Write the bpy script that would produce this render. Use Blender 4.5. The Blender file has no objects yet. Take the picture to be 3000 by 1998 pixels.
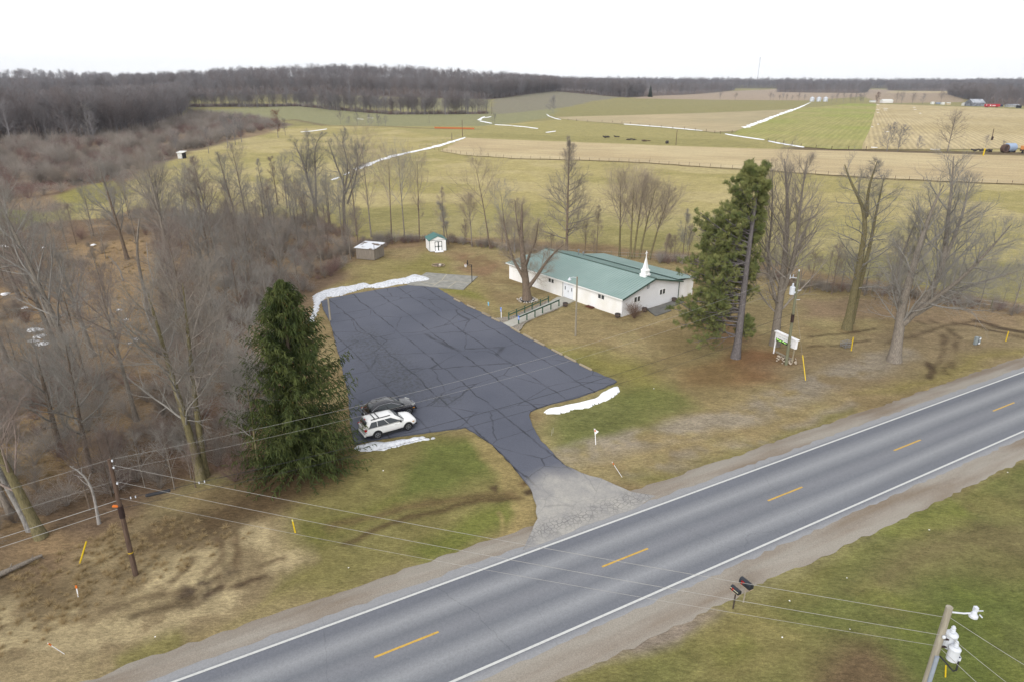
import bpy, math, random
import numpy as np
from mathutils import Vector, Matrix
SC = bpy.context.scene
COL = SC.collection
R = math.radians
PI = math.pi
# ------------------------------------------------------------------ camera
FPX, HY, CAMH = 1930.0, 240.0, 29.0           # focal length and horizon of the 3000 px wide photograph, flying height
PITCH = math.atan((999 - HY) / FPX)
cd = bpy.data.cameras.new('camera')
cd.sensor_width = 36.0
cd.sensor_fit = 'HORIZONTAL'
cd.lens = 36.0 * FPX / 3000.0
cd.clip_start = 0.5
cd.clip_end = 20000
cam = bpy.data.objects.new('camera', cd)
COL.objects.link(cam)
cam.location = (0, 0, CAMH)
cam.rotation_euler = (PI / 2 - PITCH, 0, 0)
SC.camera = cam
# ------------------------------------------------------------------ sky, sun, exposure (overcast winter day)
SUN_EL, SUN_AZ = R(31), math.atan2(-0.45, -0.89)
w = bpy.data.worlds.new('World')
SC.world = w
w.use_nodes = True
nt = w.node_tree
nt.nodes.clear()
sky = nt.nodes.new('ShaderNodeTexSky')
sky.sky_type = 'NISHITA'
sky.sun_disc = False
sky.sun_elevation = SUN_EL
sky.sun_rotation = SUN_AZ
sky.air_density = 1.0
sky.dust_density = 1.0
sky.ozone_density = 1.0
hs = nt.nodes.new('ShaderNodeHueSaturation')      # a closed cloud deck greys the sky light
hs.inputs['Saturation'].default_value = 0.22
bg = nt.nodes.new('ShaderNodeBackground')
bg.inputs['Strength'].default_value = 0.12
wo = nt.nodes.new('ShaderNodeOutputWorld')
nt.links.new(sky.outputs[0], hs.inputs['Color'])
cl = nt.nodes.new('ShaderNodeMix')                 # high unbroken stratus, nearly even from zenith to horizon
cl.data_type = 'RGBA'
cl.inputs[0].default_value = 0.88
cl.inputs[7].default_value = (5.75, 5.8, 5.9, 1)
nt.links.new(hs.outputs[0], cl.inputs[6])
nt.links.new(cl.outputs[2], bg.inputs[0])
nt.links.new(bg.outputs[0], wo.inputs[0])
sl = bpy.data.lights.new('sun', 'SUN')
sl.energy = 1.5
sl.angle = R(32)
sl.color = (1.0, 0.97, 0.93)
sun = bpy.data.objects.new('sun', sl)
COL.objects.link(sun)
sdir = Vector((math.sin(SUN_AZ) * math.cos(SUN_EL), math.cos(SUN_AZ) * math.cos(SUN_EL), math.sin(SUN_EL)))
sun.rotation_euler = sdir.to_track_quat('Z', 'Y').to_euler()
sun.location = (-40, -60, 90)
SC.view_settings.view_transform = 'Standard'
SC.view_settings.look = 'None'
SC.view_settings.exposure = 0.80
SC.view_settings.gamma = 1.0
SC.render.film_transparent = False
try:
 SC.cycles.max_bounces = 5
 SC.cycles.diffuse_bounces = 3
 SC.cycles.glossy_bounces = 2
 SC.cycles.transparent_max_bounces = 8
 SC.cycles.volume_bounces = 0
 SC.cycles.use_denoising = True
 SC.cycles.denoiser = 'OPENIMAGEDENOISE'
 SC.cycles.denoising_input_passes = 'RGB_ALBEDO_NORMAL'
except Exception:
 pass
# ------------------------------------------------------------------ measuring helpers
CP, SP = math.cos(PITCH), math.sin(PITCH)
def ray(u, v):
 x = (u - 1500) / FPX
 y = (999 - v) / FPX
 return np.array([x, CP + y * SP, -SP + y * CP])
def P(u, v, z=0.0):
 """the place on the level z that stands at pixel (u, v) of the photograph"""
 d = ray(u, v)
 t = (z - CAMH) / d[2]
 return Vector((d[0] * t, d[1] * t, z))
def height_at(u, vb, vt):
 q = P(u, vb)
 k = (999 - vt) / FPX
 # v at height z: (Yc)/(Zc) = k with Yc = y*SP + (z-H)*CP ; Zc = y*CP - (z-H)*SP
 h = q.y * (k * CP - SP) / (CP + k * SP)
 return CAMH + h
def A(r, g, b, k=1.5):
 """display colour of a level surface under this sky -> its base colour"""
 f = lambda c: (c / 255 / 12.92) if c / 255 <= 0.04045 else ((c / 255 + 0.055) / 1.055) ** 2.4
 return (f(r) / k, f(g) / k, f(b) / k)
# ------------------------------------------------------------------ objects
def tag(o, label=None, cat=None, group=None, kind=None):
 if label: o['label'] = label
 if cat: o['category'] = cat
 if group: o['group'] = group
 if kind: o['kind'] = kind
 return o
def empty(name, loc=(0, 0, 0), rz=0.0, label=None, cat=None, group=None):
 o = bpy.data.objects.new(name, None)
 COL.objects.link(o)
 o.location = loc
 o.rotation_euler = (0, 0, rz)
 o.empty_display_size = 0.3
 return tag(o, label, cat, group)
def link_mesh(name, me, m=None, parent=None):
 o = bpy.data.objects.new(name, me)
 COL.objects.link(o)
 if m is not None:
  if isinstance(m, (list, tuple)):
   for x in m: me.materials.append(x)
  else:
   me.materials.append(m)
 if parent: o.parent = parent
 return o
def np_mesh(name, V, Fq=None, Ft=None, smooth=False):
 V = np.asarray(V, dtype=np.float32).reshape(-1, 3)
 me = bpy.data.meshes.new(name)
 nq = 0 if Fq is None else len(Fq)
 ntri = 0 if Ft is None else len(Ft)
 loops = []
 if nq: loops.append(np.asarray(Fq, dtype=np.int32).ravel())
 if ntri: loops.append(np.asarray(Ft, dtype=np.int32).ravel())
 L = np.concatenate(loops) if loops else np.zeros(0, np.int32)
 me.vertices.add(len(V))
 me.vertices.foreach_set('co', V.ravel())
 me.loops.add(len(L))
 me.loops.foreach_set('vertex_index', L)
 me.polygons.add(nq + ntri)
 st = np.concatenate([np.arange(nq, dtype=np.int32) * 4, nq * 4 + np.arange(ntri, dtype=np.int32) * 3])
 me.polygons.foreach_set('loop_start', st)
 if smooth:
  me.polygons.foreach_set('use_smooth', np.ones(nq + ntri, dtype=bool))
 me.update(calc_edges=True)
 return me
class MB:
 """collects boxes, bars, tubes and sheets; build() links them as ONE mesh object"""
 def __init__(s):
  s.v, s.f = [], []
 def add(s, vs, fs):
  b = len(s.v)
  s.v += [tuple(x) for x in vs]
  s.f += [tuple(b + i for i in f) for f in fs]
  return s
 def box(s, c, d, rz=0.0, M=None):
  x, y, z = d[0] / 2, d[1] / 2, d[2] / 2
  vs = [Vector((sx * x, sy * y, sz * z)) for sz in (-1, 1) for sy in (-1, 1) for sx in (-1, 1)]
  if rz: vs = [Matrix.Rotation(rz, 3, 'Z') @ q for q in vs]
  if M is not None: vs = [M @ q for q in vs]
  vs = [q + Vector(c) for q in vs]
  return s.add(vs, [(0, 2, 3, 1), (4, 5, 7, 6), (0, 1, 5, 4), (1, 3, 7, 5), (3, 2, 6, 7), (2, 0, 4, 6)])
 def bar(s, a, b, wd, ht):
  a, b = Vector(a), Vector(b)
  t = (b - a).normalized()
  up = Vector((0, 0, 1)) if abs(t.z) < 0.95 else Vector((0, 1, 0))
  sd = t.cross(up).normalized()
  up = sd.cross(t)
  vs = []
  for q in (a, b):
   for i, j in ((-1, -1), (1, -1), (1, 1), (-1, 1)):
    vs.append(q + sd * (i * wd / 2) + up * (j * ht / 2))
  return s.add(vs, [(0, 3, 2, 1), (4, 5, 6, 7), (0, 1, 5, 4), (1, 2, 6, 5), (2, 3, 7, 6), (3, 0, 4, 7)])
 def tube(s, pts, rads, n=8, cap=True):
  pts = [Vector(p) for p in pts]
  if not isinstance(rads, (list, tuple)): rads = [rads] * len(pts)
  b = len(s.v)
  for i, p in enumerate(pts):
   t = (pts[min(i + 1, len(pts) - 1)] - pts[max(i - 1, 0)])
   t = t.normalized() if t.length > 1e-9 else Vector((0, 0, 1))
   ref = Vector((1, 0, 0)) if abs(t.x) < 0.8 else Vector((0, 1, 0))
   e1 = t.cross(ref).normalized()
   e2 = t.cross(e1)
   for k in range(n):
    a = 2 * PI * k / n
    s.v.append(tuple(p + (e1 * math.cos(a) + e2 * math.sin(a)) * rads[i]))
  for i in range(len(pts) - 1):
   for k in range(n):
    s.f.append((b + i * n + k, b + i * n + (k + 1) % n, b + (i + 1) * n + (k + 1) % n, b + (i + 1) * n + k))
  if cap:
   s.f.append(tuple(b + k for k in range(n))[::-1])
   s.f.append(tuple(b + (len(pts) - 1) * n + k for k in range(n)))
  return s
 def lathe(s, c, prof, n=16):
  b = len(s.v)
  for r, z in prof:
   for k in range(n):
    a = 2 * PI * k / n
    s.v.append((c[0] + r * math.cos(a), c[1] + r * math.sin(a), c[2] + z))
  for i in range(len(prof) - 1):
   for k in range(n):
    s.f.append((b + i * n + k, b + i * n + (k + 1) % n, b + (i + 1) * n + (k + 1) % n, b + (i + 1) * n + k))
  s.f.append(tuple(b + k for k in range(n))[::-1])
  s.f.append(tuple(b + (len(prof) - 1) * n + k for k in range(n)))
  return s
 def prism(s, poly, z0, z1):
  n = len(poly)
  vs = [(p[0], p[1], z0) for p in poly] + [(p[0], p[1], z1) for p in poly]
  ar = sum(poly[i][0] * poly[(i + 1) % n][1] - poly[(i + 1) % n][0] * poly[i][1] for i in range(n))
  if ar < 0:
   vs = vs[:n][::-1] + vs[n:][::-1]
  fs = [tuple(range(n))[::-1], tuple(range(n, 2 * n))] + [(i, (i + 1) % n, n + (i + 1) % n, n + i) for i in range(n)]
  return s.add(vs, fs)
 def build(s, name, m=None, parent=None, smooth=False, bevel=0.0):
  me = bpy.data.meshes.new(name)
  me.from_pydata(s.v, [], s.f)
  if smooth:
   for p in me.polygons: p.use_smooth = True
  me.update()
  o = link_mesh(name, me, m, parent)
  if bevel:
   bv = o.modifiers.new('bevel', 'BEVEL')
   bv.width = bevel
   bv.segments = 2
   bv.limit_method = 'ANGLE'
  return o
def copy_tree(o, parent=None):
 c = o.copy()
 COL.objects.link(c)
 c.parent = parent
 for ch in o.children:
  copy_tree(ch, c)
 return c
# ------------------------------------------------------------------ materials
def new_mat(name):
 m = bpy.data.materials.new(name)
 m.use_nodes = True
 t = m.node_tree
 b = t.nodes['Principled BSDF']
 return m, t, b
def setin(b, name, v):
 if name in b.inputs: b.inputs[name].default_value = v
def N(t, typ, **kw):
 n = t.nodes.new(typ)
 for k, v in kw.items(): setattr(n, k, v)
 return n
def pmat(name, col, rough=0.7, var=0.15, scale=3.0, bump=0.0, bscale=None, metal=0.0, spec=0.3, col2=None, stretch=(1, 1, 1), objrand=0.0, coord='Object', detail=5.0, pos=(0.35, 0.65)):
 """procedural paint / bark / metal: noise-mottled base colour, optional second colour patches and bump"""
 m, t, b = new_mat(name)
 L = t.links.new
 tc = N(t, 'ShaderNodeTexCoord')
 mp = N(t, 'ShaderNodeMapping')
 mp.inputs['Scale'].default_value = stretch
 if coord == 'World':
  ge = N(t, 'ShaderNodeNewGeometry')
  L(ge.outputs['Position'], mp.inputs['Vector'])
 else:
  L(tc.outputs[coord], mp.inputs['Vector'])
 no = N(t, 'ShaderNodeTexNoise')
 no.inputs['Scale'].default_value = scale
 no.inputs['Detail'].default_value = detail
 L(mp.outputs[0], no.inputs['Vector'])
 cr = N(t, 'ShaderNodeValToRGB')
 c2 = col2 if col2 else tuple(min(1, c * (1 + var)) for c in col)
 c1 = col if col2 else tuple(c * (1 - var) for c in col)
 cr.color_ramp.elements[0].position = pos[0]
 cr.color_ramp.elements[1].position = pos[1]
 cr.color_ramp.elements[0].color = (*c1, 1)
 cr.color_ramp.elements[1].color = (*c2, 1)
 L(no.outputs['Fac'], cr.inputs[0])
 out = cr.outputs[0]
 if objrand:
  oi = N(t, 'ShaderNodeObjectInfo')
  ma = N(t, 'ShaderNodeMapRange')
  ma.inputs['To Min'].default_value = 1 - objrand
  ma.inputs['To Max'].default_value = 1 + objrand
  L(oi.outputs['Random'], ma.inputs[0])
  mx = N(t, 'ShaderNodeVectorMath', operation='SCALE')
  L(out, mx.inputs[0])
  L(ma.outputs[0], mx.inputs['Scale'])
  out = mx.outputs[0]
 L(out, b.inputs['Base Color'])
 setin(b, 'Roughness', rough)
 setin(b, 'Metallic', metal)
 setin(b, 'Specular IOR Level', spec)
 if bump:
  nb = N(t, 'ShaderNodeTexNoise')
  nb.inputs['Scale'].default_value = bscale or scale * 3
  nb.inputs['Detail'].default_value = 4
  L(mp.outputs[0], nb.inputs['Vector'])
  bp = N(t, 'ShaderNodeBump')
  bp.inputs['Strength'].default_value = min(1.0, bump * 5)
  bp.inputs['Distance'].default_value = bump
  L(nb.outputs['Fac'], bp.inputs['Height'])
  L(bp.outputs[0], b.inputs['Normal'])
 return m
def emat(name, col, strength):
 m, t, b = new_mat(name)
 setin(b, 'Base Color', (*[c * 0.3 for c in col], 1))
 setin(b, 'Emission Color', (*col, 1))
 setin(b, 'Emission Strength', strength)
 return m
def glass_mat(name, col=(0.02, 0.025, 0.03), rough=0.06):
 m, t, b = new_mat(name)
 L = t.links.new
 ge = N(t, 'ShaderNodeNewGeometry')
 no = N(t, 'ShaderNodeTexNoise')
 no.inputs['Scale'].default_value = 1.2
 L(ge.outputs['Position'], no.inputs['Vector'])
 mr = N(t, 'ShaderNodeMapRange')
 mr.inputs['To Min'].default_value = 0.5
 mr.inputs['To Max'].default_value = 1.6
 L(no.outputs['Fac'], mr.inputs[0])
 vm = N(t, 'ShaderNodeVectorMath', operation='SCALE')
 vm.inputs[0].default_value = col
 L(mr.outputs[0], vm.inputs['Scale'])
 L(vm.outputs[0], b.inputs['Base Color'])
 setin(b, 'Roughness', rough)
 setin(b, 'Specular IOR Level', 0.6)
 return m
# ------------------------------------------------------------------ smooth random fields
def vnoise(x, y, scale, seed):
 rs = np.random.RandomState(seed)
 Tn = rs.rand(256, 256).astype(np.float32)
 X, Y = x / scale, y / scale
 xi, yi = np.floor(X).astype(int), np.floor(Y).astype(int)
 fx, fy = (X - xi), (Y - yi)
 fx = fx * fx * (3 - 2 * fx)
 fy = fy * fy * (3 - 2 * fy)
 a, b = xi & 255, yi & 255
 a1, b1 = (xi + 1) & 255, (yi + 1) & 255
 return (Tn[a, b] * (1 - fx) + Tn[a1, b] * fx) * (1 - fy) + (Tn[a, b1] * (1 - fx) + Tn[a1, b1] * fx) * fy
def fbm(x, y, scale, seed, oct=4):
 s, a, tot = 0, 1.0, 0
 for o in range(oct):
  s = s + a * vnoise(x, y, scale / 2 ** o, seed + o * 17)
  tot += a
  a *= 0.55
 return s / tot
# ================================================================== GROUND
def gz(x, y):
 """terrain: level round the church, low rises under the far woods"""
 def hump(cx, cy, rx, ry, h):
  d = ((x - cx) / rx) ** 2 + ((y - cy) / ry) ** 2
  return h * np.exp(-d)
 z = hump(-330, 1500, 420, 420, 36) + hump(-1500, 1900, 700, 600, 40) + hump(900, 4200, 1500, 700, 30) + hump(3300, 4300, 1200, 900, 40) + hump(-900, 4300, 1600, 900, 40)
 return z
def poly_px(pts, z=0.0):
 return np.array([[P(u, v, z).x, P(u, v, z).y] for u, v in pts])
def sdist(X, Y, poly):
 """signed distance (inside > 0) of points to a polygon"""
 n = len(poly)
 best = np.full(X.shape, 1e9, np.float32)
 ins = np.zeros(X.shape, bool)
 for i in range(n):
  ax, ay = poly[i]
  bx, by = poly[(i + 1) % n]
  dx, dy = bx - ax, by - ay
  t = np.clip(((X - ax) * dx + (Y - ay) * dy) / (dx * dx + dy * dy + 1e-9), 0, 1)
  d = (X - ax - t * dx) ** 2 + (Y - ay - t * dy) ** 2
  best = np.minimum(best, d)
  c = ((ay > Y) != (by > Y)) & (X < (bx - ax) * (Y - ay) / (by - ay + 1e-12) + ax)
  ins ^= c
 d = np.sqrt(best)
 return np.where(ins, d, -d)
def ldist(X, Y, line):
 best = np.full(X.shape, 1e9, np.float32)
 for i in range(len(line) - 1):
  ax, ay = line[i]
  bx, by = line[i + 1]
  dx, dy = bx - ax, by - ay
  t = np.clip(((X - ax) * dx + (Y - ay) * dy) / (dx * dx + dy * dy + 1e-9), 0, 1)
  best = np.minimum(best, (X - ax - t * dx) ** 2 + (Y - ay - t * dy) ** 2)
 return np.sqrt(best)
# polar sheet, dense in front of the church, reaching the horizon
th = np.concatenate([np.linspace(R(-50), R(50), 860), np.linspace(R(50), R(310), 75)[1:-1]])
rr = np.concatenate([[1.0, 8.0, 14.0], 20.0 * np.exp(np.arange(0, 900) * math.log(9000 / 20.0) / 899)])
TH, RR = np.meshgrid(th, rr)
GX = (RR * np.sin(TH)).astype(np.float32)
GY = (RR * np.cos(TH)).astype(np.float32)
nr, ntc = GX.shape
gx, gy = GX.ravel(), GY.ravel()
C_ = np.zeros((gx.size, 3), np.float32)
near = (np.hypot(gx, gy) < 420)
# edge wobble: coordinates shifted by noise before a zone is tested
def warp(amp, scale, seed):
 return (gx + (fbm(gx, gy, scale, seed, 3) - 0.5) * 2 * amp, gy + (fbm(gx, gy, scale, seed + 5, 3) - 0.5) * 2 * amp)
WARP = {k: warp(*k) for k in ((0.6, 2.5, 3), (2.5, 9, 11), (8, 40, 23), (0.0, 5, 1))}
W0, W1, W2, W3 = (0.0, 5, 1), (0.6, 2.5, 3), (2.5, 9, 11), (8, 40, 23)
def blend(mask, col, strength=1.0):
 m = np.clip(mask, 0, 1)[:, None] * strength
 C_[:] = C_ * (1 - m) + np.array(col, np.float32) * m
def zone(pts, col, soft=1.0, wk=W1, strength=1.0, patch=None, world=False):
 poly = np.array(pts) if world else poly_px(pts)
 X, Y = WARP[wk]
 pad = soft + wk[0] + 1
 sel = (X > poly[:, 0].min() - pad) & (X < poly[:, 0].max() + pad) & (Y > poly[:, 1].min() - pad) & (Y < poly[:, 1].max() + pad)
 if not sel.any(): return
 d = sdist(X[sel], Y[sel], poly)
 m = np.clip(d / soft + 0.5, 0, 1)
 if patch:                       # (scale, threshold, softness, seed): only in noisy patches of the zone
  n = fbm(gx[sel], gy[sel], patch[0], patch[3], 4)
  m = m * np.clip((n - patch[1]) / patch[2] + 0.5, 0, 1)
 full = np.zeros(gx.size, np.float32)
 full[sel] = m
 blend(full, col, strength)
def stroke(pts, wd, col, soft=0.5, wk=W1, strength=1.0, patch=None):
 line = poly_px(pts)
 X, Y = WARP[wk]
 pad = wd + soft + wk[0] + 1
 sel = (X > line[:, 0].min() - pad) & (X < line[:, 0].max() + pad) & (Y > line[:, 1].min() - pad) & (Y < line[:, 1].max() + pad)
 if not sel.any(): return
 d = ldist(X[sel], Y[sel], line)
 m = np.clip((wd / 2 - d) / soft + 0.5, 0, 1)
 if patch:
  n = fbm(gx[sel], gy[sel], patch[0], patch[3], 4)
  m = m * np.clip((n - patch[1]) / patch[2] + 0.5, 0, 1)
 full = np.zeros(gx.size, np.float32)
 full[sel] = m
 blend(full, col, strength)
def spot(u, v, r, col, strength=1.0, sq=1.0):
 c = P(u, v)
 X, Y = WARP[W1]
 d = np.hypot(X - c.x, (Y - c.y) * sq)
 blend(np.clip((r - d) / (0.5 * r) + 0.5, 0, 1), col, strength)
TAN, STRAW, OLIVE = A(168, 150, 110), A(172, 152, 112), A(146, 138, 88)
GOLD, GREEN, DGREEN = A(188, 174, 120), A(126, 130, 76), A(112, 118, 68)
LEAF, MUD, DARKSOIL = A(128, 106, 86), A(84, 68, 54), A(100, 84, 66)
GRAVEL, SAND = A(168, 158, 145), A(180, 164, 140)
NEEDLE, MARSH, SCRUB = A(142, 104, 74), A(170, 144, 110), A(138, 122, 106)
# far default: pasture and hay land with a little variety
C_[:] = np.array(A(158, 150, 104), np.float32)
n_ = fbm(gx, gy, 60, 71, 4)
blend((n_ - 0.5) * 3, A(154, 150, 96), 0.5)
zone([(-800, 262), (3800, 262), (3800, 244), (-800, 244)], A(120, 112, 92), 60, W3)
# upper green-grey pasture before the middle wood
zone([(560, 330), (884, 316), (973, 326), (1145, 334), (1420, 331), (1640, 312), (1620, 340), (1480, 372), (1133, 371), (954, 369), (860, 352), (700, 356)], A(154, 152, 114), 8, W3)
zone([(1440, 338), (1450, 300), (1628, 284), (1838, 292), (1740, 304), (1640, 320)], A(146, 140, 120), 6, W3)
zone([(860, 315), (1440, 331), (1440, 300), (860, 298)], A(150, 146, 112), 6, W3)
zone([(1838, 296), (1972, 280), (2112, 269), (2300, 262), (2620, 264), (2640, 276), (2372, 296)], A(178, 160, 140), 10, W3)
zone([(2520, 276), (2800, 272), (2830, 300), (2570, 304)], A(176, 158, 136), 8, W3)
zone([(2600, 268), (2780, 268), (2800, 274), (2600, 274)], A(190, 172, 140), 8, W3)
# the hay field behind the church, golden with paler mown streaks
HAY = [(150, 700), (300, 560), (560, 440), (700, 398), (860, 372), (954, 368), (1362, 374), (1640, 352), (2100, 392), (3000, 440), (3600, 470), (3600, 800), (2600, 745), (2100, 745), (1500, 705), (1100, 700), (900, 640), (560, 640), (420, 600), (300, 640)]
zone(HAY, GOLD, 3, W1)
zone([(560, 470), (1273, 443), (1273, 500), (900, 640), (560, 640), (380, 600)], A(186, 174, 120), 6, W2)
zone(HAY, A(170, 160, 104), 3, W1, 0.7, patch=(26, 0.52, 0.16, 31))
zone(HAY, A(200, 184, 136), 3, W1, 0.7, patch=(18, 0.56, 0.14, 57))
zone([(700, 600), (2400, 640), (3400, 650), (3400, 790), (2600, 745), (2100, 745), (1500, 705), (1100, 700), (900, 640)], A(160, 154, 102), 8, W2, 0.45)
# pasture between the stubble strip and the far fields
zone([(1362, 405), (1273, 400), (1133, 372), (1480, 370), (1640, 350), (1819, 366), (2150, 396), (2355, 433), (2527, 441), (2249, 436), (1914, 425), (1500, 410)], A(174, 164, 110), 3, W1)
zone([(1362, 400), (1755, 418), (2249, 435), (2150, 410), (1700, 400), (1400, 390)], A(154, 146, 94), 4, W2, 0.5)
stroke([(750, 366), (860, 352), (954, 369), (1133, 371), (1273, 378), (1400, 380)], 6, A(128, 112, 88), 4, W2, 0.7)
stroke([(2355, 436), (2527, 442), (2760, 447), (3000, 452), (3300, 458)], 16, A(112, 96, 80), 8, W2, 0.9)
stroke([(1500, 466), (1723, 471), (1895, 479), (2106, 494), (2250, 502), (2441, 516), (2617, 527), (2888, 538), (3100, 546)], 2.0, A(134, 116, 92), 1.5, W1, 0.8)
# scrub flat beyond the thicket, left
zone([(-900, 330), (0, 410), (265, 408), (351, 398), (472, 368), (560, 330), (760, 350), (860, 366), (760, 396), (700, 408), (560, 446), (430, 500), (300, 560), (150, 620), (0, 640), (-900, 900)], SCRUB, 5, W2)
zone([(-900, 330), (0, 410), (351, 398), (560, 330), (760, 350), (800, 390), (560, 446), (300, 560), (0, 640), (-900, 900)], A(160, 138, 110), 5, W2, 0.8, patch=(30, 0.55, 0.1, 91))
zone([(-900, 330), (0, 410), (351, 398), (560, 330), (760, 350), (800, 390), (560, 446), (300, 560), (0, 640), (-900, 900)], A(122, 98, 90), 5, W2, 0.6, patch=(22, 0.6, 0.1, 95))
zone([(160, 575), (240, 545), (330, 530), (400, 560), (300, 600), (170, 592)], A(160, 152, 92), 3, W1)
zone([(-200, 620), (0, 612), (100, 620), (130, 655), (60, 668), (-200, 680)], A(140, 142, 80), 2, W1)
stroke([(-40, 560), (60, 548), (160, 535), (240, 525)], 6, A(100, 66, 62), 4, W2, 0.7)
# forest floors
for pf in ([(-900, 366), (-300, 402), (0, 424), (265, 415), (351, 402), (472, 372), (540, 318), (545, 262), (-900, 255)], [(540, 304), (870, 301), (1180, 303), (1436, 304), (1628, 288), (1740, 291), (1838, 295), (1990, 283), (2150, 266), (2150, 254), (540, 254)],
     [(545, 321), (884, 319), (1145, 338), (1424, 336), (1424, 330), (1145, 331), (884, 314), (545, 314)], [(2275, 271), (2521, 274), (2540, 262), (2275, 260)], [(2600, 266), (2772, 268), (2790, 260), (2600, 258)], [(2778, 277), (2888, 306), (3000, 311), (3500, 324), (3600, 258), (2790, 260)], [(-3000, 258), (6000, 258), (6000, 241), (-3000, 241)]):
 zone(pf, A(112, 98, 90), 8, W2)
# lawn and verge round the church
LAWN = [(700, 1400), (740, 1130), (900, 860), (1000, 800), (1080, 730), (1180, 705), (1300, 705), (1480, 735), (1640, 735), (2100, 770), (2500, 850), (3000, 920), (3600, 1000), (3600, 1400), (2200, 1500), (1500, 1750), (600, 1900), (0, 2100), (-700, 2100), (-400, 1700), (120, 1640), (420, 1480), (600, 1420)]
zone(LAWN, TAN, 1.5, W1)
zone([(1000, 800), (1100, 740), (1300, 712), (1640, 745), (2100, 775), (2500, 850), (3000, 925), (3500, 1000), (3500, 960), (2600, 830), (2100, 745), (1500, 700), (1180, 695), (1050, 700)], A(154, 128, 102), 3, W2, 0.8)
zone([(1340, 740), (1480, 750), (1500, 800), (1420, 815), (1340, 780)], A(150, 120, 94), 3, W2, 0.8)
zone(LAWN, A(146, 126, 92), 2, W1, 0.6, patch=(7, 0.55, 0.12, 101))
zone(LAWN, A(172, 158, 114), 2, W1, 0.6, patch=(5, 0.58, 0.1, 107))
zone([(900, 870), (1130, 760), (1330, 770), (1400, 840), (1560, 1020), (1500, 900), (1290, 860), (1180, 820)], A(162, 150, 100), 3, W2, 0.8)
zone([(1140, 790), (1260, 740), (1330, 760), (1340, 810), (1220, 805)], A(142, 136, 76), 3, W2, 0.6)
zone([(1280, 850), (1350, 868), (1420, 880), (1400, 860), (1330, 840)], A(138, 138, 70), 1.5, W1, 0.7)
zone([(1640, 1020), (1760, 1010), (1900, 1060), (2000, 1150), (1860, 1180), (1800, 1110)], A(146, 140, 78), 4, W2, 0.8)
zone([(1640, 1030), (1720, 1040), (1800, 1110), (1900, 1140), (2000, 1200), (1820, 1190), (1760, 1120)], A(132, 134, 76), 3, W2, 0.6)
zone([(1560, 1260), (1600, 1205), (1800, 1150), (2000, 1120), (2060, 1180), (1900, 1260), (1700, 1320), (1590, 1330)], GREEN, 2.5, W2, 0.8)
zone([(1590, 1270), (1640, 1230), (1850, 1170), (1900, 1230), (1740, 1300), (1620, 1320)], DGREEN, 2.5, W2, 0.5)
zone([(2010, 1080), (2180, 1010), (2330, 1050), (2300, 1110), (2160, 1130), (2030, 1120)], NEEDLE, 2.5, W2, 0.8)
zone([(2010, 940), (2150, 920), (2180, 1000), (2080, 1010)], A(150, 116, 84), 3, W2, 0.7)
zone([(1900, 980), (2040, 960), (2200, 1090), (2100, 1180), (1920, 1100)], A(140, 124, 84), 3, W2, 0.5)
zone([(2250, 1080), (2700, 930), (3000, 960), (3000, 1060), (2600, 1130), (2400, 1170)], A(154, 136, 108), 4, W2, 0.7)
zone([(2330, 880), (2640, 860), (3000, 920), (3000, 960), (2600, 930), (2360, 930)], A(160, 136, 112), 3, W2, 0.7)
# old gravel drive and verge to the right of the mouth
stroke([(1640, 1345), (1760, 1315), (1900, 1285), (2080, 1230), (2300, 1165), (2420, 1110), (2560, 1070), (2680, 1040)], 3.2, A(170, 158, 140), 1.6, W2, 0.85, patch=(3, 0.42, 0.2, 131))
stroke([(1760, 1400), (2000, 1330), (2250, 1260), (2500, 1180)], 1.2, A(166, 154, 138), 1.0, W2, 0.6, patch=(2, 0.48, 0.2, 135))
zone([(1790, 1400), (2000, 1350), (2300, 1260), (2480, 1200), (2480, 1215), (2200, 1320), (1900, 1410)], A(122, 124, 66), 2, W2, 0.7)
zone([(2500, 1150), (2800, 1060), (3000, 1010), (3300, 950), (3300, 1000), (3000, 1040), (2650, 1140)], A(152, 140, 84), 2, W2, 0.7)
# bottom left: grass strip in front of the cars, straw and churned mud
zone([(830, 1400), (960, 1320), (1150, 1290), (1360, 1262), (1480, 1350), (1570, 1480), (1560, 1540), (1360, 1620), (1000, 1720), (760, 1760), (820, 1560)], A(140, 134, 82), 2, W2, 0.8)
zone([(1240, 1300), (1380, 1280), (1450, 1360), (1440, 1400), (1330, 1440), (1140, 1460), (1200, 1390)], A(118, 126, 68), 2, W2, 0.85)
zone([(830, 1400), (960, 1330), (1100, 1330), (1000, 1420), (860, 1470)], A(160, 142, 98), 2, W2, 0.7)
zone([(860, 1520), (1000, 1500), (1140, 1440), (1180, 1470), (1000, 1560), (880, 1600)], A(120, 122, 62), 2, W2, 0.6)
zone([(1200, 1620), (1380, 1520), (1500, 1480), (1540, 1520), (1400, 1600), (1260, 1650)], A(120, 130, 60), 1.5, W2, 0.65)
zone([(1370, 1262), (1440, 1290), (1540, 1390), (1570, 1490), (1540, 1570), (1480, 1590), (1500, 1480), (1440, 1370)], A(176, 156, 108), 0.8, W1, 0.8)
zone([(-500, 2050), (-300, 1720), (120, 1640), (420, 1490), (560, 1500), (860, 1500), (900, 1640), (600, 1830), (200, 2000)], A(180, 162, 126), 2, W2, 0.85)
zone([(-500, 2050), (-300, 1720), (120, 1640), (420, 1490), (860, 1500), (900, 1640), (600, 1830), (200, 2000)], A(152, 134, 104), 2, W2, 0.7, patch=(3.5, 0.54, 0.12, 141))
zone([(-500, 2050), (-300, 1720), (120, 1640), (420, 1490), (860, 1500), (900, 1640), (600, 1830), (200, 2000)], A(200, 182, 142), 2, W2, 0.8, patch=(2.2, 0.58, 0.1, 147))
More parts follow.
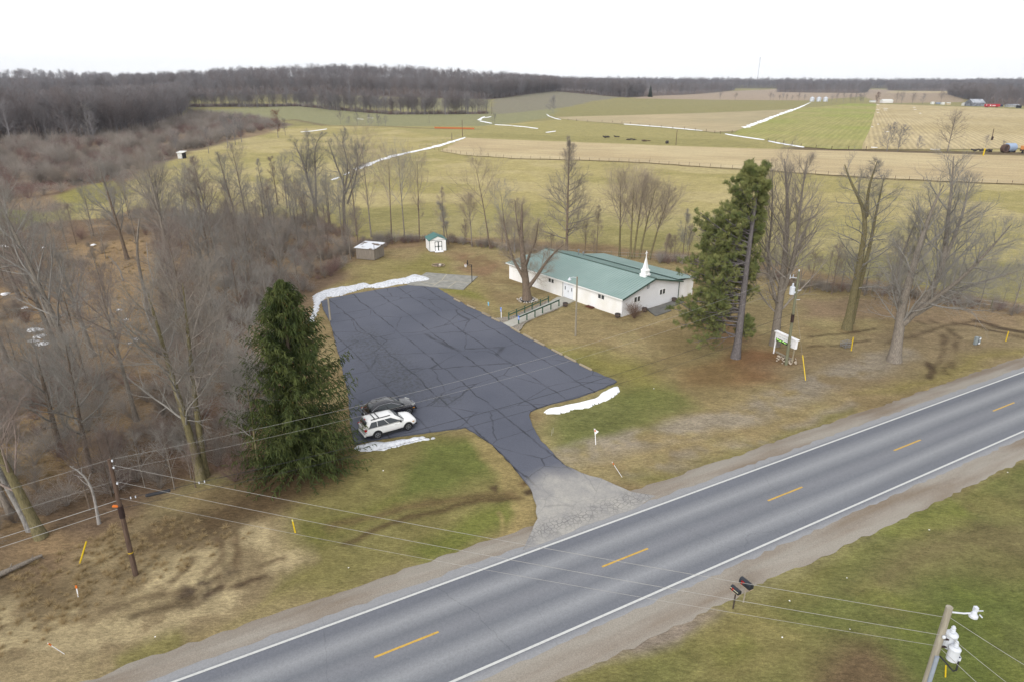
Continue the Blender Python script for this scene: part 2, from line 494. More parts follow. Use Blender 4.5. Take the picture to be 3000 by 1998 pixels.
zone([(100, 1990), (500, 1850), (900, 1690), (1100, 1660), (1000, 1740), (600, 1900), (200, 2050), (0, 2100)], A(150, 144, 86), 1.5, W2, 0.7, patch=(4, 0.45, 0.2, 151))
stroke([(640, 1500), (760, 1455), (860, 1420)], 3.0, DARKSOIL, 2, W2, 0.7)
stroke([(400, 1560), (560, 1510), (760, 1460)], 3.5, A(112, 92, 68), 3, W2, 0.7)
stroke([(-100, 1690), (60, 1680), (130, 1690)], 3.0, A(110, 92, 70), 2, W2, 0.6)
# mud: pool and tyre tracks
zone([(520, 1740), (560, 1680), (610, 1660), (690, 1665), (640, 1700), (620, 1745), (540, 1770)], A(98, 84, 70), 0.8, W1, 0.95, patch=(1.6, 0.42, 0.14, 301))
stroke([(640, 1690), (740, 1665), (820, 1635)], 0.55, A(104, 86, 66), 0.4, W1, 0.8, patch=(1.2, 0.45, 0.2, 305))
stroke([(600, 1730), (700, 1715), (820, 1680)], 0.6, A(92, 76, 60), 0.4, W1, 0.9, patch=(1.2, 0.45, 0.2, 307))
stroke([(310, 1780), (420, 1750), (540, 1720)], 0.5, A(124, 106, 82), 0.4, W1, 0.7)
stroke([(400, 1800), (480, 1775), (560, 1740)], 0.5, A(110, 94, 72), 0.4, W1, 0.8)
stroke([(500, 1700), (540, 1660), (555, 1635)], 0.5, A(104, 86, 66), 0.4, W1, 0.8)
stroke([(610, 1670), (640, 1620), (630, 1580)], 0.6, A(118, 98, 76), 0.5, W1, 0.7)
stroke([(680, 1650), (700, 1600), (690, 1560)], 0.6, A(112, 92, 70), 0.5, W1, 0.75)
stroke([(960, 1545), (1150, 1490), (1380, 1455), (1500, 1440)], 0.9, A(120, 98, 72), 0.7, W1, 0.65)
stroke([(1010, 1590), (1180, 1520), (1390, 1465), (1520, 1452)], 0.5, A(100, 82, 60), 0.4, W1, 0.8)
zone([(1420, 1425), (1460, 1412), (1455, 1440), (1440, 1436)], A(92, 74, 58), 0.4, W1, 0.9)
zone([(1536, 1428), (1562, 1422), (1566, 1442), (1540, 1445)], A(88, 72, 58), 0.3, W1, 0.9)
zone([(1515, 1410), (1540, 1400), (1550, 1410), (1530, 1420)], A(110, 88, 64), 0.3, W1, 0.8)
for a_, b_ in (((1450, 1500), (1470, 1580)), ((1490, 1480), (1520, 1560))):
 stroke([a_, ((a_[0] + b_[0]) / 2 + 12, (a_[1] + b_[1]) / 2), b_], 0.4, A(182, 162, 112), 0.3, W1, 0.6)
stroke([(2600, 1002), (2760, 955), (2850, 942)], 0.7, MUD, 0.5, W1, 0.5)
stroke([(2380, 985), (2480, 978), (2560, 963)], 0.5, MUD, 0.35, W1, 0.7)
stroke([(2370, 1012), (2480, 1008), (2545, 995)], 0.5, MUD, 0.35, W1, 0.7)
for o_ in (0, 38):
 stroke([(2690 + o_, 940), (2740 + o_, 960), (2765 + o_, 985), (2768 + o_, 1015), (2750 + o_, 1060), (2725 + o_, 1090)], 0.8, MUD, 0.5, W1, 0.6, patch=(1.8, 0.44, 0.2, 303))
stroke([(2722, 1060), (2726, 1085), (2720, 1105)], 0.9, MUD, 0.5, W1, 0.8)
stroke([(2800, 945), (2880, 960), (2960, 980), (3080, 1010)], 0.8, A(76, 62, 52), 0.5, W1, 0.85)
stroke([(2860, 940), (2940, 962), (3000, 972), (3100, 990)], 1.2, A(78, 64, 54), 0.6, W1, 0.85)
stroke([(2100, 1410), (2105, 1440)], 0.5, A(150, 128, 100), 0.5, W1, 0.3)
zone([(1340, 2100), (1560, 1960), (1760, 1860), (1940, 1790), (2090, 1775), (2120, 1790), (1980, 1880), (1900, 1960), (1830, 2100)], A(164, 150, 134), 0.8, W1)
zone([(1440, 2100), (1600, 1980), (1760, 1900), (1860, 1880), (1800, 1960), (1760, 2100)], A(140, 118, 98), 1.2, W1, 0.8, patch=(1.6, 0.5, 0.12, 191))
# leaf-brown spot, and a dark brown disc round the spruce foot
spot(690, 1075, 0.5, LEAF)
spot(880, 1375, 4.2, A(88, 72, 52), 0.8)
# the wood floor on the left
FLOOR = [(-900, 640), (0, 690), (130, 655), (300, 640), (420, 610), (560, 640), (900, 640), (1050, 700), (1060, 745), (1010, 790), (930, 850), (900, 900), (840, 1100), (770, 1380), (600, 1420), (420, 1470), (130, 1640), (-200, 1690), (-900, 1800)]
zone(FLOOR, A(152, 130, 104), 1.5, W2)
zone(FLOOR, MARSH, 3, W2, 0.9, patch=(14, 0.5, 0.12, 161))
zone(FLOOR, A(130, 110, 92), 3, W2, 0.8, patch=(9, 0.54, 0.1, 167))
zone([(200, 720), (420, 700), (520, 860), (480, 1000), (330, 1050), (260, 960)], A(182, 154, 116), 3, W2, 0.8)
zone([(-100, 1180), (60, 1200), (240, 1180), (250, 1320), (80, 1420), (-100, 1440)], A(186, 158, 116), 3, W2, 0.9)
zone([(480, 1180), (720, 1130), (740, 1380), (560, 1420), (440, 1400)], A(132, 106, 90), 3, W2, 0.7)
zone([(300, 1360), (520, 1340), (600, 1410), (420, 1460), (250, 1520)], A(130, 108, 90), 3, W2, 0.7)
# field right of the road
zone([(1400, 2100), (1760, 1940), (2100, 1830), (2500, 1600), (3000, 1350), (3600, 1150), (3900, 2300), (1400, 2500)], A(140, 134, 84), 1.0, W1)
RG = [(1860, 2100), (1900, 1940), (2140, 1830), (2500, 1620), (3000, 1370), (3600, 1180), (3900, 2300), (1860, 2500)]
zone(RG, GREEN, 2.0, W2, 0.85, patch=(9, 0.44, 0.12, 171))
zone(RG, A(138, 142, 76), 2.0, W2, 0.8, patch=(5, 0.54, 0.1, 177))
zone([(2450, 1720), (2700, 1600), (3000, 1450), (3200, 1420), (3200, 1620), (2900, 1680), (2600, 1760)], A(140, 122, 92), 3, W2, 0.6, patch=(5, 0.42, 0.2, 181))
zone([(2250, 2050), (2380, 1920), (2480, 1850), (2560, 1850), (2680, 1960), (2740, 2100)], A(130, 106, 84), 2.5, W2, 0.85)
zone([(2060, 1790), (2200, 1760), (2400, 1830), (2340, 1930), (2100, 2010), (1960, 1990)], A(164, 148, 100), 2.5, W2, 0.6)
zone([(2700, 1830), (3050, 1720), (3100, 2100), (2720, 2060)], A(104, 116, 60), 3, W2, 0.7)
zone([(2060, 1880), (2140, 1850), (2160, 1880), (2080, 1920)], A(120, 126, 60), 1.5, W2, 0.6)
# fine large-scale tonal drift, all over
dr = fbm(gx, gy, 3.0, 211, 4)
C_ *= (0.86 + 0.28 * dr)[:, None]
dr = fbm(gx, gy, 0.9, 223, 2)
C_ *= np.where(near, 0.88 + 0.24 * dr, 1.0)[:, None]
C_ = np.clip(C_, 0, 1)
GZ = gz(gx, gy).astype(np.float32)
rel = (fbm(gx, gy, 2.2, 241, 3) - 0.5) * 0.10 * (np.hypot(gx, gy) < 300)
GZ += rel - 0.09
idx = np.arange(nr * ntc).reshape(nr, ntc)
nxt = np.roll(idx, -1, axis=1)
Fq = np.stack([idx[:-1], idx[1:], nxt[1:], nxt[:-1]], axis=-1).reshape(-1, 4)
V = np.stack([gx, gy, GZ], axis=1)
V = np.concatenate([V, [[0, 0, -0.09]]])
Ft = np.stack([np.full(ntc, nr * ntc), idx[0], nxt[0]], axis=1)
me = np_mesh('ground', V, Fq, Ft, smooth=True)
at = me.color_attributes.new('soil', 'FLOAT_COLOR', 'POINT')
at.data.foreach_set('color', np.concatenate([np.concatenate([C_, np.ones((len(C_), 1), np.float32)], 1), [[*TAN, 1]]]).astype(np.float32).ravel())
def ground_mat():
 m, t, b = new_mat('grass_and_soil')
 L = t.links.new
 a = N(t, 'ShaderNodeAttribute')
 a.attribute_name = 'soil'
 ge = N(t, 'ShaderNodeNewGeometry')
 # blades and thatch: two scales of speckle, stretched a little
 def ns(scale, det, st=(1, 1, 1), rough=0.6):
  mp = N(t, 'ShaderNodeMapping')
  mp.inputs['Scale'].default_value = st
  mp.inputs['Rotation'].default_value = (0, 0, 0.5)
  L(ge.outputs['Position'], mp.inputs[0])
  n = N(t, 'ShaderNodeTexNoise')
  n.inputs['Scale'].default_value = scale
  n.inputs['Detail'].default_value = det
  n.inputs['Roughness'].default_value = rough
  L(mp.outputs[0], n.inputs['Vector'])
  return n.outputs['Fac']
 def mapr(s, lo, hi, f0=0.25, f1=0.75):
  r = N(t, 'ShaderNodeMapRange')
  r.inputs['From Min'].default_value = f0
  r.inputs['From Max'].default_value = f1
  r.inputs['To Min'].default_value = lo
  r.inputs['To Max'].default_value = hi
  L(s, r.inputs[0])
  return r.outputs[0]
 def mul(x, y):
  q = N(t, 'ShaderNodeMath', operation='MULTIPLY')
  L(x, q.inputs[0]); L(y, q.inputs[1])
  return q.outputs[0]
 f = mul(mapr(ns(3.2, 6, (1, 2.2, 1), 0.75), 0.5, 1.5), mapr(ns(14, 4, (1, 1.6, 1), 0.7), 0.6, 1.4))
 f = mul(f, mapr(ns(1.1, 5, (1, 1.8, 1), 0.7), 0.8, 1.2))
 f = mul(f, mapr(ns(0.35, 5, (1, 2.6, 1), 0.7), 0.78, 1.22))
 v = N(t, 'ShaderNodeVectorMath', operation='SCALE')
 L(a.outputs['Color'], v.inputs[0])
 L(f, v.inputs['Scale'])
 # scattered straw-pale flecks
 fl = mapr(ns(9, 3, (1, 3, 1), 0.8), 0, 0.35, 0.62, 0.74)
 mx = N(t, 'ShaderNodeMix', data_type='RGBA')
 L(fl, mx.inputs[0])
 L(v.outputs[0], mx.inputs[6])
 mx.inputs[7].default_value = (*A(205, 188, 148), 1)
 L(mx.outputs[2], b.inputs['Base Color'])
 setin(b, 'Roughness', 1.0)
 setin(b, 'Specular IOR Level', 0.08)
 bp = N(t, 'ShaderNodeBump')
 bp.inputs['Strength'].default_value = 0.8
 bp.inputs['Distance'].default_value = 0.05
 L(f, bp.inputs['Height'])
 L(bp.outputs[0], b.inputs['Normal'])
 return m
ground = link_mesh('ground', me, ground_mat())
tag(ground, kind='structure')
# ------------------------------------------------------------------ sheets laid on the ground
def sheet(name, pts, z, m, px=True, kind='structure', parent=None, thick=0.0, wob=0.0, step=0.0, seed=0):
 q = [P(u, v, 0).xy for u, v in pts] if px else [Vector(p) for p in pts]
 if step:
  rg = random.Random(seed)
  o = []
  for i in range(len(q)):
   a, b = q[i], q[(i + 1) % len(q)]
   n = max(1, int((b - a).length / step))
   for k in range(n):
    p = a.lerp(b, k / n)
    o.append(p + Vector((rg.uniform(-wob, wob), rg.uniform(-wob, wob))))
  q = o
 b = bpy.data.meshes.new(name)
 bm = __import__('bmesh').new()
 vs = [bm.verts.new((p.x, p.y, z)) for p in q]
 f = bm.faces.new(vs)
 if f.normal.z < 0: f.normal_flip()
 f.normal_update()
 if f.normal.z < 0: f.normal_flip()
 if thick:
  r = __import__('bmesh').ops.extrude_face_region(bm, geom=[f])
  for e in r['geom']:
   if e.__class__.__name__ == 'BMVert': e.co.z -= thick
 __import__('bmesh').ops.triangulate(bm, faces=bm.faces[:])
 __import__('bmesh').ops.recalc_face_normals(bm, faces=bm.faces[:])
 bm.to_mesh(b)
 bm.free()
 o = link_mesh(name, b, m, parent)
 if kind: tag(o, kind=kind)
 return o
def field_mat(name, c1, c2, ang, spacing, contrast, patch=40, c3=None, pscale=0.02):
 """cropped field: drilled rows at one angle, patchy tone"""
 m, t, b = new_mat(name)
 L = t.links.new
 ge = N(t, 'ShaderNodeNewGeometry')
 mp = N(t, 'ShaderNodeMapping')
 mp.inputs['Rotation'].default_value = (0, 0, -ang)
 L(ge.outputs['Position'], mp.inputs[0])
 wv = N(t, 'ShaderNodeTexWave')
 wv.bands_direction = 'X'
 wv.inputs['Scale'].default_value = 2 * PI / spacing / 20 * 1.0
 wv.inputs['Distortion'].default_value = 1.5
 wv.inputs['Detail'].default_value = 3
 wv.inputs['Detail Scale'].default_value = 0.6
 L(mp.outputs[0], wv.inputs['Vector'])
 mp2 = N(t, 'ShaderNodeMapping')
 mp2.inputs['Scale'].default_value = (1, 0.12, 1)
 L(mp.outputs[0], mp2.inputs[0])
 no = N(t, 'ShaderNodeTexNoise')
 no.inputs['Scale'].default_value = 0.22
 no.inputs['Detail'].default_value = 6
 no.inputs['Roughness'].default_value = 0.7
 L(mp2.outputs[0], no.inputs['Vector'])
 nb = N(t, 'ShaderNodeTexNoise')
 nb.inputs['Scale'].default_value = pscale
 nb.inputs['Detail'].default_value = 4
 L(ge.outputs['Position'], nb.inputs['Vector'])
 nf = N(t, 'ShaderNodeTexNoise')
 nf.inputs['Scale'].default_value = 1.6
 nf.inputs['Detail'].default_value = 5
 nf.inputs['Roughness'].default_value = 0.75
 L(ge.outputs['Position'], nf.inputs['Vector'])
 def mr(s, lo, hi, a=0.3, c=0.7):
  r = N(t, 'ShaderNodeMapRange')
  r.inputs['From Min'].default_value = a
  r.inputs['From Max'].default_value = c
  r.inputs['To Min'].default_value = lo
  r.inputs['To Max'].default_value = hi
  L(s, r.inputs[0])
  return r.outputs[0]
 mx = N(t, 'ShaderNodeMix', data_type='RGBA')
 L(mr(nb.outputs['Fac'], 0, 1, 0.38, 0.62), mx.inputs[0])
 mx.inputs[6].default_value = (*c1, 1)
 mx.inputs[7].default_value = (*c2, 1)
 f1 = mr(wv.outputs['Fac'], 1 - contrast, 1 + contrast, 0, 1)
 f2 = mr(no.outputs['Fac'], 0.82, 1.18)
 f3 = mr(nf.outputs['Fac'], 0.75, 1.25)
 q = N(t, 'ShaderNodeMath', operation='MULTIPLY')
 L(f1, q.inputs[0]); L(f2, q.inputs[1])
 q2 = N(t, 'ShaderNodeMath', operation='MULTIPLY')
 L(q.outputs[0], q2.inputs[0]); L(f3, q2.inputs[1])
 v = N(t, 'ShaderNodeVectorMath', operation='SCALE')
 L(mx.outputs[2], v.inputs[0]); L(q2.outputs[0], v.inputs['Scale'])
 L(v.outputs[0], b.inputs['Base Color'])
 setin(b, 'Roughness', 1.0)
 setin(b, 'Specular IOR Level', 0.05)
 return m
def dir_angle(a, b):
 d = P(*b) - P(*a)
 return math.atan2(d.y, d.x)
strip_ang = dir_angle((1500, 438), (2250, 468))
sheet('stubble_strip_field', [(1362, 405), (1500, 411.5), (1755, 421), (1914.6, 427.4), (2249, 438.6), (2569, 446), (3000, 459), (3500, 478), (3500, 562), (3000, 542), (2888, 537), (2617, 526), (2441, 515), (2250, 501), (2106, 493), (1895, 478), (1723, 470.5), (1500, 466), (1356, 455), (1290, 445)], 0.10,
   field_mat('corn_stubble', A(212, 194, 154), A(200, 180, 142), strip_ang + PI / 2, 1.6, 0.10), wob=0.8, step=4.0)
sheet('fallow_field', [(1608, 338), (1643.5, 316), (1723, 306), (1835, 297), (2042, 296), (2249, 297), (2371, 298), (2250, 350), (2154, 386), (2090, 389), (1978, 376), (1819, 364), (1704, 356), (1643, 349)], 0.10,
   field_mat('weedy_fallow', A(200, 182, 146), A(180, 168, 134), dir_angle((1700, 340), (2200, 320)) + PI / 2, 4.0, 0.06, pscale=0.006))
sheet('winter_wheat_field', [(2377.5, 301.5), (2480, 304), (2569, 306), (2564, 329), (2546.6, 386), (2529, 421), (2525, 438.6), (2441, 438.6), (2355, 432), (2250, 413), (2144, 395.5), (2173, 378), (2250, 352)], 0.12,
   field_mat('young_wheat', A(160, 166, 92), A(176, 168, 112), dir_angle((2200, 385), (2400, 320)) + PI / 2, 3.0, 0.07, pscale=0.009))
sheet('corn_stubble_field', [(2569, 306), (2664.5, 308.5), (2872, 316), (3000, 322), (3500, 340), (3500, 450), (3000, 436), (2760, 440), (2525, 438.6), (2529, 421), (2546.6, 386), (2564, 329)], 0.11,
   field_mat('corn_rows', A(206, 188, 148), A(194, 176, 134), dir_angle((2690, 400), (2620, 330)) + PI / 2, 2.6, 0.11, pscale=0.01))
# ================================================================== ROAD, CAR PARK, PATHS
ra, rb = P(510, 1998), P(3000, 1090)
rt = Vector((rb.x - ra.x, rb.y - ra.y)).normalized()
RANG = math.atan2(rt.y, rt.x)
rn = Vector((-rt.y, rt.x))
q1, q2 = P(1325, 1998), P(3000, 1262)
RW = abs((Vector((q1.x, q1.y)) - Vector((ra.x, ra.y))).dot(rn))          # between the edge lines
ro = Vector((ra.x, ra.y)) - rn * RW / 2                                  # a point on the centre line
def RP(s, t):
 p = ro + rt * s + rn * t
 return (p.x, p.y)
def road_coords(u, v):
 q = P(u, v)
 d = Vector((q.x, q.y)) - ro
 return d.dot(rt), d.dot(rn)
def road_mat(rot):
 """worn asphalt: paler crown strips, darker wheel paths, fine aggregate, bleached outer edge"""
 m, t, b = new_mat('worn_asphalt')
 L = t.links.new
 tc = N(t, 'ShaderNodeTexCoord')
 se = N(t, 'ShaderNodeSeparateXYZ')
 L(tc.outputs['Object'], se.inputs[0])
 nw = N(t, 'ShaderNodeTexNoise')
 nw.inputs['Scale'].default_value = 0.25
 nw.inputs['Detail'].default_value = 5
 mpw = N(t, 'ShaderNodeMapping')
 mpw.inputs['Scale'].default_value = (0.12, 1, 1)
 L(tc.outputs['Object'], mpw.inputs[0])
 L(mpw.outputs[0], nw.inputs['Vector'])
 ad = N(t, 'ShaderNodeMath', operation='MULTIPLY_ADD')
 L(nw.outputs['Fac'], ad.inputs[0])
 ad.inputs[1].default_value = 0.9
 ad.inputs[2].default_value = -0.45
 ys = N(t, 'ShaderNodeMath', operation='ADD')
 L(se.outputs['Y'], ys.inputs[0]); L(ad.outputs[0], ys.inputs[1])
 mr = N(t, 'ShaderNodeMapRange')
 mr.inputs['From Min'].default_value = -5.5
 mr.inputs['From Max'].default_value = 5.5
 L(ys.outputs[0], mr.inputs[0])
 cr = N(t, 'ShaderNodeValToRGB')
 e = cr.color_ramp.elements
 dark, mid, lite, edge = A(126, 129, 136), A(138, 140, 147), A(160, 162, 166), A(162, 163, 166)
 stops = [(-5.5, edge), (-3.9, edge), (-3.35, A(128, 131, 139)), (-2.75, dark), (-1.75, lite), (-0.85, dark), (-0.05, A(140, 142, 148)), (0.7, dark), (1.7, lite), (2.75, A(122, 125, 133)), (3.35, A(124, 127, 136)), (3.75, edge), (5.5, edge)]
 while len(e) < len(stops): e.new(0.5)
 for i, (y, c) in enumerate(stops):
  e[i].position = (y + 5.5) / 11
  e[i].color = (*c, 1)
 L(mr.outputs[0], cr.inputs[0])
 n2 = N(t, 'ShaderNodeTexNoise')
 n2.inputs['Scale'].default_value = 9
 n2.inputs['Detail'].default_value = 6
 n2.inputs['Roughness'].default_value = 0.8
 L(tc.outputs['Object'], n2.inputs['Vector'])
 m2 = N(t, 'ShaderNodeMapRange')
 m2.inputs['From Min'].default_value = 0.3
 m2.inputs['From Max'].default_value = 0.7
 m2.inputs['To Min'].default_value = 0.82
 m2.inputs['To Max'].default_value = 1.18
 L(n2.outputs['Fac'], m2.inputs[0])
 n3 = N(t, 'ShaderNodeTexNoise')
 n3.inputs['Scale'].default_value = 0.5
 n3.inputs['Detail'].default_value = 4
 L(mpw.outputs[0], n3.inputs['Vector'])
 m3 = N(t, 'ShaderNodeMapRange')
 m3.inputs['To Min'].default_value = 0.9
 m3.inputs['To Max'].default_value = 1.1
 L(n3.outputs['Fac'], m3.inputs[0])
 q = N(t, 'ShaderNodeMath', operation='MULTIPLY')
 L(m2.outputs[0], q.inputs[0]); L(m3.outputs[0], q.inputs[1])
 # sealed and open cross cracks
 mpc = N(t, 'ShaderNodeMapping')
 mpc.inputs['Scale'].default_value = (0.09, 0.02, 1)
 L(tc.outputs['Object'], mpc.inputs[0])
 nd = N(t, 'ShaderNodeTexNoise')
 nd.inputs['Scale'].default_value = 0.8
 nd.inputs['Detail'].default_value = 5
 L(tc.outputs['Object'], nd.inputs['Vector'])
 mv = N(t, 'ShaderNodeVectorMath', operation='MULTIPLY_ADD')
 L(nd.outputs['Color'], mv.inputs[0])
 mv.inputs[1].default_value = (0.05, 0.05, 0)
 L(mpc.outputs[0], mv.inputs[2])
 vo = N(t, 'ShaderNodeTexVoronoi', feature='DISTANCE_TO_EDGE')
 vo.inputs['Scale'].default_value = 1.0
 L(mv.outputs[0], vo.inputs['Vector'])
 lt = N(t, 'ShaderNodeMath', operation='LESS_THAN')
 L(vo.outputs['Distance'], lt.inputs[0])
 lt.inputs[1].default_value = 0.0008
 ck = N(t, 'ShaderNodeMath', operation='MULTIPLY_ADD')
 L(lt.outputs[0], ck.inputs[0])
 ck.inputs[1].default_value = -0.16
 ck.inputs[2].default_value = 1.0
 q3 = N(t, 'ShaderNodeMath', operation='MULTIPLY')
 L(q.outputs[0], q3.inputs[0]); L(ck.outputs[0], q3.inputs[1])
 v = N(t, 'ShaderNodeVectorMath', operation='SCALE')
 L(cr.outputs[0], v.inputs[0]); L(q3.outputs[0], v.inputs['Scale'])
 L(v.outputs[0], b.inputs['Base Color'])
 setin(b, 'Roughness', 0.85)
 setin(b, 'Specular IOR Level', 0.25)
 bp = N(t, 'ShaderNodeBump')
 bp.inputs['Strength'].default_value = 0.3
 bp.inputs['Distance'].default_value = 0.01
 L(n2.outputs['Fac'], bp.inputs['Height'])
 L(bp.outputs[0], b.inputs['Normal'])
 return m
def strip_obj(name, s0, s1, t0, t1, z, m, parent=None, wob=0.0, step=6.0, seed=1, drop=(0, 0)):
 """a strip along the road, built in the road's own frame (x along, y across)"""
 rg = random.Random(seed)
 n = max(2, int((s1 - s0) / step))
 mb = MB()
 vs = []
 for i in range(n + 1):
  s = s0 + (s1 - s0) * i / n
  w0 = t0 + (rg.uniform(-wob, wob) if wob else 0)
  w1 = t1 + (rg.uniform(-wob, wob) if wob else 0)
  vs += [(s, w0, z - drop[0]), (s, (w0 + w1) / 2, z), (s, w1, z - drop[1])]
 fs = []
 for i in range(n):
  a = i * 3
  fs += [(a, a + 3, a + 4, a + 1), (a + 1, a + 4, a + 5, a + 2)]
 mb.add(vs, fs)
 o = mb.build(name, m, parent)
 if parent is None:
  o.location = (ro.x, ro.y, 0)
  o.rotation_euler = (0, 0, RANG)
 return o
def gravel_mat():
 m, t, b = new_mat('shoulder_gravel')
 L = t.links.new
 tc = N(t, 'ShaderNodeTexCoord')
 n1 = N(t, 'ShaderNodeTexNoise')
 n1.inputs['Scale'].default_value = 0.6
 n1.inputs['Detail'].default_value = 5
 mp = N(t, 'ShaderNodeMapping')
 mp.inputs['Scale'].default_value = (0.15, 1, 1)
 L(tc.outputs['Object'], mp.inputs[0])
 L(mp.outputs[0], n1.inputs['Vector'])
 cr = N(t, 'ShaderNodeValToRGB')
 e = cr.color_ramp.elements
 e[0].position = 0.32
 e[0].color = (*A(146, 132, 116), 1)
 e[1].position = 0.6
 e[1].color = (*A(172, 165, 154), 1)
 x = e.new(0.46)
 x.color = (*A(160, 150, 138), 1)
 L(n1.outputs['Fac'], cr.inputs[0])
 n2 = N(t, 'ShaderNodeTexNoise')
 n2.inputs['Scale'].default_value = 16
 n2.inputs['Detail'].default_value = 4
 n2.inputs['Roughness'].default_value = 0.8
 L(tc.outputs['Object'], n2.inputs['Vector'])
 mr = N(t, 'ShaderNodeMapRange')
 mr.inputs['From Min'].default_value = 0.3
 mr.inputs['From Max'].default_value = 0.7
 mr.inputs['To Min'].default_value = 0.72
 mr.inputs['To Max'].default_value = 1.28
 L(n2.outputs['Fac'], mr.inputs[0])
 v = N(t, 'ShaderNodeVectorMath', operation='SCALE')
 L(cr.outputs[0], v.inputs[0]); L(mr.outputs[0], v.inputs['Scale'])
 L(v.outputs[0], b.inputs['Base Color'])
 setin(b, 'Roughness', 1.0)
 setin(b, 'Specular IOR Level', 0.1)
 bp = N(t, 'ShaderNodeBump')
 bp.inputs['Strength'].default_value = 0.6
 bp.inputs['Distance'].default_value = 0.02
 L(n2.outputs['Fac'], bp.inputs['Height'])
 L(bp.outputs[0], b.inputs['Normal'])
 return m
GRAV = gravel_mat()
S0, S1 = -70, 340
tag(strip_obj('gravel_shoulder', S0, S1, 4.2, 5.95, 0.035, GRAV, wob=0.13, step=0.6, seed=4, drop=(0, 0.12)), kind='structure')
tag(strip_obj('gravel_shoulder', S0, S1, -6.0, -4.0, 0.035, GRAV, wob=0.14, step=0.6, seed=5, drop=(0.12, 0)), kind='structure')
road = strip_obj('road', S0, S1, -4.3, 4.5, 0.05, road_mat(RANG), wob=0.10, step=1.0, seed=6, drop=(0.02, 0.02))
tag(road, kind='structure')
def paint_mat(name, c, worn):
 m, t, b = new_mat(name)
 L = t.links.new
 tc = N(t, 'ShaderNodeTexCoord')
 no = N(t, 'ShaderNodeTexNoise')
 no.inputs['Scale'].default_value = 7
 no.inputs['Detail'].default_value = 6
 no.inputs['Roughness'].default_value = 0.8
 L(tc.outputs['Object'], no.inputs['Vector'])
 cr = N(t, 'ShaderNodeValToRGB')
 cr.color_ramp.elements[0].position = 0.30
 cr.color_ramp.elements[0].color = (*[x * worn for x in c], 1)
 cr.color_ramp.elements[1].position = 0.52
 cr.color_ramp.elements[1].color = (*c, 1)
 L(no.outputs['Fac'], cr.inputs[0])
 L(cr.outputs[0], b.inputs['Base Color'])
 setin(b, 'Roughness', 0.6)
 return m
WHITEP, YELP = paint_mat('white_road_paint', A(226, 227, 224), 0.75), paint_mat('yellow_road_paint', A(226, 182, 78), 0.6)
strip_obj('edge_line', S0, S1, RW / 2 - 0.08, RW / 2 + 0.08, 0.056, WHITEP, road, wob=0.006)
strip_obj('edge_line', S0, S1, -RW / 2 - 0.08, -RW / 2 + 0.08, 0.056, WHITEP, road, wob=0.006)
s_first = road_coords(1098, 1930)[0]
for k in range(-3, 20):
 s = s_first + k * 15.05
 strip_obj('centre_dash', s, s + 3.75, -0.07, 0.07, 0.056, YELP, road, wob=0.006, step=0.5, seed=40 + k)
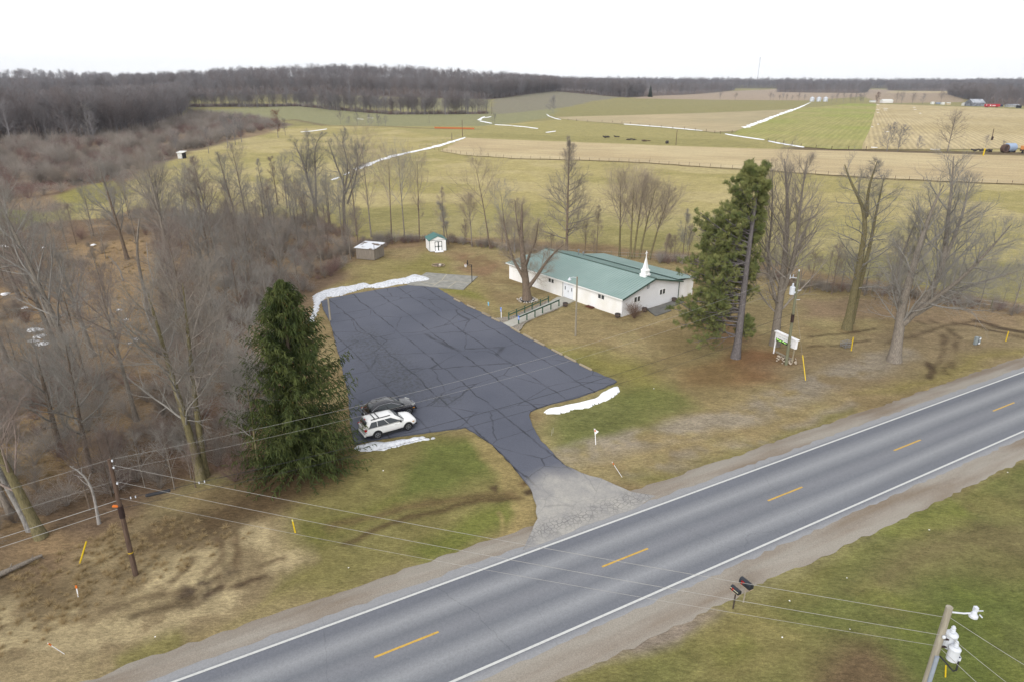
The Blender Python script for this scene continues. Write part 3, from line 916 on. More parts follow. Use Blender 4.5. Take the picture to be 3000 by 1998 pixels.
# ------------------------------------------------------------------ car park with its drive
def lot_mat():
 m, t, b = new_mat('sealed_asphalt')
 L = t.links.new
 ge = N(t, 'ShaderNodeNewGeometry')
 mp = N(t, 'ShaderNodeMapping')
 mp.inputs['Rotation'].default_value = (0, 0, -LANG)
 L(ge.outputs['Position'], mp.inputs[0])
 def noise(scale, det, st=None, rough=0.5, src=mp.outputs[0]):
  n = N(t, 'ShaderNodeTexNoise')
  n.inputs['Scale'].default_value = scale
  n.inputs['Detail'].default_value = det
  n.inputs['Roughness'].default_value = rough
  if st:
   k = N(t, 'ShaderNodeMapping')
   k.inputs['Scale'].default_value = st
   L(src, k.inputs[0])
   src = k.outputs[0]
  L(src, n.inputs['Vector'])
  return n
 def mr(s, lo, hi, a, c):
  r = N(t, 'ShaderNodeMapRange')
  r.inputs['From Min'].default_value = a
  r.inputs['From Max'].default_value = c
  r.inputs['To Min'].default_value = lo
  r.inputs['To Max'].default_value = hi
  L(s, r.inputs[0])
  return r.outputs[0]
 def mixc(f, c1, c2):
  x = N(t, 'ShaderNodeMix', data_type='RGBA')
  L(f, x.inputs[0])
  if isinstance(c1, tuple): x.inputs[6].default_value = (*c1, 1)
  else: L(c1, x.inputs[6])
  if isinstance(c2, tuple): x.inputs[7].default_value = (*c2, 1)
  else: L(c2, x.inputs[7])
  return x.outputs[2]
 base = mixc(mr(noise(0.12, 5).outputs['Fac'], 0, 1, 0.35, 0.65), A(92, 96, 110), A(104, 107, 120))
 fine = mr(noise(11, 5, None, 0.8).outputs['Fac'], 0.84, 1.16, 0.3, 0.7)
 v = N(t, 'ShaderNodeVectorMath', operation='SCALE')
 L(base, v.inputs[0]); L(fine, v.inputs['Scale'])
 c = v.outputs[0]
 # pale scuffs
 sc = mr(noise(1.3, 5, (1, 2.8, 1), 0.75).outputs['Fac'], 0, 0.45, 0.66, 0.76)
 c = mixc(sc, c, A(142, 143, 150))
 # alligator-worn grey-olive patch
 # long construction joints: lines along the lot, a little wandering
 wob = noise(0.35, 4)
 sh = N(t, 'ShaderNodeVectorMath', operation='MULTIPLY_ADD')
 L(wob.outputs['Color'], sh.inputs[0])
 sh.inputs[1].default_value = (0.9, 0.9, 0)
 L(mp.outputs[0], sh.inputs[2])
 fine_w = noise(2.5, 3)
 sh2 = N(t, 'ShaderNodeVectorMath', operation='MULTIPLY_ADD')
 L(fine_w.outputs['Color'], sh2.inputs[0])
 sh2.inputs[1].default_value = (0.25, 0.25, 0)
 L(sh.outputs[0], sh2.inputs[2])
 se = N(t, 'ShaderNodeSeparateXYZ')
 L(sh2.outputs[0], se.inputs[0])
 fr = N(t, 'ShaderNodeMath', operation='PINGPONG')
 L(se.outputs['Y'], fr.inputs[0])
 fr.inputs[1].default_value = 1.75
 jn = mr(fr.outputs[0], 1, 0, 0.03, 0.12)
 # cross cracks: cells longer than wide
 kv = N(t, 'ShaderNodeMapping')
 kv.inputs['Scale'].default_value = (0.19, 0.12, 1)
 L(sh2.outputs[0], kv.inputs[0])
 vo = N(t, 'ShaderNodeTexVoronoi', feature='DISTANCE_TO_EDGE')
 vo.inputs['Scale'].default_value = 1
 L(kv.outputs[0], vo.inputs['Vector'])
 cc = mr(vo.outputs['Distance'], 0.75, 0, 0.003, 0.012)
 mxm = N(t, 'ShaderNodeMath', operation='MAXIMUM')
 L(jn, mxm.inputs[0]); L(cc, mxm.inputs[1])
 brk = mr(noise(0.5, 3).outputs['Fac'], 0.25, 1.0, 0.36, 0.56)
 mk = N(t, 'ShaderNodeMath', operation='MULTIPLY')
 L(mxm.outputs[0], mk.inputs[0]); L(brk, mk.inputs[1])
 c = mixc(mk.outputs[0], c, A(56, 58, 66))
 a = N(t, 'ShaderNodeAttribute')
 a.attribute_name = 'wear'
 spw = N(t, 'ShaderNodeSeparateColor')
 L(a.outputs['Color'], spw.inputs[0])
 # tar-dark speckle in the worn patch (R), pale bleached concrete-grey mouth of the drive (G)
 sp = mr(noise(2.4, 5, None, 0.75).outputs['Fac'], 0, 1, 0.47, 0.58)
 k1 = N(t, 'ShaderNodeMath', operation='MULTIPLY')
 L(sp, k1.inputs[0]); L(spw.outputs[0], k1.inputs[1])
 c = mixc(k1.outputs[0], c, A(76, 79, 82))
 apr = mixc(mr(noise(0.5, 6, (1, 1, 1), 0.7).outputs['Fac'], 0, 1, 0.35, 0.65), A(158, 156, 155), A(190, 186, 178))
 va = N(t, 'ShaderNodeTexVoronoi', feature='DISTANCE_TO_EDGE')
 va.inputs['Scale'].default_value = 0.35
 L(sh2.outputs[0], va.inputs['Vector'])
 ca = mr(va.outputs['Distance'], 0.3, 0, 0.003, 0.012)
 vb = N(t, 'ShaderNodeTexVoronoi', feature='DISTANCE_TO_EDGE')
 vb.inputs['Scale'].default_value = 2.6
 L(ge.outputs['Position'], vb.inputs['Vector'])
 cb = mr(vb.outputs['Distance'], 0.85, 0, 0.03, 0.10)
 kb = N(t, 'ShaderNodeMath', operation='MULTIPLY')
 L(cb, kb.inputs[0]); L(spw.outputs[2], kb.inputs[1])
 km = N(t, 'ShaderNodeMath', operation='MAXIMUM')
 L(ca, km.inputs[0]); L(kb.outputs[0], km.inputs[1])
 apr = mixc(km.outputs[0], apr, A(112, 110, 110))
 v2 = N(t, 'ShaderNodeVectorMath', operation='SCALE')
 L(apr, v2.inputs[0]); L(fine, v2.inputs['Scale'])
 c = mixc(spw.outputs[1], c, v2.outputs[0])
 L(c, b.inputs['Base Color'])
 setin(b, 'Roughness', 0.75)
 setin(b, 'Specular IOR Level', 0.3)
 bp = N(t, 'ShaderNodeBump')
 bp.inputs['Strength'].default_value = 0.25
 bp.inputs['Distance'].default_value = 0.01
 L(fine, bp.inputs['Height'])
 L(bp.outputs[0], b.inputs['Normal'])
 return m
LANG = dir_angle((1130, 846), (1700, 1240))
LOT = [(941, 885), (962, 877), (1002, 869), (1060, 858), (1129.5, 846.5), (1193, 837), (1240, 841), (1279, 845), (1327, 872), (1368.6, 897.6), (1413, 918), (1477, 948.6), (1524, 978), (1617, 1025.7), (1687, 1061), (1735, 1086), (1772, 1102), (1800, 1112), (1807, 1117),
    (1770, 1136), (1695, 1163), (1640, 1176), (1590, 1190), (1555, 1205), (1549, 1216), (1561, 1249), (1586, 1293), (1618, 1325), (1656, 1363), (1705, 1384), (1784, 1411), (1848, 1440), (1920, 1452),
    (1860, 1490), (1700, 1545), (1600, 1590), (1530, 1612), (1545, 1580), (1561, 1555), (1574, 1516), (1570, 1478), (1561, 1440), (1542, 1415), (1516, 1382), (1485, 1344), (1440, 1300), (1402, 1274), (1363, 1251), (1310, 1258), (1258, 1265), (1165, 1277), (1060, 1294), (1040, 1300),
    (1025, 1240), (1020, 1150), (1002, 1075), (985, 1014), (968, 945), (950, 912)]
def build_lot():
 import bmesh
 q = [P(u, v).xy for u, v in LOT]
 rg = random.Random(3)
 o = []
 for i in range(len(q)):
  a, b = q[i], q[(i + 1) % len(q)]
  n = max(1, int((b - a).length / 0.6))
  for k in range(n):
   p = a.lerp(b, k / n)
   o.append(p + Vector((rg.uniform(-.07, .07), rg.uniform(-.07, .07))))
 bm = bmesh.new()
 f = bm.faces.new([bm.verts.new((p.x, p.y, 0.045)) for p in o])
 f.normal_update()
 if f.normal.z < 0: f.normal_flip()
 r = bmesh.ops.extrude_face_region(bm, geom=[f])
 for e in r['geom']:
  if isinstance(e, bmesh.types.BMVert): e.co.z -= 0.2
 bmesh.ops.triangulate(bm, faces=bm.faces[:])
 # refine so the wear colouring has points to sit on
 for it in range(7):
  ed = [e for e in bm.edges if e.calc_length() > 1.6 and all(v.co.z > 0 for v in e.verts)]
  if not ed: break
  bmesh.ops.subdivide_edges(bm, edges=ed, cuts=1)
  bmesh.ops.triangulate(bm, faces=[f for f in bm.faces if len(f.verts) > 3])
 bmesh.ops.recalc_face_normals(bm, faces=bm.faces[:])
 me = bpy.data.meshes.new('parking_lot')
 bm.to_mesh(me)
 bm.free()
 n = len(me.vertices)
 co = np.zeros(n * 3, np.float32)
 me.vertices.foreach_get('co', co)
 co = co.reshape(-1, 3)
 X, Y = co[:, 0], co[:, 1]
 wear = np.zeros((n, 4), np.float32)
 wear[:, 3] = 1
 worn = poly_px([(1010, 1000), (1080, 960), (1180, 1040), (1260, 1130), (1200, 1170), (1110, 1130), (1060, 1060)])
 wear[:, 0] = np.clip(sdist(X, Y, worn) / 3 + 0.5, 0, 1) * 0.8
 c = P(1300, 1170)
 wear[:, 0] = np.maximum(wear[:, 0], np.clip(1 - np.hypot(X - c.x, (Y - c.y) * 1.6) / 3.0, 0, 1))
 ap = poly_px([(1545, 1428), (1600, 1385), (1720, 1378), (2000, 1440), (1950, 1560), (1500, 1660)])
 wear[:, 1] = np.clip(sdist(X, Y, ap) / 2.2 + 0.5, 0, 1)
 d = (np.stack([X, Y], 1) - np.array([ro.x, ro.y])) @ np.array([rn.x, rn.y])
 wear[:, 2] = np.clip(1 - np.abs(d - 5.0) / 1.1, 0, 1)
 at = me.color_attributes.new('wear', 'FLOAT_COLOR', 'POINT')
 at.data.foreach_set('color', wear.ravel())
 return link_mesh('parking_lot', me, lot_mat())
lot = tag(build_lot(), kind='structure')
CONC = pmat('weathered_concrete', A(176, 174, 166), 0.9, scale=1.2, col2=A(150, 149, 143), bump=0.004, bscale=30, spec=0.15, coord='World')
CONC_PALE = pmat('pale_concrete', A(206, 203, 192), 0.9, scale=2.0, col2=A(192, 189, 178), bump=0.004, bscale=30, spec=0.15, coord='World')
CONC_DARK = pmat('dark_concrete', A(136, 134, 128), 0.9, scale=0.9, col2=A(116, 115, 112), bump=0.004, bscale=30, spec=0.15, coord='World')
Z2 = lambda x, y: (1020 + x / 5.8875, 670 + y / 5.8875)      # enlarged views used for measuring
court = sheet('concrete_court', [Z2(1020, 970), Z2(1345, 765), Z2(2235, 832), Z2(1990, 1055), Z2(1530, 1022)], 0.05, CONC, thick=0.15)
SEALM = pmat('joint_sealant', A(196, 188, 166), 0.9, var=0.1)
for k, (a_, b_) in enumerate(((Z2(1470, 990), Z2(1620, 890)), (Z2(1620, 890), Z2(1700, 790)), (Z2(1620, 895), Z2(2120, 945)), (Z2(1260, 925), Z2(1500, 965)), (Z2(1720, 1025), Z2(1860, 925)))):
 mb = MB()
 a3, b3 = P(*a_, 0.052), P(*b_, 0.052)
 mb.bar(a3, b3, 0.13, 0.006)
 mb.build('court_joint', SEALM, court)
Z8 = lambda x, y: (1430 + x / 7.84, 780 + y / 7.84)
walk = sheet('walkway', [Z8(345, 1318), Z8(680, 1180), Z8(1400, 840), Z8(1590, 720), Z8(1735, 715), Z8(1990, 805), Z8(1830, 875), Z8(1640, 950), Z8(880, 1265), Z8(525, 1415)], 0.06, CONC_PALE, thick=0.16)
Z7 = lambda x, y: (1400 + x / 3.136, 600 + y / 3.136)
sheet('patio', [(1894, 907), (1932, 896), (1968, 884), (1992, 878), (2004, 886), (1954, 905), (1967, 911), (1921, 927)], 0.05, CONC_DARK, thick=0.14)
# crushed-stone borders of the walkway
STONE = pmat('crushed_stone', A(188, 180, 168), 0.95, scale=9.0, col2=A(128, 118, 106), bump=0.03, bscale=16, spec=0.1, coord='World', pos=(0.4, 0.6))
sheet('stone_border', [Z8(90, 1205), Z8(280, 1190), Z8(470, 1170), Z8(640, 1120), Z8(1010, 950), Z8(1390, 790), Z8(1420, 830), Z8(690, 1172), Z8(345, 1312), Z8(200, 1290)], 0.04, STONE, wob=0.06, step=0.4)
sheet('stone_border', [Z8(530, 1430), Z8(885, 1275), Z8(1640, 960), Z8(1600, 1000), Z8(1050, 1210), Z8(830, 1330), Z8(760, 1440), Z8(700, 1500)], 0.04, STONE, wob=0.06, step=0.4)
# ================================================================== TREES
def perp_frame(T):
 ref = np.where(np.abs(T[:, 2:3]) < 0.9, np.array([[0, 0, 1.0]]), np.array([[1.0, 0, 0]]))
 e1 = np.cross(T, ref)
 e1 /= np.linalg.norm(e1, axis=1, keepdims=True) + 1e-9
 return e1, np.cross(e1, T)
def tubes_np(PL, RD, sides, phase=0.0):
 """PL (n, k, 3) centre lines, RD (n, k) radii -> vertices and quads"""
 n, k, _ = PL.shape
 T = np.empty_like(PL)
 T[:, 1:-1] = PL[:, 2:] - PL[:, :-2]
 T[:, 0] = PL[:, 1] - PL[:, 0]
 T[:, -1] = PL[:, -1] - PL[:, -2]
 T /= np.linalg.norm(T, axis=2, keepdims=True) + 1e-9
 mean = PL[:, -1] - PL[:, 0]
 mean /= np.linalg.norm(mean, axis=1, keepdims=True) + 1e-9
 r1, r2 = perp_frame(mean)
 a = phase + np.arange(sides) * 2 * PI / sides
 E1 = np.repeat(r1[:, None], k, 1)
 E2 = np.cross(T, E1)
 E2 /= np.linalg.norm(E2, axis=2, keepdims=True) + 1e-9
 E1 = np.cross(E2, T)
 V = PL[:, :, None, :] + RD[:, :, None, None] * (E1[:, :, None, :] * np.cos(a)[None, None, :, None] + E2[:, :, None, :] * np.sin(a)[None, None, :, None])
 base = (np.arange(n) * k * sides)[:, None, None]
 i = np.arange(k - 1)[None, :, None] * sides
 j = np.arange(sides)[None, None, :]
 j2 = (j + 1) % sides
 F = np.stack([base + i + j, base + i + j2, base + i + sides + j2, base + i + sides + j], axis=-1).reshape(-1, 4)
 return V.reshape(-1, 3), F
class Geo:
 def __init__(s): s.V, s.F, s.T, s.n = [], [], [], 0
 def quads(s, V, F):
  s.V.append(V); s.F.append(F + s.n); s.n += len(V)
 def tris(s, V, T):
  s.V.append(V); s.T.append(T + s.n); s.n += len(V)
 def mesh(s, name, smooth=True):
  V = np.concatenate(s.V) if s.V else np.zeros((0, 3))
  return np_mesh(name, V, np.concatenate(s.F) if s.F else None, np.concatenate(s.T) if s.T else None, smooth)
def interp(PL, t):
 """points and tangents at parameter t (n, m) of polylines (n, k, 3)"""
 n, k, _ = PL.shape
 x = np.clip(t, 0, 0.9999) * (k - 1)
 i = np.floor(x).astype(int)
 f = (x - i)[..., None]
 r = np.arange(n)[:, None]
 a, b = PL[r, i], PL[r, i + 1]
 d = b - a
 return a * (1 - f) + b * f, d / (np.linalg.norm(d, axis=2, keepdims=True) + 1e-9)
def walk_lines(rng, start, d, length, k, wob, trop, up=(0, 0, 1.0)):
 """n wandering branches: start (n,3), unit direction (n,3), length (n,)"""
 n = len(start)
 PL = np.empty((n, k, 3))
 PL[:, 0] = start
 d = d.copy()
 upv = np.array(up)
 for i in range(1, k):
  d = d + rng.normal(0, wob, (n, 3)) + upv * (trop / (k - 1))
  d /= np.linalg.norm(d, axis=1, keepdims=True) + 1e-9
  PL[:, i] = PL[:, i - 1] + d * (length / (k - 1))[:, None]
 return PL
def sprout(rng, PL, RD, lev):
 """children of every branch: lev has n, t0, t1, ang, angv, len(function of t and parent length), rr, k, wob, trop, rmin"""
 n, k, _ = PL.shape
 m = lev['n']
 t = lev['t0'] + (lev['t1'] - lev['t0']) * ((np.arange(m)[None, :] + rng.uniform(0, 1, (n, m))) / m)
 p, tg = interp(PL, t)
 plen = np.linalg.norm(np.diff(PL, axis=1), axis=2).sum(1)
 x = np.clip(t, 0, 0.9999) * (k - 1)
 i = np.floor(x).astype(int)
 f = x - i
 r = np.arange(n)[:, None]
 rad = RD[r, i] * (1 - f) + RD[r, np.minimum(i + 1, k - 1)] * f
 p, tg, t = p.reshape(-1, 3), tg.reshape(-1, 3), t.ravel()
 rad = rad.ravel()
 e1, e2 = perp_frame(tg)
 az = (np.arange(m)[None, :] * 2.4 + rng.uniform(0, 6.28, (n, 1)) + rng.normal(0, 0.5, (n, m))).ravel()
 ang = lev['ang'](t) if callable(lev['ang']) else np.full(len(t), lev['ang'])
 ang = ang + rng.normal(0, lev.get('angv', 0.15), len(t))
 d = tg * np.cos(ang)[:, None] + (e1 * np.cos(az)[:, None] + e2 * np.sin(az)[:, None]) * np.sin(ang)[:, None]
 if 'flat' in lev: d[:, 2] *= lev['flat']
 d /= np.linalg.norm(d, axis=1, keepdims=True)
 L = lev['len'](t, np.repeat(plen, m)) * rng.uniform(0.65, 1.25, len(t))
 keep = L > 0.03
 if 'keep' in lev: keep &= rng.uniform(0, 1, len(t)) < lev['keep']
 p, d, L, rad = p[keep], d[keep], L[keep], rad[keep]
 r0 = np.minimum(rad * lev.get('rr', 0.6), lev.get('rmax', 9) * np.ones(len(rad)))
 if 'rl' in lev: r0 = np.minimum(r0, lev['rl'] * L + 0.006)
 r0 = np.maximum(r0, lev['rmin'])
 kk = lev['k']
 PL2 = walk_lines(rng, p, d, L, kk, lev.get('wob', 0.1), lev.get('trop', 0.2), lev.get('up', (0, 0, 1)))
 s = np.linspace(0, 1, kk)
 RD2 = r0[:, None] * (1 - s * (1 - lev.get('tip', 0.35)))[None, :]
 return PL2, RD2
def trunk_line(pts, r0, r1, rng, k=14, wob=0.0, flare=1.35):
 """a smooth trunk through given points (metres, base first)"""
 pts = np.array(pts, float)
 seg = np.r_[0, np.cumsum(np.linalg.norm(np.diff(pts, axis=0), axis=1))]
 s = np.linspace(0, seg[-1], k)
 out = np.stack([np.interp(s, seg, pts[:, c]) for c in range(3)], 1)
 if wob:
  w_ = rng.normal(0, wob, (k, 3)); w_[:, 2] = 0; w_[0] = 0
  out = out + np.cumsum(w_, 0) * 0.5
 for _ in range(2):
  out[1:-1] = (out[:-2] + 2 * out[1:-1] + out[2:]) / 4
 u = np.linspace(0, 1, k)
 rd = r0 * (1 - u) ** 0.8 + r1 * u
 rd[0] *= flare
 rd[1] *= 1 + (flare - 1) * 0.25
 return out[None], rd[None]
def wood_mat(name, c1, c2, rand=0.12, moss=None, side=None):
 return pmat(name, c1, 0.95, scale=5.0, col2=c2, stretch=(3, 3, 0.6), spec=0.08, objrand=rand, bump=0.012, bscale=18)
BARK_G = wood_mat('grey_bark', A(130, 122, 113), A(166, 156, 144))
BARK_B = wood_mat('brown_bark', A(116, 102, 91), A(150, 134, 118))
BARK_O = wood_mat('mossy_bark', A(116, 109, 82), A(150, 140, 106))
BARK_P = wood_mat('pale_bark', A(150, 144, 138), A(190, 186, 182))
BARK_PINE = wood_mat('pine_bark', A(108, 102, 102), A(146, 140, 140))
TWIG_G = wood_mat('grey_twigs', A(152, 148, 142), A(178, 173, 166), 0.15)
TWIG_B = wood_mat('brown_twigs', A(144, 136, 127), A(170, 160, 150), 0.15)
TWIG_R = wood_mat('reddish_twigs', A(146, 132, 124), A(170, 154, 145), 0.15)
TWIG_T = wood_mat('tan_twigs', A(168, 154, 138), A(194, 179, 161), 0.15)
RUST_LEAF = pmat('rust_leaves', A(150, 96, 62), 0.9, scale=3, col2=A(126, 84, 60), spec=0.1, objrand=0.1)
def shape(kind):
 """length of a limb by its height t on the trunk, as a share of the tree's height"""
 return {
  'cone': lambda t: 0.34 * (1.05 - t) ** 0.9,
  'oval': lambda t: 0.30 * np.sqrt(np.clip(1.02 - (2 * t - 1.0) ** 2, 0.03, 1)),
  'vase': lambda t: 0.42 * (1.1 - t) ** 0.55,
  'wide': lambda t: 0.46 * (1.08 - t) ** 0.45,
  'slim': lambda t: 0.17 * (1.1 - t) ** 0.6,
 }[kind]
def bare_tree(seed, H, r0, kind='oval', limbs=16, t0=0.25, ang=(1.1, 0.5), trop=0.35, dens=1.0, trunks=None, wob=0.05, sides=(9, 5, 4, 3), fine=True, twig_r=0.006, up_twig=0.25, t1=0.98, flat=1.0, lean=(0, 0), gnarl=1.0, lenk=1.0, brk=8, twk=7):
 """trunk mesh and crown mesh of a leafless tree"""
 rng = np.random.default_rng(seed)
 tk, cr = Geo(), Geo()
 if trunks is None:
  trunks = [([(0, 0, -0.1), (lean[0] * 0.4, lean[1] * 0.4, H * 0.45), (lean[0], lean[1], H)], r0, r0 * 0.10)]
 sh = shape(kind)
 for pts, ra_, rb_ in trunks:
  PL, RD = trunk_line(pts, ra_, rb_, rng, 16, wob * gnarl * 0.4 * max(1.0, H / 12), 1.35 if pts[0][2] <= 0 else 1.0)
  V, F = tubes_np(PL, RD, sides[0])
  tk.quads(V, F)
  TL = np.linalg.norm(np.diff(PL[0], axis=0), axis=1).sum()
  a0, a1 = ang
  l1 = dict(n=max(3, int(limbs)), t0=t0, t1=t1, ang=lambda t: a0 + (a1 - a0) * t, angv=0.16, len=lambda t, pl: TL * sh((t - t0) / (1 - t0)) * lenk * 1.3, rr=0.5, rmin=0.016, rmax=0.4, rl=0.016, k=9, wob=0.065 * gnarl, trop=trop, tip=0.2, flat=flat)
  P1, R1 = sprout(rng, PL, RD, l1)
  V, F = tubes_np(P1, R1, sides[1]); cr.quads(V, F)
  l2 = dict(n=max(2, int(brk * dens)), t0=0.12, t1=0.95, ang=0.66, angv=0.2, len=lambda t, pl: pl * (0.60 - 0.34 * t), rr=0.6, rmin=0.010, rl=0.012, k=7, wob=0.08 * gnarl, trop=trop * 0.7, tip=0.25)
  P2, R2 = sprout(rng, P1, R1, l2)
  V, F = tubes_np(P2, R2, sides[2]); cr.quads(V, F)
  # shoots straight off the limbs fill the gaps between the branches
  l3b = dict(n=max(2, int(6 * dens)), t0=0.2, t1=1.0, ang=0.7, angv=0.25, len=lambda t, pl: 0.35 + pl * 0.12, rr=0.5, rmin=twig_r, rmax=0.014, k=4, wob=0.1, trop=up_twig, tip=0.5)
  P3b, R3b = sprout(rng, P1, R1, l3b)
  V, F = tubes_np(P3b, R3b, 3); cr.quads(V, F)
  l3 = dict(n=max(2, int(twk * dens)), t0=0.12, t1=1.0, ang=0.55, angv=0.22, len=lambda t, pl: pl * (0.56 - 0.22 * t) + 0.22, rr=0.6, rmin=twig_r, rmax=0.016, k=5, wob=0.09 * gnarl, trop=up_twig, tip=0.5)
  P3, R3 = sprout(rng, P2, R2, l3)
  V, F = tubes_np(P3, R3, sides[3]); cr.quads(V, F)
  if fine:
   l4 = dict(n=max(2, int(4 * dens)), t0=0.15, t1=0.95, ang=0.5, angv=0.22, len=lambda t, pl: pl * 0.5 + 0.16, rr=0.7, rmin=twig_r * 0.75, rmax=0.010, k=3, wob=0.08, trop=up_twig, tip=0.6)
   P4, R4 = sprout(rng, P3, R3, l4)
   V, F = tubes_np(P4, R4, 3); cr.quads(V, F)
  # fine sprays on the limbs too
 return tk.mesh('trunk'), cr.mesh('crown')
def plant(name, meshes, loc, rz=0.0, sc=1.0, label=None, cat='tree', group=None, mats=(None, None), sz=None):
 root = empty(name, (loc[0], loc[1], loc[2] if len(loc) > 2 else 0.0), rz, label, cat, group)
 root.scale = (sc, sc, sz or sc)
 for nm, me, m in zip(('trunk', 'crown'), meshes, mats):
  if m is not None and not me.materials: me.materials.append(m)
  o = bpy.data.objects.new(nm, me)
  COL.objects.link(o)
  o.parent = root
 return root
def nverts(): return sum(len(m.vertices) for m in bpy.data.meshes)
# ================================================================== TREES IN PLACE
def vplane(base, u, v):
 """point at pixel (u, v) on the upright plane through base that faces the flier, relative to base"""
 n = np.array([base.x, base.y, 0.0]); n /= np.linalg.norm(n)
 d = ray(u, v)
 c0 = np.array([0, 0, CAMH])
 t = ((np.array(base) - c0) @ n) / (d @ n)
 q = c0 + d * t
 return q - np.array(base)
def traced(base, pix, depth=None, seed=0):
 """trunk points traced from the photograph; a little depth so that it is no flat figure"""
 n = np.array([base.x, base.y, 0.0]); n /= np.linalg.norm(n)
 o = []
 for i, (u, v) in enumerate(pix):
  q = vplane(base, u, v)
  if depth: q = q + n * depth[i]
  o.append(tuple(q))
 o[0] = (o[0][0], o[0][1], min(o[0][2], -0.1) if i and pix[0][1] >= 0 and abs(o[0][2]) < 0.3 else o[0][2])
 return o
def own(name, u, v, seed, trunks, label, mats, cat='tree', **kw):
 """a tree of its own shape: trunks = [(pixels, depths, r0, r1)]"""
 b = P(u, v)
 tr = [(traced(b, px, dp), r0, r1) for px, dp, r0, r1 in trunks]
 ms = bare_tree(seed, 10, 0.3, trunks=tr, **kw)
 return plant(name, ms, b, label=label, cat=cat, mats=mats)
Z9 = lambda x, y: (1950 + x / 2.24, 450 + y / 2.24)
ZY = lambda x, y: (1440 + x / 7.838, 700 + y / 7.838)
# maple behind the sign
own('maple_tree', 2270, 1010, 21, [
 ([Z9(715, 1255), Z9(735, 1050), Z9(770, 850), Z9(785, 650), Z9(800, 400), Z9(790, 200), Z9(775, 45)], [0, 0, 0, .4, .8, 1, 1.2], 0.50, 0.04),
 ([Z9(745, 960), Z9(800, 840), Z9(850, 640), Z9(880, 400), Z9(900, 200), Z9(930, 40)], [0, -.3, -.8, -1.2, -1.5, -1.8], 0.28, 0.03),
 ([Z9(735, 1000), Z9(690, 860), Z9(660, 700), Z9(690, 500), Z9(700, 300), Z9(700, 120)], [0, .3, .8, 1.0, .6, .6], 0.20, 0.025)],
 'tall upright maple with two leading stems behind the church sign', (BARK_G, TWIG_B), kind='slim', limbs=26, t0=0.16, ang=(1.05, 0.4), trop=0.45, lenk=1.5, gnarl=0.9, brk=8, twk=6, dens=0.9)
# two trunks leaning together
own('leaning_tree', 2485, 965, 22, [
 ([Z9(1190, 1145), Z9(1225, 980), Z9(1260, 800), Z9(1305, 560), Z9(1320, 400), Z9(1275, 300), Z9(1210, 210), Z9(1170, 80)], [0, 0, 0, .2, .3, .3, .5, .8], 0.52, 0.05),
 ([Z9(1215, 1130), Z9(1255, 950), Z9(1300, 760), Z9(1345, 590), Z9(1370, 430), Z9(1400, 300), Z9(1430, 160)], [.8, .8, .9, 1.2, 1.6, 2, 2.2], 0.36, 0.04),
 ([Z9(1318, 420), Z9(1325, 300), Z9(1340, 190), Z9(1390, 50)], [.3, .1, -.3, -.6], 0.22, 0.03)],
 'leaning mossy tree with paired trunks, bent top and drooping lower limbs', (BARK_O, TWIG_G), kind='slim', limbs=22, t0=0.25, ang=(1.5, 0.6), trop=0.1, lenk=1.3, gnarl=1.4, brk=8, twk=6, dens=0.85)
# the spreading one by the road
own('spreading_tree', 2630, 1058, 23, [
 ([Z9(1498, 1362), Z9(1520, 1230), Z9(1545, 1120), Z9(1540, 1020), Z9(1590, 880), Z9(1660, 640), Z9(1740, 380), Z9(1830, 200)], [0, 0, 0, -.3, -.8, -1, -1.2, -1.2], 0.62, 0.04),
 ([Z9(1555, 1120), Z9(1640, 1050), Z9(1760, 890), Z9(1835, 720), Z9(1850, 470), Z9(1880, 250), Z9(1895, 30)], [0, .3, .8, 1, 1, 1.2, 1.4], 0.40, 0.03),
 ([Z9(1600, 1080), Z9(1740, 960), Z9(1900, 830), Z9(2040, 680), Z9(2160, 540), Z9(2260, 420)], [0, -.8, -2, -3, -3.5, -4], 0.30, 0.03),
 ([Z9(1640, 1060), Z9(1800, 980), Z9(2000, 900), Z9(2180, 860), Z9(2340, 830)], [0, 1, 2, 3, 4], 0.24, 0.03),
 ([Z9(1830, 720), Z9(1900, 560), Z9(1960, 400), Z9(2000, 200)], [1, 2, 3, 4], 0.22, 0.03),
 ([Z9(1540, 1020), Z9(1500, 900), Z9(1540, 700), Z9(1600, 540), Z9(1650, 440)], [-.3, .8, 2, 2.5, 3], 0.20, 0.03)],
 'broad many-limbed bare tree leaning right beside the road verge', (BARK_G, TWIG_G), kind='slim', limbs=24, t0=0.18, ang=(0.9, 0.6), trop=0.25, lenk=1.6, gnarl=1.3, brk=8, twk=6, dens=0.9)
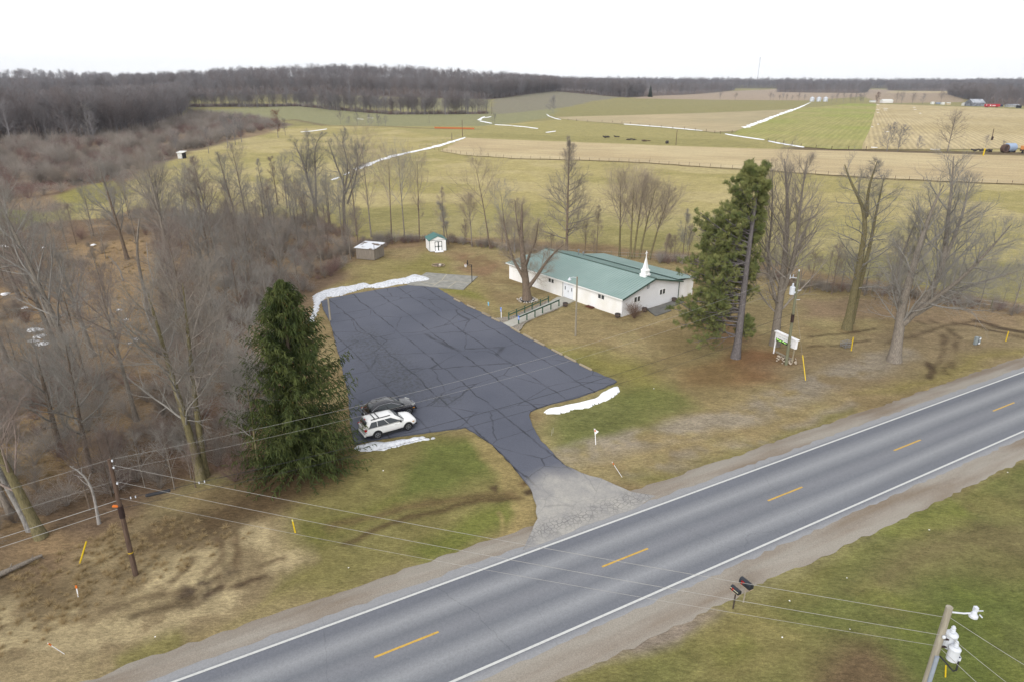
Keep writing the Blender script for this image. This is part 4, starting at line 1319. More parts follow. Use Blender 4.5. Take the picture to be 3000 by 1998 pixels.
# old tree before the church, ringed with white stones
own('old_shade_tree', 1545, 880, 24, [
 ([ZY(820, 1400), ZY(805, 1250), ZY(800, 1080), ZY(770, 850), ZY(735, 560), ZY(710, 330), ZY(690, 60), ZY(680, -300), ZY(700, -800)], [0, 0, 0, 0, .2, .4, .6, .8, 1], 0.62, 0.03),
 ([ZY(850, 1120), ZY(930, 1010), ZY(1020, 880), ZY(1200, 570), ZY(1330, 380), ZY(1470, 220), ZY(1640, 60)], [0, -.2, -.5, -1, -1.3, -1.6, -2], 0.30, 0.03),
 ([ZY(770, 980), ZY(680, 820), ZY(560, 640), ZY(450, 440), ZY(380, 200), ZY(320, -50), ZY(250, -450)], [0, .5, 1, 1.4, 1.8, 2, 2.2], 0.26, 0.03),
 ([ZY(775, 640), ZY(830, 500), ZY(850, 350), ZY(960, 120), ZY(1020, -100), ZY(1060, -450)], [.1, -.4, -1, -1.5, -2, -2.4], 0.22, 0.03),
 ([ZY(740, 560), ZY(690, 300), ZY(640, 0), ZY(560, -400), ZY(520, -800)], [.2, .9, 1.6, 2, 2.4], 0.20, 0.03)],
 'old thick-trunked shade tree ringed with white stones before the church', (BARK_B, TWIG_T), kind='slim', limbs=20, t0=0.22, ang=(1.2, 0.6), trop=0.35, lenk=1.3, gnarl=1.3, brk=8, twk=6, dens=0.9)
def simple_tree(name, u, v, vtop, seed, label, mats, lean_px=0, r=None, cat='tree', group=None, **kw):
 b = P(u, v)
 H = height_at(u, v, vtop)
 ms = bare_tree(seed, H, r or H * 0.014, lean=(lean_px, 0), **kw)
 return plant(name, ms, b, label=label, cat=cat, mats=mats, group=group)
simple_tree('tall_tree', 1660, 738, 408, 31, 'tallest bare tree, narrow and pointed, behind the church roof', (BARK_B, TWIG_B), kind='cone', limbs=46, t0=0.12, ang=(1.35, 0.5), trop=0.45, lenk=0.75, r=0.26, brk=8, twk=6, flat=0.8)
for i, (u, v, vt, ln, lb) in enumerate(((1815, 752, 536, -0.6, 'leftmost stem of the clump of bare trees behind the steeple'), (1846, 757, 536, -0.2, 'straight bare tree in the clump between the steeple and its leftmost tree'),
          (1856, 756, 545, 0.9, 'bare tree leaning right in the middle of the clump behind the steeple'), (1872, 757, 552, 2.0, 'crooked bare tree just left of the steeple cross'), (1902, 760, 572, 2.6, 'bare tree right of the steeple cross, forked low and leaning right'))):
 simple_tree('field_edge_tree', u, v, vt, 41 + i, lb, (BARK_O, TWIG_T), lean_px=ln, kind='vase', limbs=15, t0=0.36, ang=(0.85, 0.4), trop=0.35, r=0.2, lenk=1.05, brk=8, twk=6, group='clump of bare trees behind the church')
# the fence row behind the lawn, left to right
ROWT = [(1045, 690, 440, 'straight slim tree left of the grey shed', 'oval', -0.3), (1088, 695, 408, 'tall open-branched tree behind the grey shed', 'oval', -.5), (1147, 702, 470, 'slim forked tree right of the grey shed', 'vase', .4), (1186, 703, 462, 'tall tree with spreading top midway between the two sheds', 'vase', -.3), (1229, 700, 474, 'tall tree left of the white shed', 'oval', .4),
  (1302, 712, 552, 'pollarded tree with a clump of twigs behind the white shed', 'slim', -.2), (1315, 716, 600, 'short crooked tree leaning left beside the white shed', 'slim', -1.5), (1383, 722, 590, 'low forked tree right of the white shed', 'vase', -.5), (1436, 728, 488, 'thin curving tree leaning left beyond the basketball hoop', 'vase', -2.4), (1486, 735, 560, 'dark slender tree at the field edge left of the church', 'oval', -1.2),
  (1748, 742, 610, 'small thin sapling at the field edge above the church roof', 'slim', 0), (1946, 760, 690, 'little leaning sapling at the field edge right of the steeple', 'slim', .6), (1999, 765, 620, 'thin twin-stemmed sapling left of the big pine', 'slim', 0)]
for i, (u, v, vt, lb, kd, ln) in enumerate(ROWT):
 simple_tree('fence_row_tree', u, v, vt, 61 + i, lb, (BARK_G if i % 2 else BARK_B, TWIG_T if i % 3 else TWIG_G), lean_px=ln, kind=kd, limbs=14 if kd != 'slim' else 13, t0=0.25 if kd != 'vase' else 0.4, ang=(0.95, 0.5), trop=0.3, lenk=0.95, r=0.14 if vt < 600 else 0.09, group='bare trees along the back fence row', brk=7, twk=6)
# big ones above the thicket
own('twisted_tree', 1010, 668, 81, [
 ([(1010, 672), (1005, 600), (1010, 540), (990, 500), (972, 450), (962, 420)], [0, 0, 0, .3, .6, .8], 0.36, 0.04),
 ([(1010, 560), (1020, 500), (1016, 460), (1000, 410), (1015, 385)], [0, -.4, -.8, -1.2, -1.5], 0.22, 0.03),
 ([(1012, 570), (1040, 500), (1062, 450), (1070, 420)], [0, .6, 1.2, 1.6], 0.20, 0.03),
 ([(1018, 600), (1040, 540), (1052, 480), (1040, 420)], [.5, 1.5, 2, 2.5], 0.22, 0.03)], 'big twisted grey tree with many limbs at the right end of the thicket', (BARK_G, TWIG_G), kind='slim', limbs=16, t0=0.25, lenk=1.4, gnarl=1.6, trop=0.3, brk=7, twk=6)
own('twisted_tree', 935, 668, 82, [
 ([(935, 672), (925, 600), (905, 540), (890, 480), (872, 440), (862, 418)], [0, 0, 0, .3, .6, .8], 0.34, 0.04),
 ([(925, 600), (924, 500), (922, 440), (930, 405), (945, 395)], [0, -.4, -.8, -1.2, -1.5], 0.24, 0.03),
 ([(915, 570), (895, 500), (905, 430), (900, 396)], [0, .6, 1.2, 1.6], 0.18, 0.03)], 'crooked three-limbed grey tree rising from the middle of the thicket', (BARK_G, TWIG_G), kind='slim', limbs=16, t0=0.3, lenk=1.4, gnarl=1.6, trop=0.3, brk=7, twk=6)
LEFTT = [(373, 760, 495, 'vase', -1.2, .34, BARK_B, 'dark wide-crowned tree standing in tan marsh grass'), (512, 828, 484, 'oval', -.8, .36, BARK_G, 'tall dense grey tree left of centre in the woodland'), (497, 815, 500, 'oval', .8, .26, BARK_G, 'second stem close beside the tall dense grey tree'),
   (640, 770, 464, 'cone', -1.6, .22, BARK_G, 'slim pointed tree leaning left before the hay field'), (700, 680, 450, 'cone', -1.8, .24, BARK_B, 'pointed tree with dark trunk left of the thicket'), (722, 640, 448, 'oval', -.8, .2, BARK_B, 'tree with brown twigs at the left edge of the thicket'), (778, 610, 470, 'slim', -.6, .14, BARK_B, 'thin straight tree at the back of the thicket'), (814, 600, 462, 'slim', -.3, .14, BARK_B, 'thin tree with bushy top at the back of the thicket'), (842, 610, 474, 'oval', 0, .16, BARK_G, 'small grey tree just left of the crooked three-limbed tree'),
   (710, 738, 600, 'vase', -1.5, .3, BARK_B, 'short dark trunk bending left under the thicket'), (230, 1096, 590, 'vase', -3.2, .36, BARK_G, 'tall forked tree with dark trunk leaning left, near the left edge'), (180, 1050, 600, 'oval', -3.0, .3, BARK_G, 'dark upright trunk left of the tall forked tree'), (272, 1042, 760, 'vase', -1.2, .32, BARK_G, 'stout grey fork with broken arms'), (155, 960, 640, 'wide', -2.0, .26, BARK_G, 'low spreading grey tree over snow patches'),
   (638, 968, 650, 'oval', -.6, .26, BARK_G, 'grey fuzzy-crowned tree left of the spruce top'), (560, 1010, 700, 'oval', -.3, .2, BARK_B, 'reddish twiggy tree left of the spruce'), (590, 1400, 860, 'vase', -1.2, .34, BARK_O, 'tall pale-trunked tree behind the cable splice case'), (602, 1390, 830, 'oval', 1.0, .28, BARK_O, 'twin of the pale-trunked tree, leaning right'), (265, 1380, 1010, 'vase', .8, .22, BARK_B, 'dark slender tree behind the left utility pole'), (120, 1570, 1080, 'wide', -2.2, .36, BARK_O, 'mossy forked tree at the lower left wood edge'), (88, 1550, 1150, 'slim', -2.0, .22, BARK_P, 'pale-barked birch beside the mossy forked tree'), (30, 1500, 1120, 'vase', -1.5, .22, BARK_G, 'grey tree at the left border above the fallen log'),
   (180, 1330, 1000, 'wide', .2, .26, BARK_B, 'low brown spreading tree in pale straw'), (400, 1230, 830, 'oval', -.4, .22, BARK_G, 'grey mid-wood tree with a rounded crown'), (760, 1370, 1090, 'vase', 0.2, .12, BARK_O, 'spindly tree against the left side of the spruce'), (330, 930, 720, 'slim', -.8, .14, BARK_G, 'straight thin tree beside the marsh clearing'), (60, 880, 560, 'oval', -2.2, .3, BARK_G, 'leaning grey tree at the left border over the green patch'), (20, 1060, 700, 'vase', -1.0, .28, BARK_G, 'large grey tree cut by the left border')]
for i, (u, v, vt, kd, ln, r, bk, lb) in enumerate(LEFTT):
 simple_tree('woodland_tree', u, v, vt, 101 + i, lb, (bk, (TWIG_G, TWIG_B, TWIG_G, TWIG_R)[i % 4]), lean_px=ln, kind=kd, limbs=20 if kd in ('cone', 'oval') else 14, t0=0.28, ang=(1.0, 0.5), trop=0.3, lenk=0.85, r=r, gnarl=1.2, brk=8, twk=6, group='bare trees of the left woodland')
# broken snag and white dead trunks
def snag(u, v, pix, r, label, m, seed):
 b = P(u, v)
 rng = np.random.default_rng(seed)
 PL, RD = trunk_line(traced(b, pix), r, r * 0.35, rng, 10, 0.05)
 g = Geo(); g.quads(*tubes_np(PL, RD, 7))
 l1 = dict(n=6, t0=0.4, t1=0.98, ang=0.9, len=lambda t, pl: 1.6 * (1.2 - t), rr=0.5, rmin=0.03, k=5, wob=0.15, trop=0.1, tip=0.3)
 P1, R1 = sprout(rng, PL, RD, l1)
 h = Geo(); h.quads(*tubes_np(P1, R1, 4))
 return plant('dead_tree', (g.mesh('trunk'), h.mesh('crown')), b, label=label, mats=(m, m), group='dead trunks in the left woodland')
snag(440, 935, [(440, 940), (425, 860), (408, 790), (398, 730), (405, 690), (412, 640)], 0.24, 'broken-topped dead trunk, mossy at the foot, in the marsh clearing', BARK_G, 1)
snag(361, 822, [(361, 824), (352, 790), (335, 768), (318, 752)], 0.12, 'short white dead trunk arching left in the marsh', BARK_P, 2)
snag(450, 830, [(450, 832), (445, 805), (434, 770), (428, 710)], 0.10, 'thin white dead stem beside the broken-topped trunk', BARK_P, 3)
snag(290, 1530, [(290, 1532), (278, 1460), (262, 1410), (240, 1378), (205, 1362)], 0.11, 'pale dead stem arching left by the lower wood edge', BARK_P, 4)
# ------------------------------------------------------------------ saplings and small trees filling the wood
POOL = []
for i, (kd, H, r, lim, t0, mt) in enumerate((('oval', 11, .13, 18, .25, (BARK_G, TWIG_G)), ('vase', 10, .12, 13, .3, (BARK_G, TWIG_B)), ('cone', 12, .13, 24, .2, (BARK_B, TWIG_R)), ('wide', 8, .12, 12, .25, (BARK_B, TWIG_G)), ('vase', 9, .08, 9, .3, (BARK_G, TWIG_G)), ('vase', 7, .09, 12, .2, (BARK_B, TWIG_R)))):
 ms = bare_tree(200 + i, H, r, kind=kd, limbs=lim, t0=t0, ang=(1.0, 0.5), trop=0.3, gnarl=1.3, brk=6, twk=4, lenk=1.0, twig_r=0.008)
 for me_, m_ in zip(ms, mt): me_.materials.append(m_)
 POOL.append((ms, H))
def inside(poly, x, y):
 c = False
 n = len(poly)
 for i in range(n):
  ax, ay = poly[i]; bx, by = poly[(i + 1) % n]
  if (ay > y) != (by > y) and x < (bx - ax) * (y - ay) / (by - ay + 1e-12) + ax: c = not c
 return c
def scatter_pts(pts, n, seed, mind=0.0, avoid=(), world=False):
 poly = pts if world else [tuple(P(u, v).xy) for u, v in pts]
 rg = random.Random(seed)
 xs, ys = [p[0] for p in poly], [p[1] for p in poly]
 out = []
 for _ in range(n * 30):
  if len(out) >= n: break
  x, y = rg.uniform(min(xs), max(xs)), rg.uniform(min(ys), max(ys))
  if not inside(poly, x, y): continue
  if any(inside(a, x, y) for a in avoid): continue
  if mind and any((x - q[0]) ** 2 + (y - q[1]) ** 2 < mind * mind for q in out): continue
  out.append((x, y))
 return out
def fill(pts, n, seed, mind, hs, label, group, kinds=(0, 1, 2, 3, 4, 5), name='young_tree', avoid=()):
 rg = random.Random(seed)
 for x, y in scatter_pts(pts, n, seed, mind, avoid):
  k = rg.choice(kinds)
  ms, H = POOL[k]
  h = rg.uniform(*hs)
  plant(name, ms, (x, y, 0), rg.uniform(0, 6.28), h / H, label, 'tree', group)
THICK = [(700, 700), (800, 640), (900, 640), (1040, 690), (1055, 740), (1000, 790), (930, 850), (900, 890), (860, 900), (720, 930), (660, 860)]
fill(THICK, 40, 5, 1.6, (6, 10.5), 'grey tangled small tree in the dense thicket between the sheds and the spruce', 'small trees of the thicket', (0, 1, 3, 5, 3))
fill([(300, 640), (420, 615), (560, 640), (760, 640), (700, 700), (660, 860), (540, 830), (380, 720)], 20, 6, 2.5, (6, 12), 'slender leafless tree along the far edge of the left woodland', 'trees at the far edge of the left woodland')
fill([(0, 700), (150, 665), (300, 680), (340, 760), (260, 900), (0, 1000)], 16, 7, 2.5, (5, 11), 'grey leafless tree among the snow patches at the left', 'trees around the snow patches')
fill([(480, 880), (720, 900), (820, 900), (760, 1100), (720, 1300), (560, 1330), (480, 1120)], 22, 8, 2.2, (5, 9), 'reddish-grey small tree in the brush left of the big spruce', 'small trees left of the spruce')
fill([(-200, 1040), (300, 1080), (480, 1150), (480, 1330), (230, 1380), (60, 1480), (-200, 1550)], 16, 9, 2.4, (5, 10), 'thin leafless tree in the lower left woodland', 'trees of the lower left woodland')
fill([(240, 1390), (480, 1340), (620, 1390), (560, 1440), (420, 1450), (250, 1500)], 12, 10, 1.5, (3, 6), 'thin sapling at the wood edge behind the left utility pole', 'saplings behind the left pole', (4, 5))
fill([(2330, 862), (2480, 868), (2640, 890), (2800, 905), (2980, 925), (2980, 905), (2640, 868), (2340, 842)], 26, 11, 1.8, (3.5, 8.5), 'thin leafless sapling in the fence row behind the right-hand lawn', 'saplings of the right fence row', (4, 0, 4, 5))
fill([(1340, 712), (1480, 735), (1640, 748), (1760, 750), (1760, 742), (1480, 722), (1340, 700)], 12, 12, 1.5, (2.5, 6), 'thin sapling in the fence row left of the church roof', 'saplings of the back fence row', (4, 5))
fill([(1930, 765), (2080, 775), (2330, 838), (2330, 820), (2080, 755), (1930, 752)], 12, 13, 1.5, (3, 6.5), 'thin sapling in the fence row behind the big pine', 'saplings behind the pine', (4, 5, 0))
# ------------------------------------------------------------------ spruce
def slivers(rng, p, d, L, r, k=3, droop=0.0):
 """soft needle sprays: three-sided tapering rods"""
 PLs = walk_lines(rng, p, d, L, k, 0.12, droop)
 s = np.linspace(0, 1, k)
 RDs = r[:, None] * np.interp(s, [0, 0.35, 1], [0.55, 1.0, 0.12])[None, :]
 return tubes_np(PLs, RDs, 3)
def spruce(u, v, vtop, Rmax, label):
 b = P(u, v)
 H = height_at(u, v, vtop)
 rng = np.random.default_rng(7)
 PL, RD = trunk_line([(0, 0, -0.1), (0, 0, H * 0.5), (0.1, 0, H)], 0.32, 0.02, rng, 14)
 g = Geo(); g.quads(*tubes_np(PL, RD, 9))
 zs, az = [], []
 z = 0.35
 while z < H - 0.25:
  n = int(7 + 6 * (1 - z / H))
  for k in range(n):
   zs.append(z + rng.normal(0, 0.09)); az.append(rng.uniform(0, 6.28))
  z += 0.25
 zs, az = np.array(zs), np.array(az)
 f = np.clip(1 - zs / H, 0, 1)
 L = Rmax * np.minimum(1.4 * f ** 0.78, 0.93 + 0.07 * f) * rng.uniform(0.72, 1.1, len(zs)) + 0.15
 L *= 1 + 0.05 * np.sin(az * 3 + zs * 0.9) + 0.06 * np.sin(az * 5 - zs * 1.7)
 st = np.stack([np.zeros_like(zs), np.zeros_like(zs), zs], 1)
 up = 0.15 + 0.75 * (zs / H) ** 1.5
 d = np.stack([np.cos(az), np.sin(az), up], 1)
 d /= np.linalg.norm(d, axis=1, keepdims=True)
 BP = walk_lines(rng, st, d, L, 7, 0.05, 0.0)
 s = np.linspace(0, 1, 7)
 BP[:, :, 2] -= (L[:, None] * (0.62 - 0.35 * (zs / H)[:, None])) * np.sin(s * 2.0)[None, :] ** 1.4 * 0.62
 BP[:, :, 2] = np.maximum(BP[:, :, 2], 0.06)
 BR = np.maximum(0.035 * (L / Rmax)[:, None] * (1 - 0.8 * s)[None, :], 0.006)
 g2 = Geo(); g2.quads(*tubes_np(BP, BR, 3))
 l = dict(n=26, t0=0.12, t1=1.0, ang=0.85, angv=0.3, len=lambda t, pl: 0.30 + 0.34 * np.minimum(pl, 3) / 3 * (1.15 - t), rr=1, rmin=0.03, k=3, wob=0.15, trop=0)
 P2, R2 = sprout(rng, BP, BR, l)
 P2[:, 1, 2] -= 0.10
 P2[:, 2, 2] -= 0.30
 R2 = np.repeat(np.array([[0.030, 0.044, 0.010]]), len(P2), 0) * rng.uniform(0.7, 1.2, (len(P2), 1))
 g2.quads(*tubes_np(P2, R2, 3))
 p3, t3 = interp(P2, rng.uniform(0.1, 0.95, (len(P2), 2)))
 p3 = p3.reshape(-1, 3)
 dd = t3.reshape(-1, 3) + rng.normal(0, 0.55, (len(p3), 3)) + np.array([0, 0, -0.35])
 dd /= np.linalg.norm(dd, axis=1, keepdims=True)
 g2.quads(*slivers(rng, p3, dd, rng.uniform(0.12, 0.30, len(p3)), rng.uniform(0.016, 0.030, len(p3)), 3))
 SPR = pmat('spruce_needles', A(64, 78, 42), 0.75, scale=1.1, col2=A(106, 114, 64), spec=0.15, pos=(0.38, 0.68), detail=8)
 t = plant('spruce_tree', (g.mesh('trunk'), g2.mesh('crown')), b, label=label, mats=(BARK_B, SPR))
 # last year's cones, pale brown, hanging in the upper half
 m = rng.choice(len(P2), 420, replace=False)
 c = P2[m, 2]
 keep = (np.hypot(c[:, 0], c[:, 1]) > 0.55 * Rmax * np.clip(1 - c[:, 2] / H, 0, 1) ** 0.8) & (c[:, 2] > H * 0.25)
 c = c[keep]
 g3 = Geo()
 CP2 = np.stack([c, c + np.array([0, 0, -0.06]), c + np.array([0, 0, -0.13])], 1)
 g3.quads(*tubes_np(CP2, np.repeat(np.array([[0.008, 0.022, 0.006]]), len(c), 0), 4))
 o = link_mesh('cones', g3.mesh('cones'), pmat('spruce_cones', A(150, 112, 66), 0.8, var=0.2), t)
 o['kind'] = 'stuff'
 return t
spruce(886, 1340, 820, 5.35, 'big dark green conical spruce beside the parked cars')
# ------------------------------------------------------------------ white pine, foliage mostly on one side
def pine(u, v, vtop, label):
 b = P(u, v)
 rng = np.random.default_rng(17)
 pts = traced(b, [(2155, 1048), (2168, 960), (2180, 850), (2195, 720), (2210, 620), (2222, 540), (2212, 480)])
 PL, RD = trunk_line(pts, 0.44, 0.05, rng, 18, 0.02)
 g = Geo(); g.quads(*tubes_np(PL, RD, 10))
 vd = np.array([b.x, b.y]); vd /= np.linalg.norm(vd)
 left = np.array([-vd[1], vd[0]])
 H = pts[-1][2]
 st, d, L = [], [], []
 hz = np.sort(rng.uniform(2.4, H - 0.3, 112))
 for h in hz:
  f = h / H
  p, _ = interp(PL, np.array([[np.interp(h, PL[0, :, 2], np.linspace(0, 1, PL.shape[1]))]]))
  a = rng.uniform(-0.75, 2.2)
  if f > 0.8: a = rng.uniform(0, 6.28)
  c = math.cos(a)                      # 1 = left as seen, -1 = right
  dv = left * math.cos(a) + vd * math.sin(a)
  if f < 0.68:
   ln = (7.6 - 3.0 * abs(f - 0.25)) * (0.5 + 0.5 * c) ** 0.7 + 1.0 * (0.5 - 0.5 * c)
   if c < -0.2: ln *= 0.55
  elif f < 0.86:
   ln = 6.4 * (0.6 + 0.4 * c) * (1.25 - f) + 0.8
  else:
   ln = 6.5 * (1.1 - f) + 0.8
  ln *= rng.uniform(0.6, 1.08)
  st.append(p[0, 0]); L.append(ln)
  d.append([dv[0], dv[1], (-0.02 if f < 0.5 else 0.25 + 0.9 * max(0, f - 0.72) * 3) + rng.normal(0, 0.1)])
 st, d, L = np.array(st), np.array(d), np.array(L)
 d /= np.linalg.norm(d, axis=1, keepdims=True)
 B1 = walk_lines(rng, st, d, L, 7, 0.07, 0.28)
 s = np.linspace(0, 1, 7)
 R1 = (0.02 + 0.012 * L)[:, None] * (1 - 0.75 * s)[None, :]
 g2 = Geo()
 w1 = Geo(); w1.quads(*tubes_np(B1, R1, 4))
 l = dict(n=13, t0=0.16, t1=1.0, ang=0.9, angv=0.25, len=lambda t, pl: 0.45 + pl * 0.34 * (1.1 - t), rr=0.6, rmin=0.01, k=4, wob=0.1, trop=0.4, flat=0.6)
 B2, R2 = sprout(rng, B1, R1, l)
 w1.quads(*tubes_np(B2, R2, 3))
 l = dict(n=6, t0=0.25, t1=1.0, ang=0.8, angv=0.25, len=lambda t, pl: 0.18 + pl * 0.35 * (1.1 - t), rr=0.6, rmin=0.008, k=3, wob=0.1, trop=0.5)
 B3, R3 = sprout(rng, B2, R2, l)
 # needle tufts at and before the shoot ends
 ends = np.concatenate([B2[:, -1], B3[:, -1], B3[:, 1], B2[:, 2]])
 dirs = np.concatenate([B2[:, -1] - B2[:, -2], B3[:, -1] - B3[:, -2], B3[:, 1] - B3[:, 0], B2[:, 2] - B2[:, 1]])
 dirs /= np.linalg.norm(dirs, axis=1, keepdims=True) + 1e-9
 k = 15
 p = np.repeat(ends, k, 0) + rng.normal(0, 0.05, (len(ends) * k, 3))
 dd = np.repeat(dirs, k, 0) * 0.55 + rng.normal(0, 0.62, (len(p), 3)) + np.array([0, 0, 0.25])
 dd /= np.linalg.norm(dd, axis=1, keepdims=True)
 Ln = rng.uniform(0.13, 0.26, len(p))
 e1, e2 = perp_frame(dd)
 r = rng.uniform(0.012, 0.02, len(p))[:, None]
 tip = p + dd * Ln[:, None]
 V = np.stack([p + e1 * r, p - e1 * r * 0.5 + e2 * r * 0.87, p - e1 * r * 0.5 - e2 * r * 0.87, tip], 1).reshape(-1, 3)
 o = (np.arange(len(p)) * 4)[:, None, None]
 T = (o + np.array([[0, 1, 3], [1, 2, 3], [2, 0, 3]])[None]).reshape(-1, 3)
 g2.tris(V, T)
 PN = pmat('pine_needles', A(108, 120, 72), 0.7, scale=0.9, col2=A(164, 166, 104), spec=0.15, pos=(0.36, 0.66), detail=8)
 t = plant('pine_tree', (g.mesh('trunk'), g2.mesh('crown', False)), b, label=label, mats=(BARK_PINE, PN))
 link_mesh('limbs', w1.mesh('limbs'), BARK_PINE, t)
 return t
pine(2155, 1046, 470, 'tall one-sided pine with bare grey trunk right of the church')
# ================================================================== BRUSH AND FAR WOODS
def shrub_mesh(seed, H, n, spread, mats, twk=5, r=0.012, arch=0.25):
 """many stems from one root, forking into thin twigs"""
 rng = np.random.default_rng(seed)
 a = rng.uniform(0, 6.28, n)
 el = rng.uniform(0.1, spread, n)
 d = np.stack([np.cos(a) * np.sin(el), np.sin(a) * np.sin(el), np.cos(el)], 1)
 st = np.stack([np.cos(a), np.sin(a), 0 * a], 1) * rng.uniform(0, 0.18, (n, 1)) + np.array([0, 0, -0.05])
 PL = walk_lines(rng, st, d, H * rng.uniform(0.55, 1.1, n), 7, 0.10, -arch)
 RD = np.repeat((r * np.linspace(1.2, 0.4, 7))[None], n, 0)
 g = Geo(); g.quads(*tubes_np(PL, RD, 3))
 P2, R2 = sprout(rng, PL, RD, dict(n=7, t0=0.2, t1=1, ang=0.7, angv=0.25, len=lambda t, pl: pl * (0.5 - 0.2 * t), rr=0.7, rmin=r * 0.45, k=4, wob=0.12, trop=0.2))
 g.quads(*tubes_np(P2, R2, 3))
 P3, R3 = sprout(rng, P2, R2, dict(n=twk, t0=0.1, t1=1, ang=0.6, angv=0.25, len=lambda t, pl: pl * 0.5 + 0.08, rr=0.7, rmin=r * 0.35, k=3, wob=0.12, trop=0.2))
 g.quads(*tubes_np(P3, R3, 3))
 me = g.mesh('shrub')
 me.materials.append(mats)
 return me
def far_tree_mesh(seed, H, kind, mat_, limbs=15, t0=0.25, twr=0.03, leafy=None):
 tk, cr = bare_tree(seed, H, H * 0.013, kind=kind, limbs=limbs, t0=t0, ang=(1.0, 0.5), trop=0.3, gnarl=1.3, brk=6, twk=5, fine=False, twig_r=twr, sides=(5, 4, 3, 3), lenk=1.0)
 n1, n2 = len(tk.vertices), len(cr.vertices)
 def arr(m):
  v = np.zeros(len(m.vertices) * 3, np.float32); m.vertices.foreach_get('co', v)
  q = np.zeros(len(m.loops), np.int32); m.loops.foreach_get('vertex_index', q)
  return v.reshape(-1, 3), q.reshape(-1, 4)
 v1, f1 = arr(tk); v2, f2 = arr(cr)
 me = np_mesh('bare_tree', np.concatenate([v1, v2]), np.concatenate([f1, f2 + n1]), None, True)
 bpy.data.meshes.remove(tk); bpy.data.meshes.remove(cr)
 me.materials.append(mat_)
 return me
def leaf_tuft_mesh(seed, H, mat_, trunk_mat):
 """oak that keeps its rust-brown leaves"""
 me0 = far_tree_mesh(seed, H, 'oval', trunk_mat, limbs=18, t0=0.2, twr=0.03)
 rng = np.random.default_rng(seed)
 n = len(me0.vertices)
 v = np.zeros(n * 3, np.float32); me0.vertices.foreach_get('co', v); v = v.reshape(-1, 3)
 q = np.zeros(len(me0.loops), np.int32); me0.loops.foreach_get('vertex_index', q); q = q.reshape(-1, 4)
 pick = v[rng.choice(np.where(v[:, 2] > H * 0.25)[0], 2600)]
 d = rng.normal(0, 1, (2600, 3)); d /= np.linalg.norm(d, axis=1, keepdims=True)
 e1, e2 = perp_frame(d)
 s = rng.uniform(0.12, 0.3, (2600, 1))
 p = pick + rng.normal(0, 0.25, pick.shape)
 V = np.stack([p + d * s, p + e1 * s * 0.6, p - d * s * 0.6 + e2 * s * 0.4], 1).reshape(-1, 3)
 T = np.arange(len(V)).reshape(-1, 3)
 me = np_mesh('oak', np.concatenate([v, V]), q, T + n, False)
 bpy.data.meshes.remove(me0)
 me.materials.append(trunk_mat); me.materials.append(mat_)
 mi = np.zeros(len(me.polygons), np.int32); mi[len(q):] = 1
 me.polygons.foreach_set('material_index', mi)
 return me
def single(name, me, u, v, label, cat, rz=0.0, sc=1.0, group=None, z=None, szz=None):
 p = P(u, v)
 o = bpy.data.objects.new(name, me)
 COL.objects.link(o)
 o.location = (p.x, p.y, (float(gz(p.x, p.y)) if z is None else z) - 0.05)
 o.rotation_euler = (0, 0, rz)
 o.scale = (sc, sc, szz or sc)
 return tag(o, label, cat, group)
def scatter(name, pts, sources, seed, s0, s1, label=None, zf=None, tilt=0.0):
 """one object of kind stuff: copies of the sources standing on the given points"""
 rng = np.random.default_rng(seed)
 pts = np.array(pts, np.float32)
 n = len(pts)
 z = gz(pts[:, 0], pts[:, 1]) if zf is None else np.zeros(n)
 me = np_mesh(name, np.concatenate([pts, (z - 0.05)[:, None]], 1))
 for an, ty, val in (('turn', 'FLOAT', rng.uniform(0, 6.28, n)), ('size', 'FLOAT', rng.uniform(s0, s1, n)), ('tip', 'FLOAT', rng.normal(0, tilt, n))):
  a = me.attributes.new(an, ty, 'POINT')
  a.data.foreach_set('value', val.astype(np.float32))
 a = me.attributes.new('sort', 'INT', 'POINT')
 a.data.foreach_set('value', rng.integers(0, len(sources), n).astype(np.int32))
 o = link_mesh(name, me)
 ng = bpy.data.node_groups.new(name, 'GeometryNodeTree')
 ng.interface.new_socket('Geometry', in_out='INPUT', socket_type='NodeSocketGeometry')
 ng.interface.new_socket('Geometry', in_out='OUTPUT', socket_type='NodeSocketGeometry')
 nd, L = ng.nodes, ng.links.new
 gi, go = nd.new('NodeGroupInput'), nd.new('NodeGroupOutput')
 ip, jn = nd.new('GeometryNodeInstanceOnPoints'), nd.new('GeometryNodeJoinGeometry')
 for sobj in sources:
  oi = nd.new('GeometryNodeObjectInfo')
  oi.inputs['Object'].default_value = sobj
  oi.inputs['As Instance'].default_value = True
  L(oi.outputs['Geometry'], jn.inputs[0])
 def attr(nm, ty):
  q = nd.new('GeometryNodeInputNamedAttribute')
  q.data_type = ty
  q.inputs[0].default_value = nm
  return [s_ for s_ in q.outputs if s_.enabled][0]
 cx = nd.new('ShaderNodeCombineXYZ')
 L(attr('tip', 'FLOAT'), cx.inputs[0])
 L(attr('turn', 'FLOAT'), cx.inputs[2])
 er = nd.new('FunctionNodeEulerToRotation')
 L(cx.outputs[0], er.inputs[0])
 L(gi.outputs[0], ip.inputs['Points'])
 L(jn.outputs[0], ip.inputs['Instance'])
 ip.inputs['Pick Instance'].default_value = True
 L(attr('sort', 'INT'), ip.inputs['Instance Index'])
 L(er.outputs[0], ip.inputs['Rotation'])
 L(attr('size', 'FLOAT'), ip.inputs['Scale'])
 L(ip.outputs[0], go.inputs[0])
 md = o.modifiers.new('scatter', 'NODES')
 md.node_group = ng
 return tag(o, label, None, None, 'stuff')
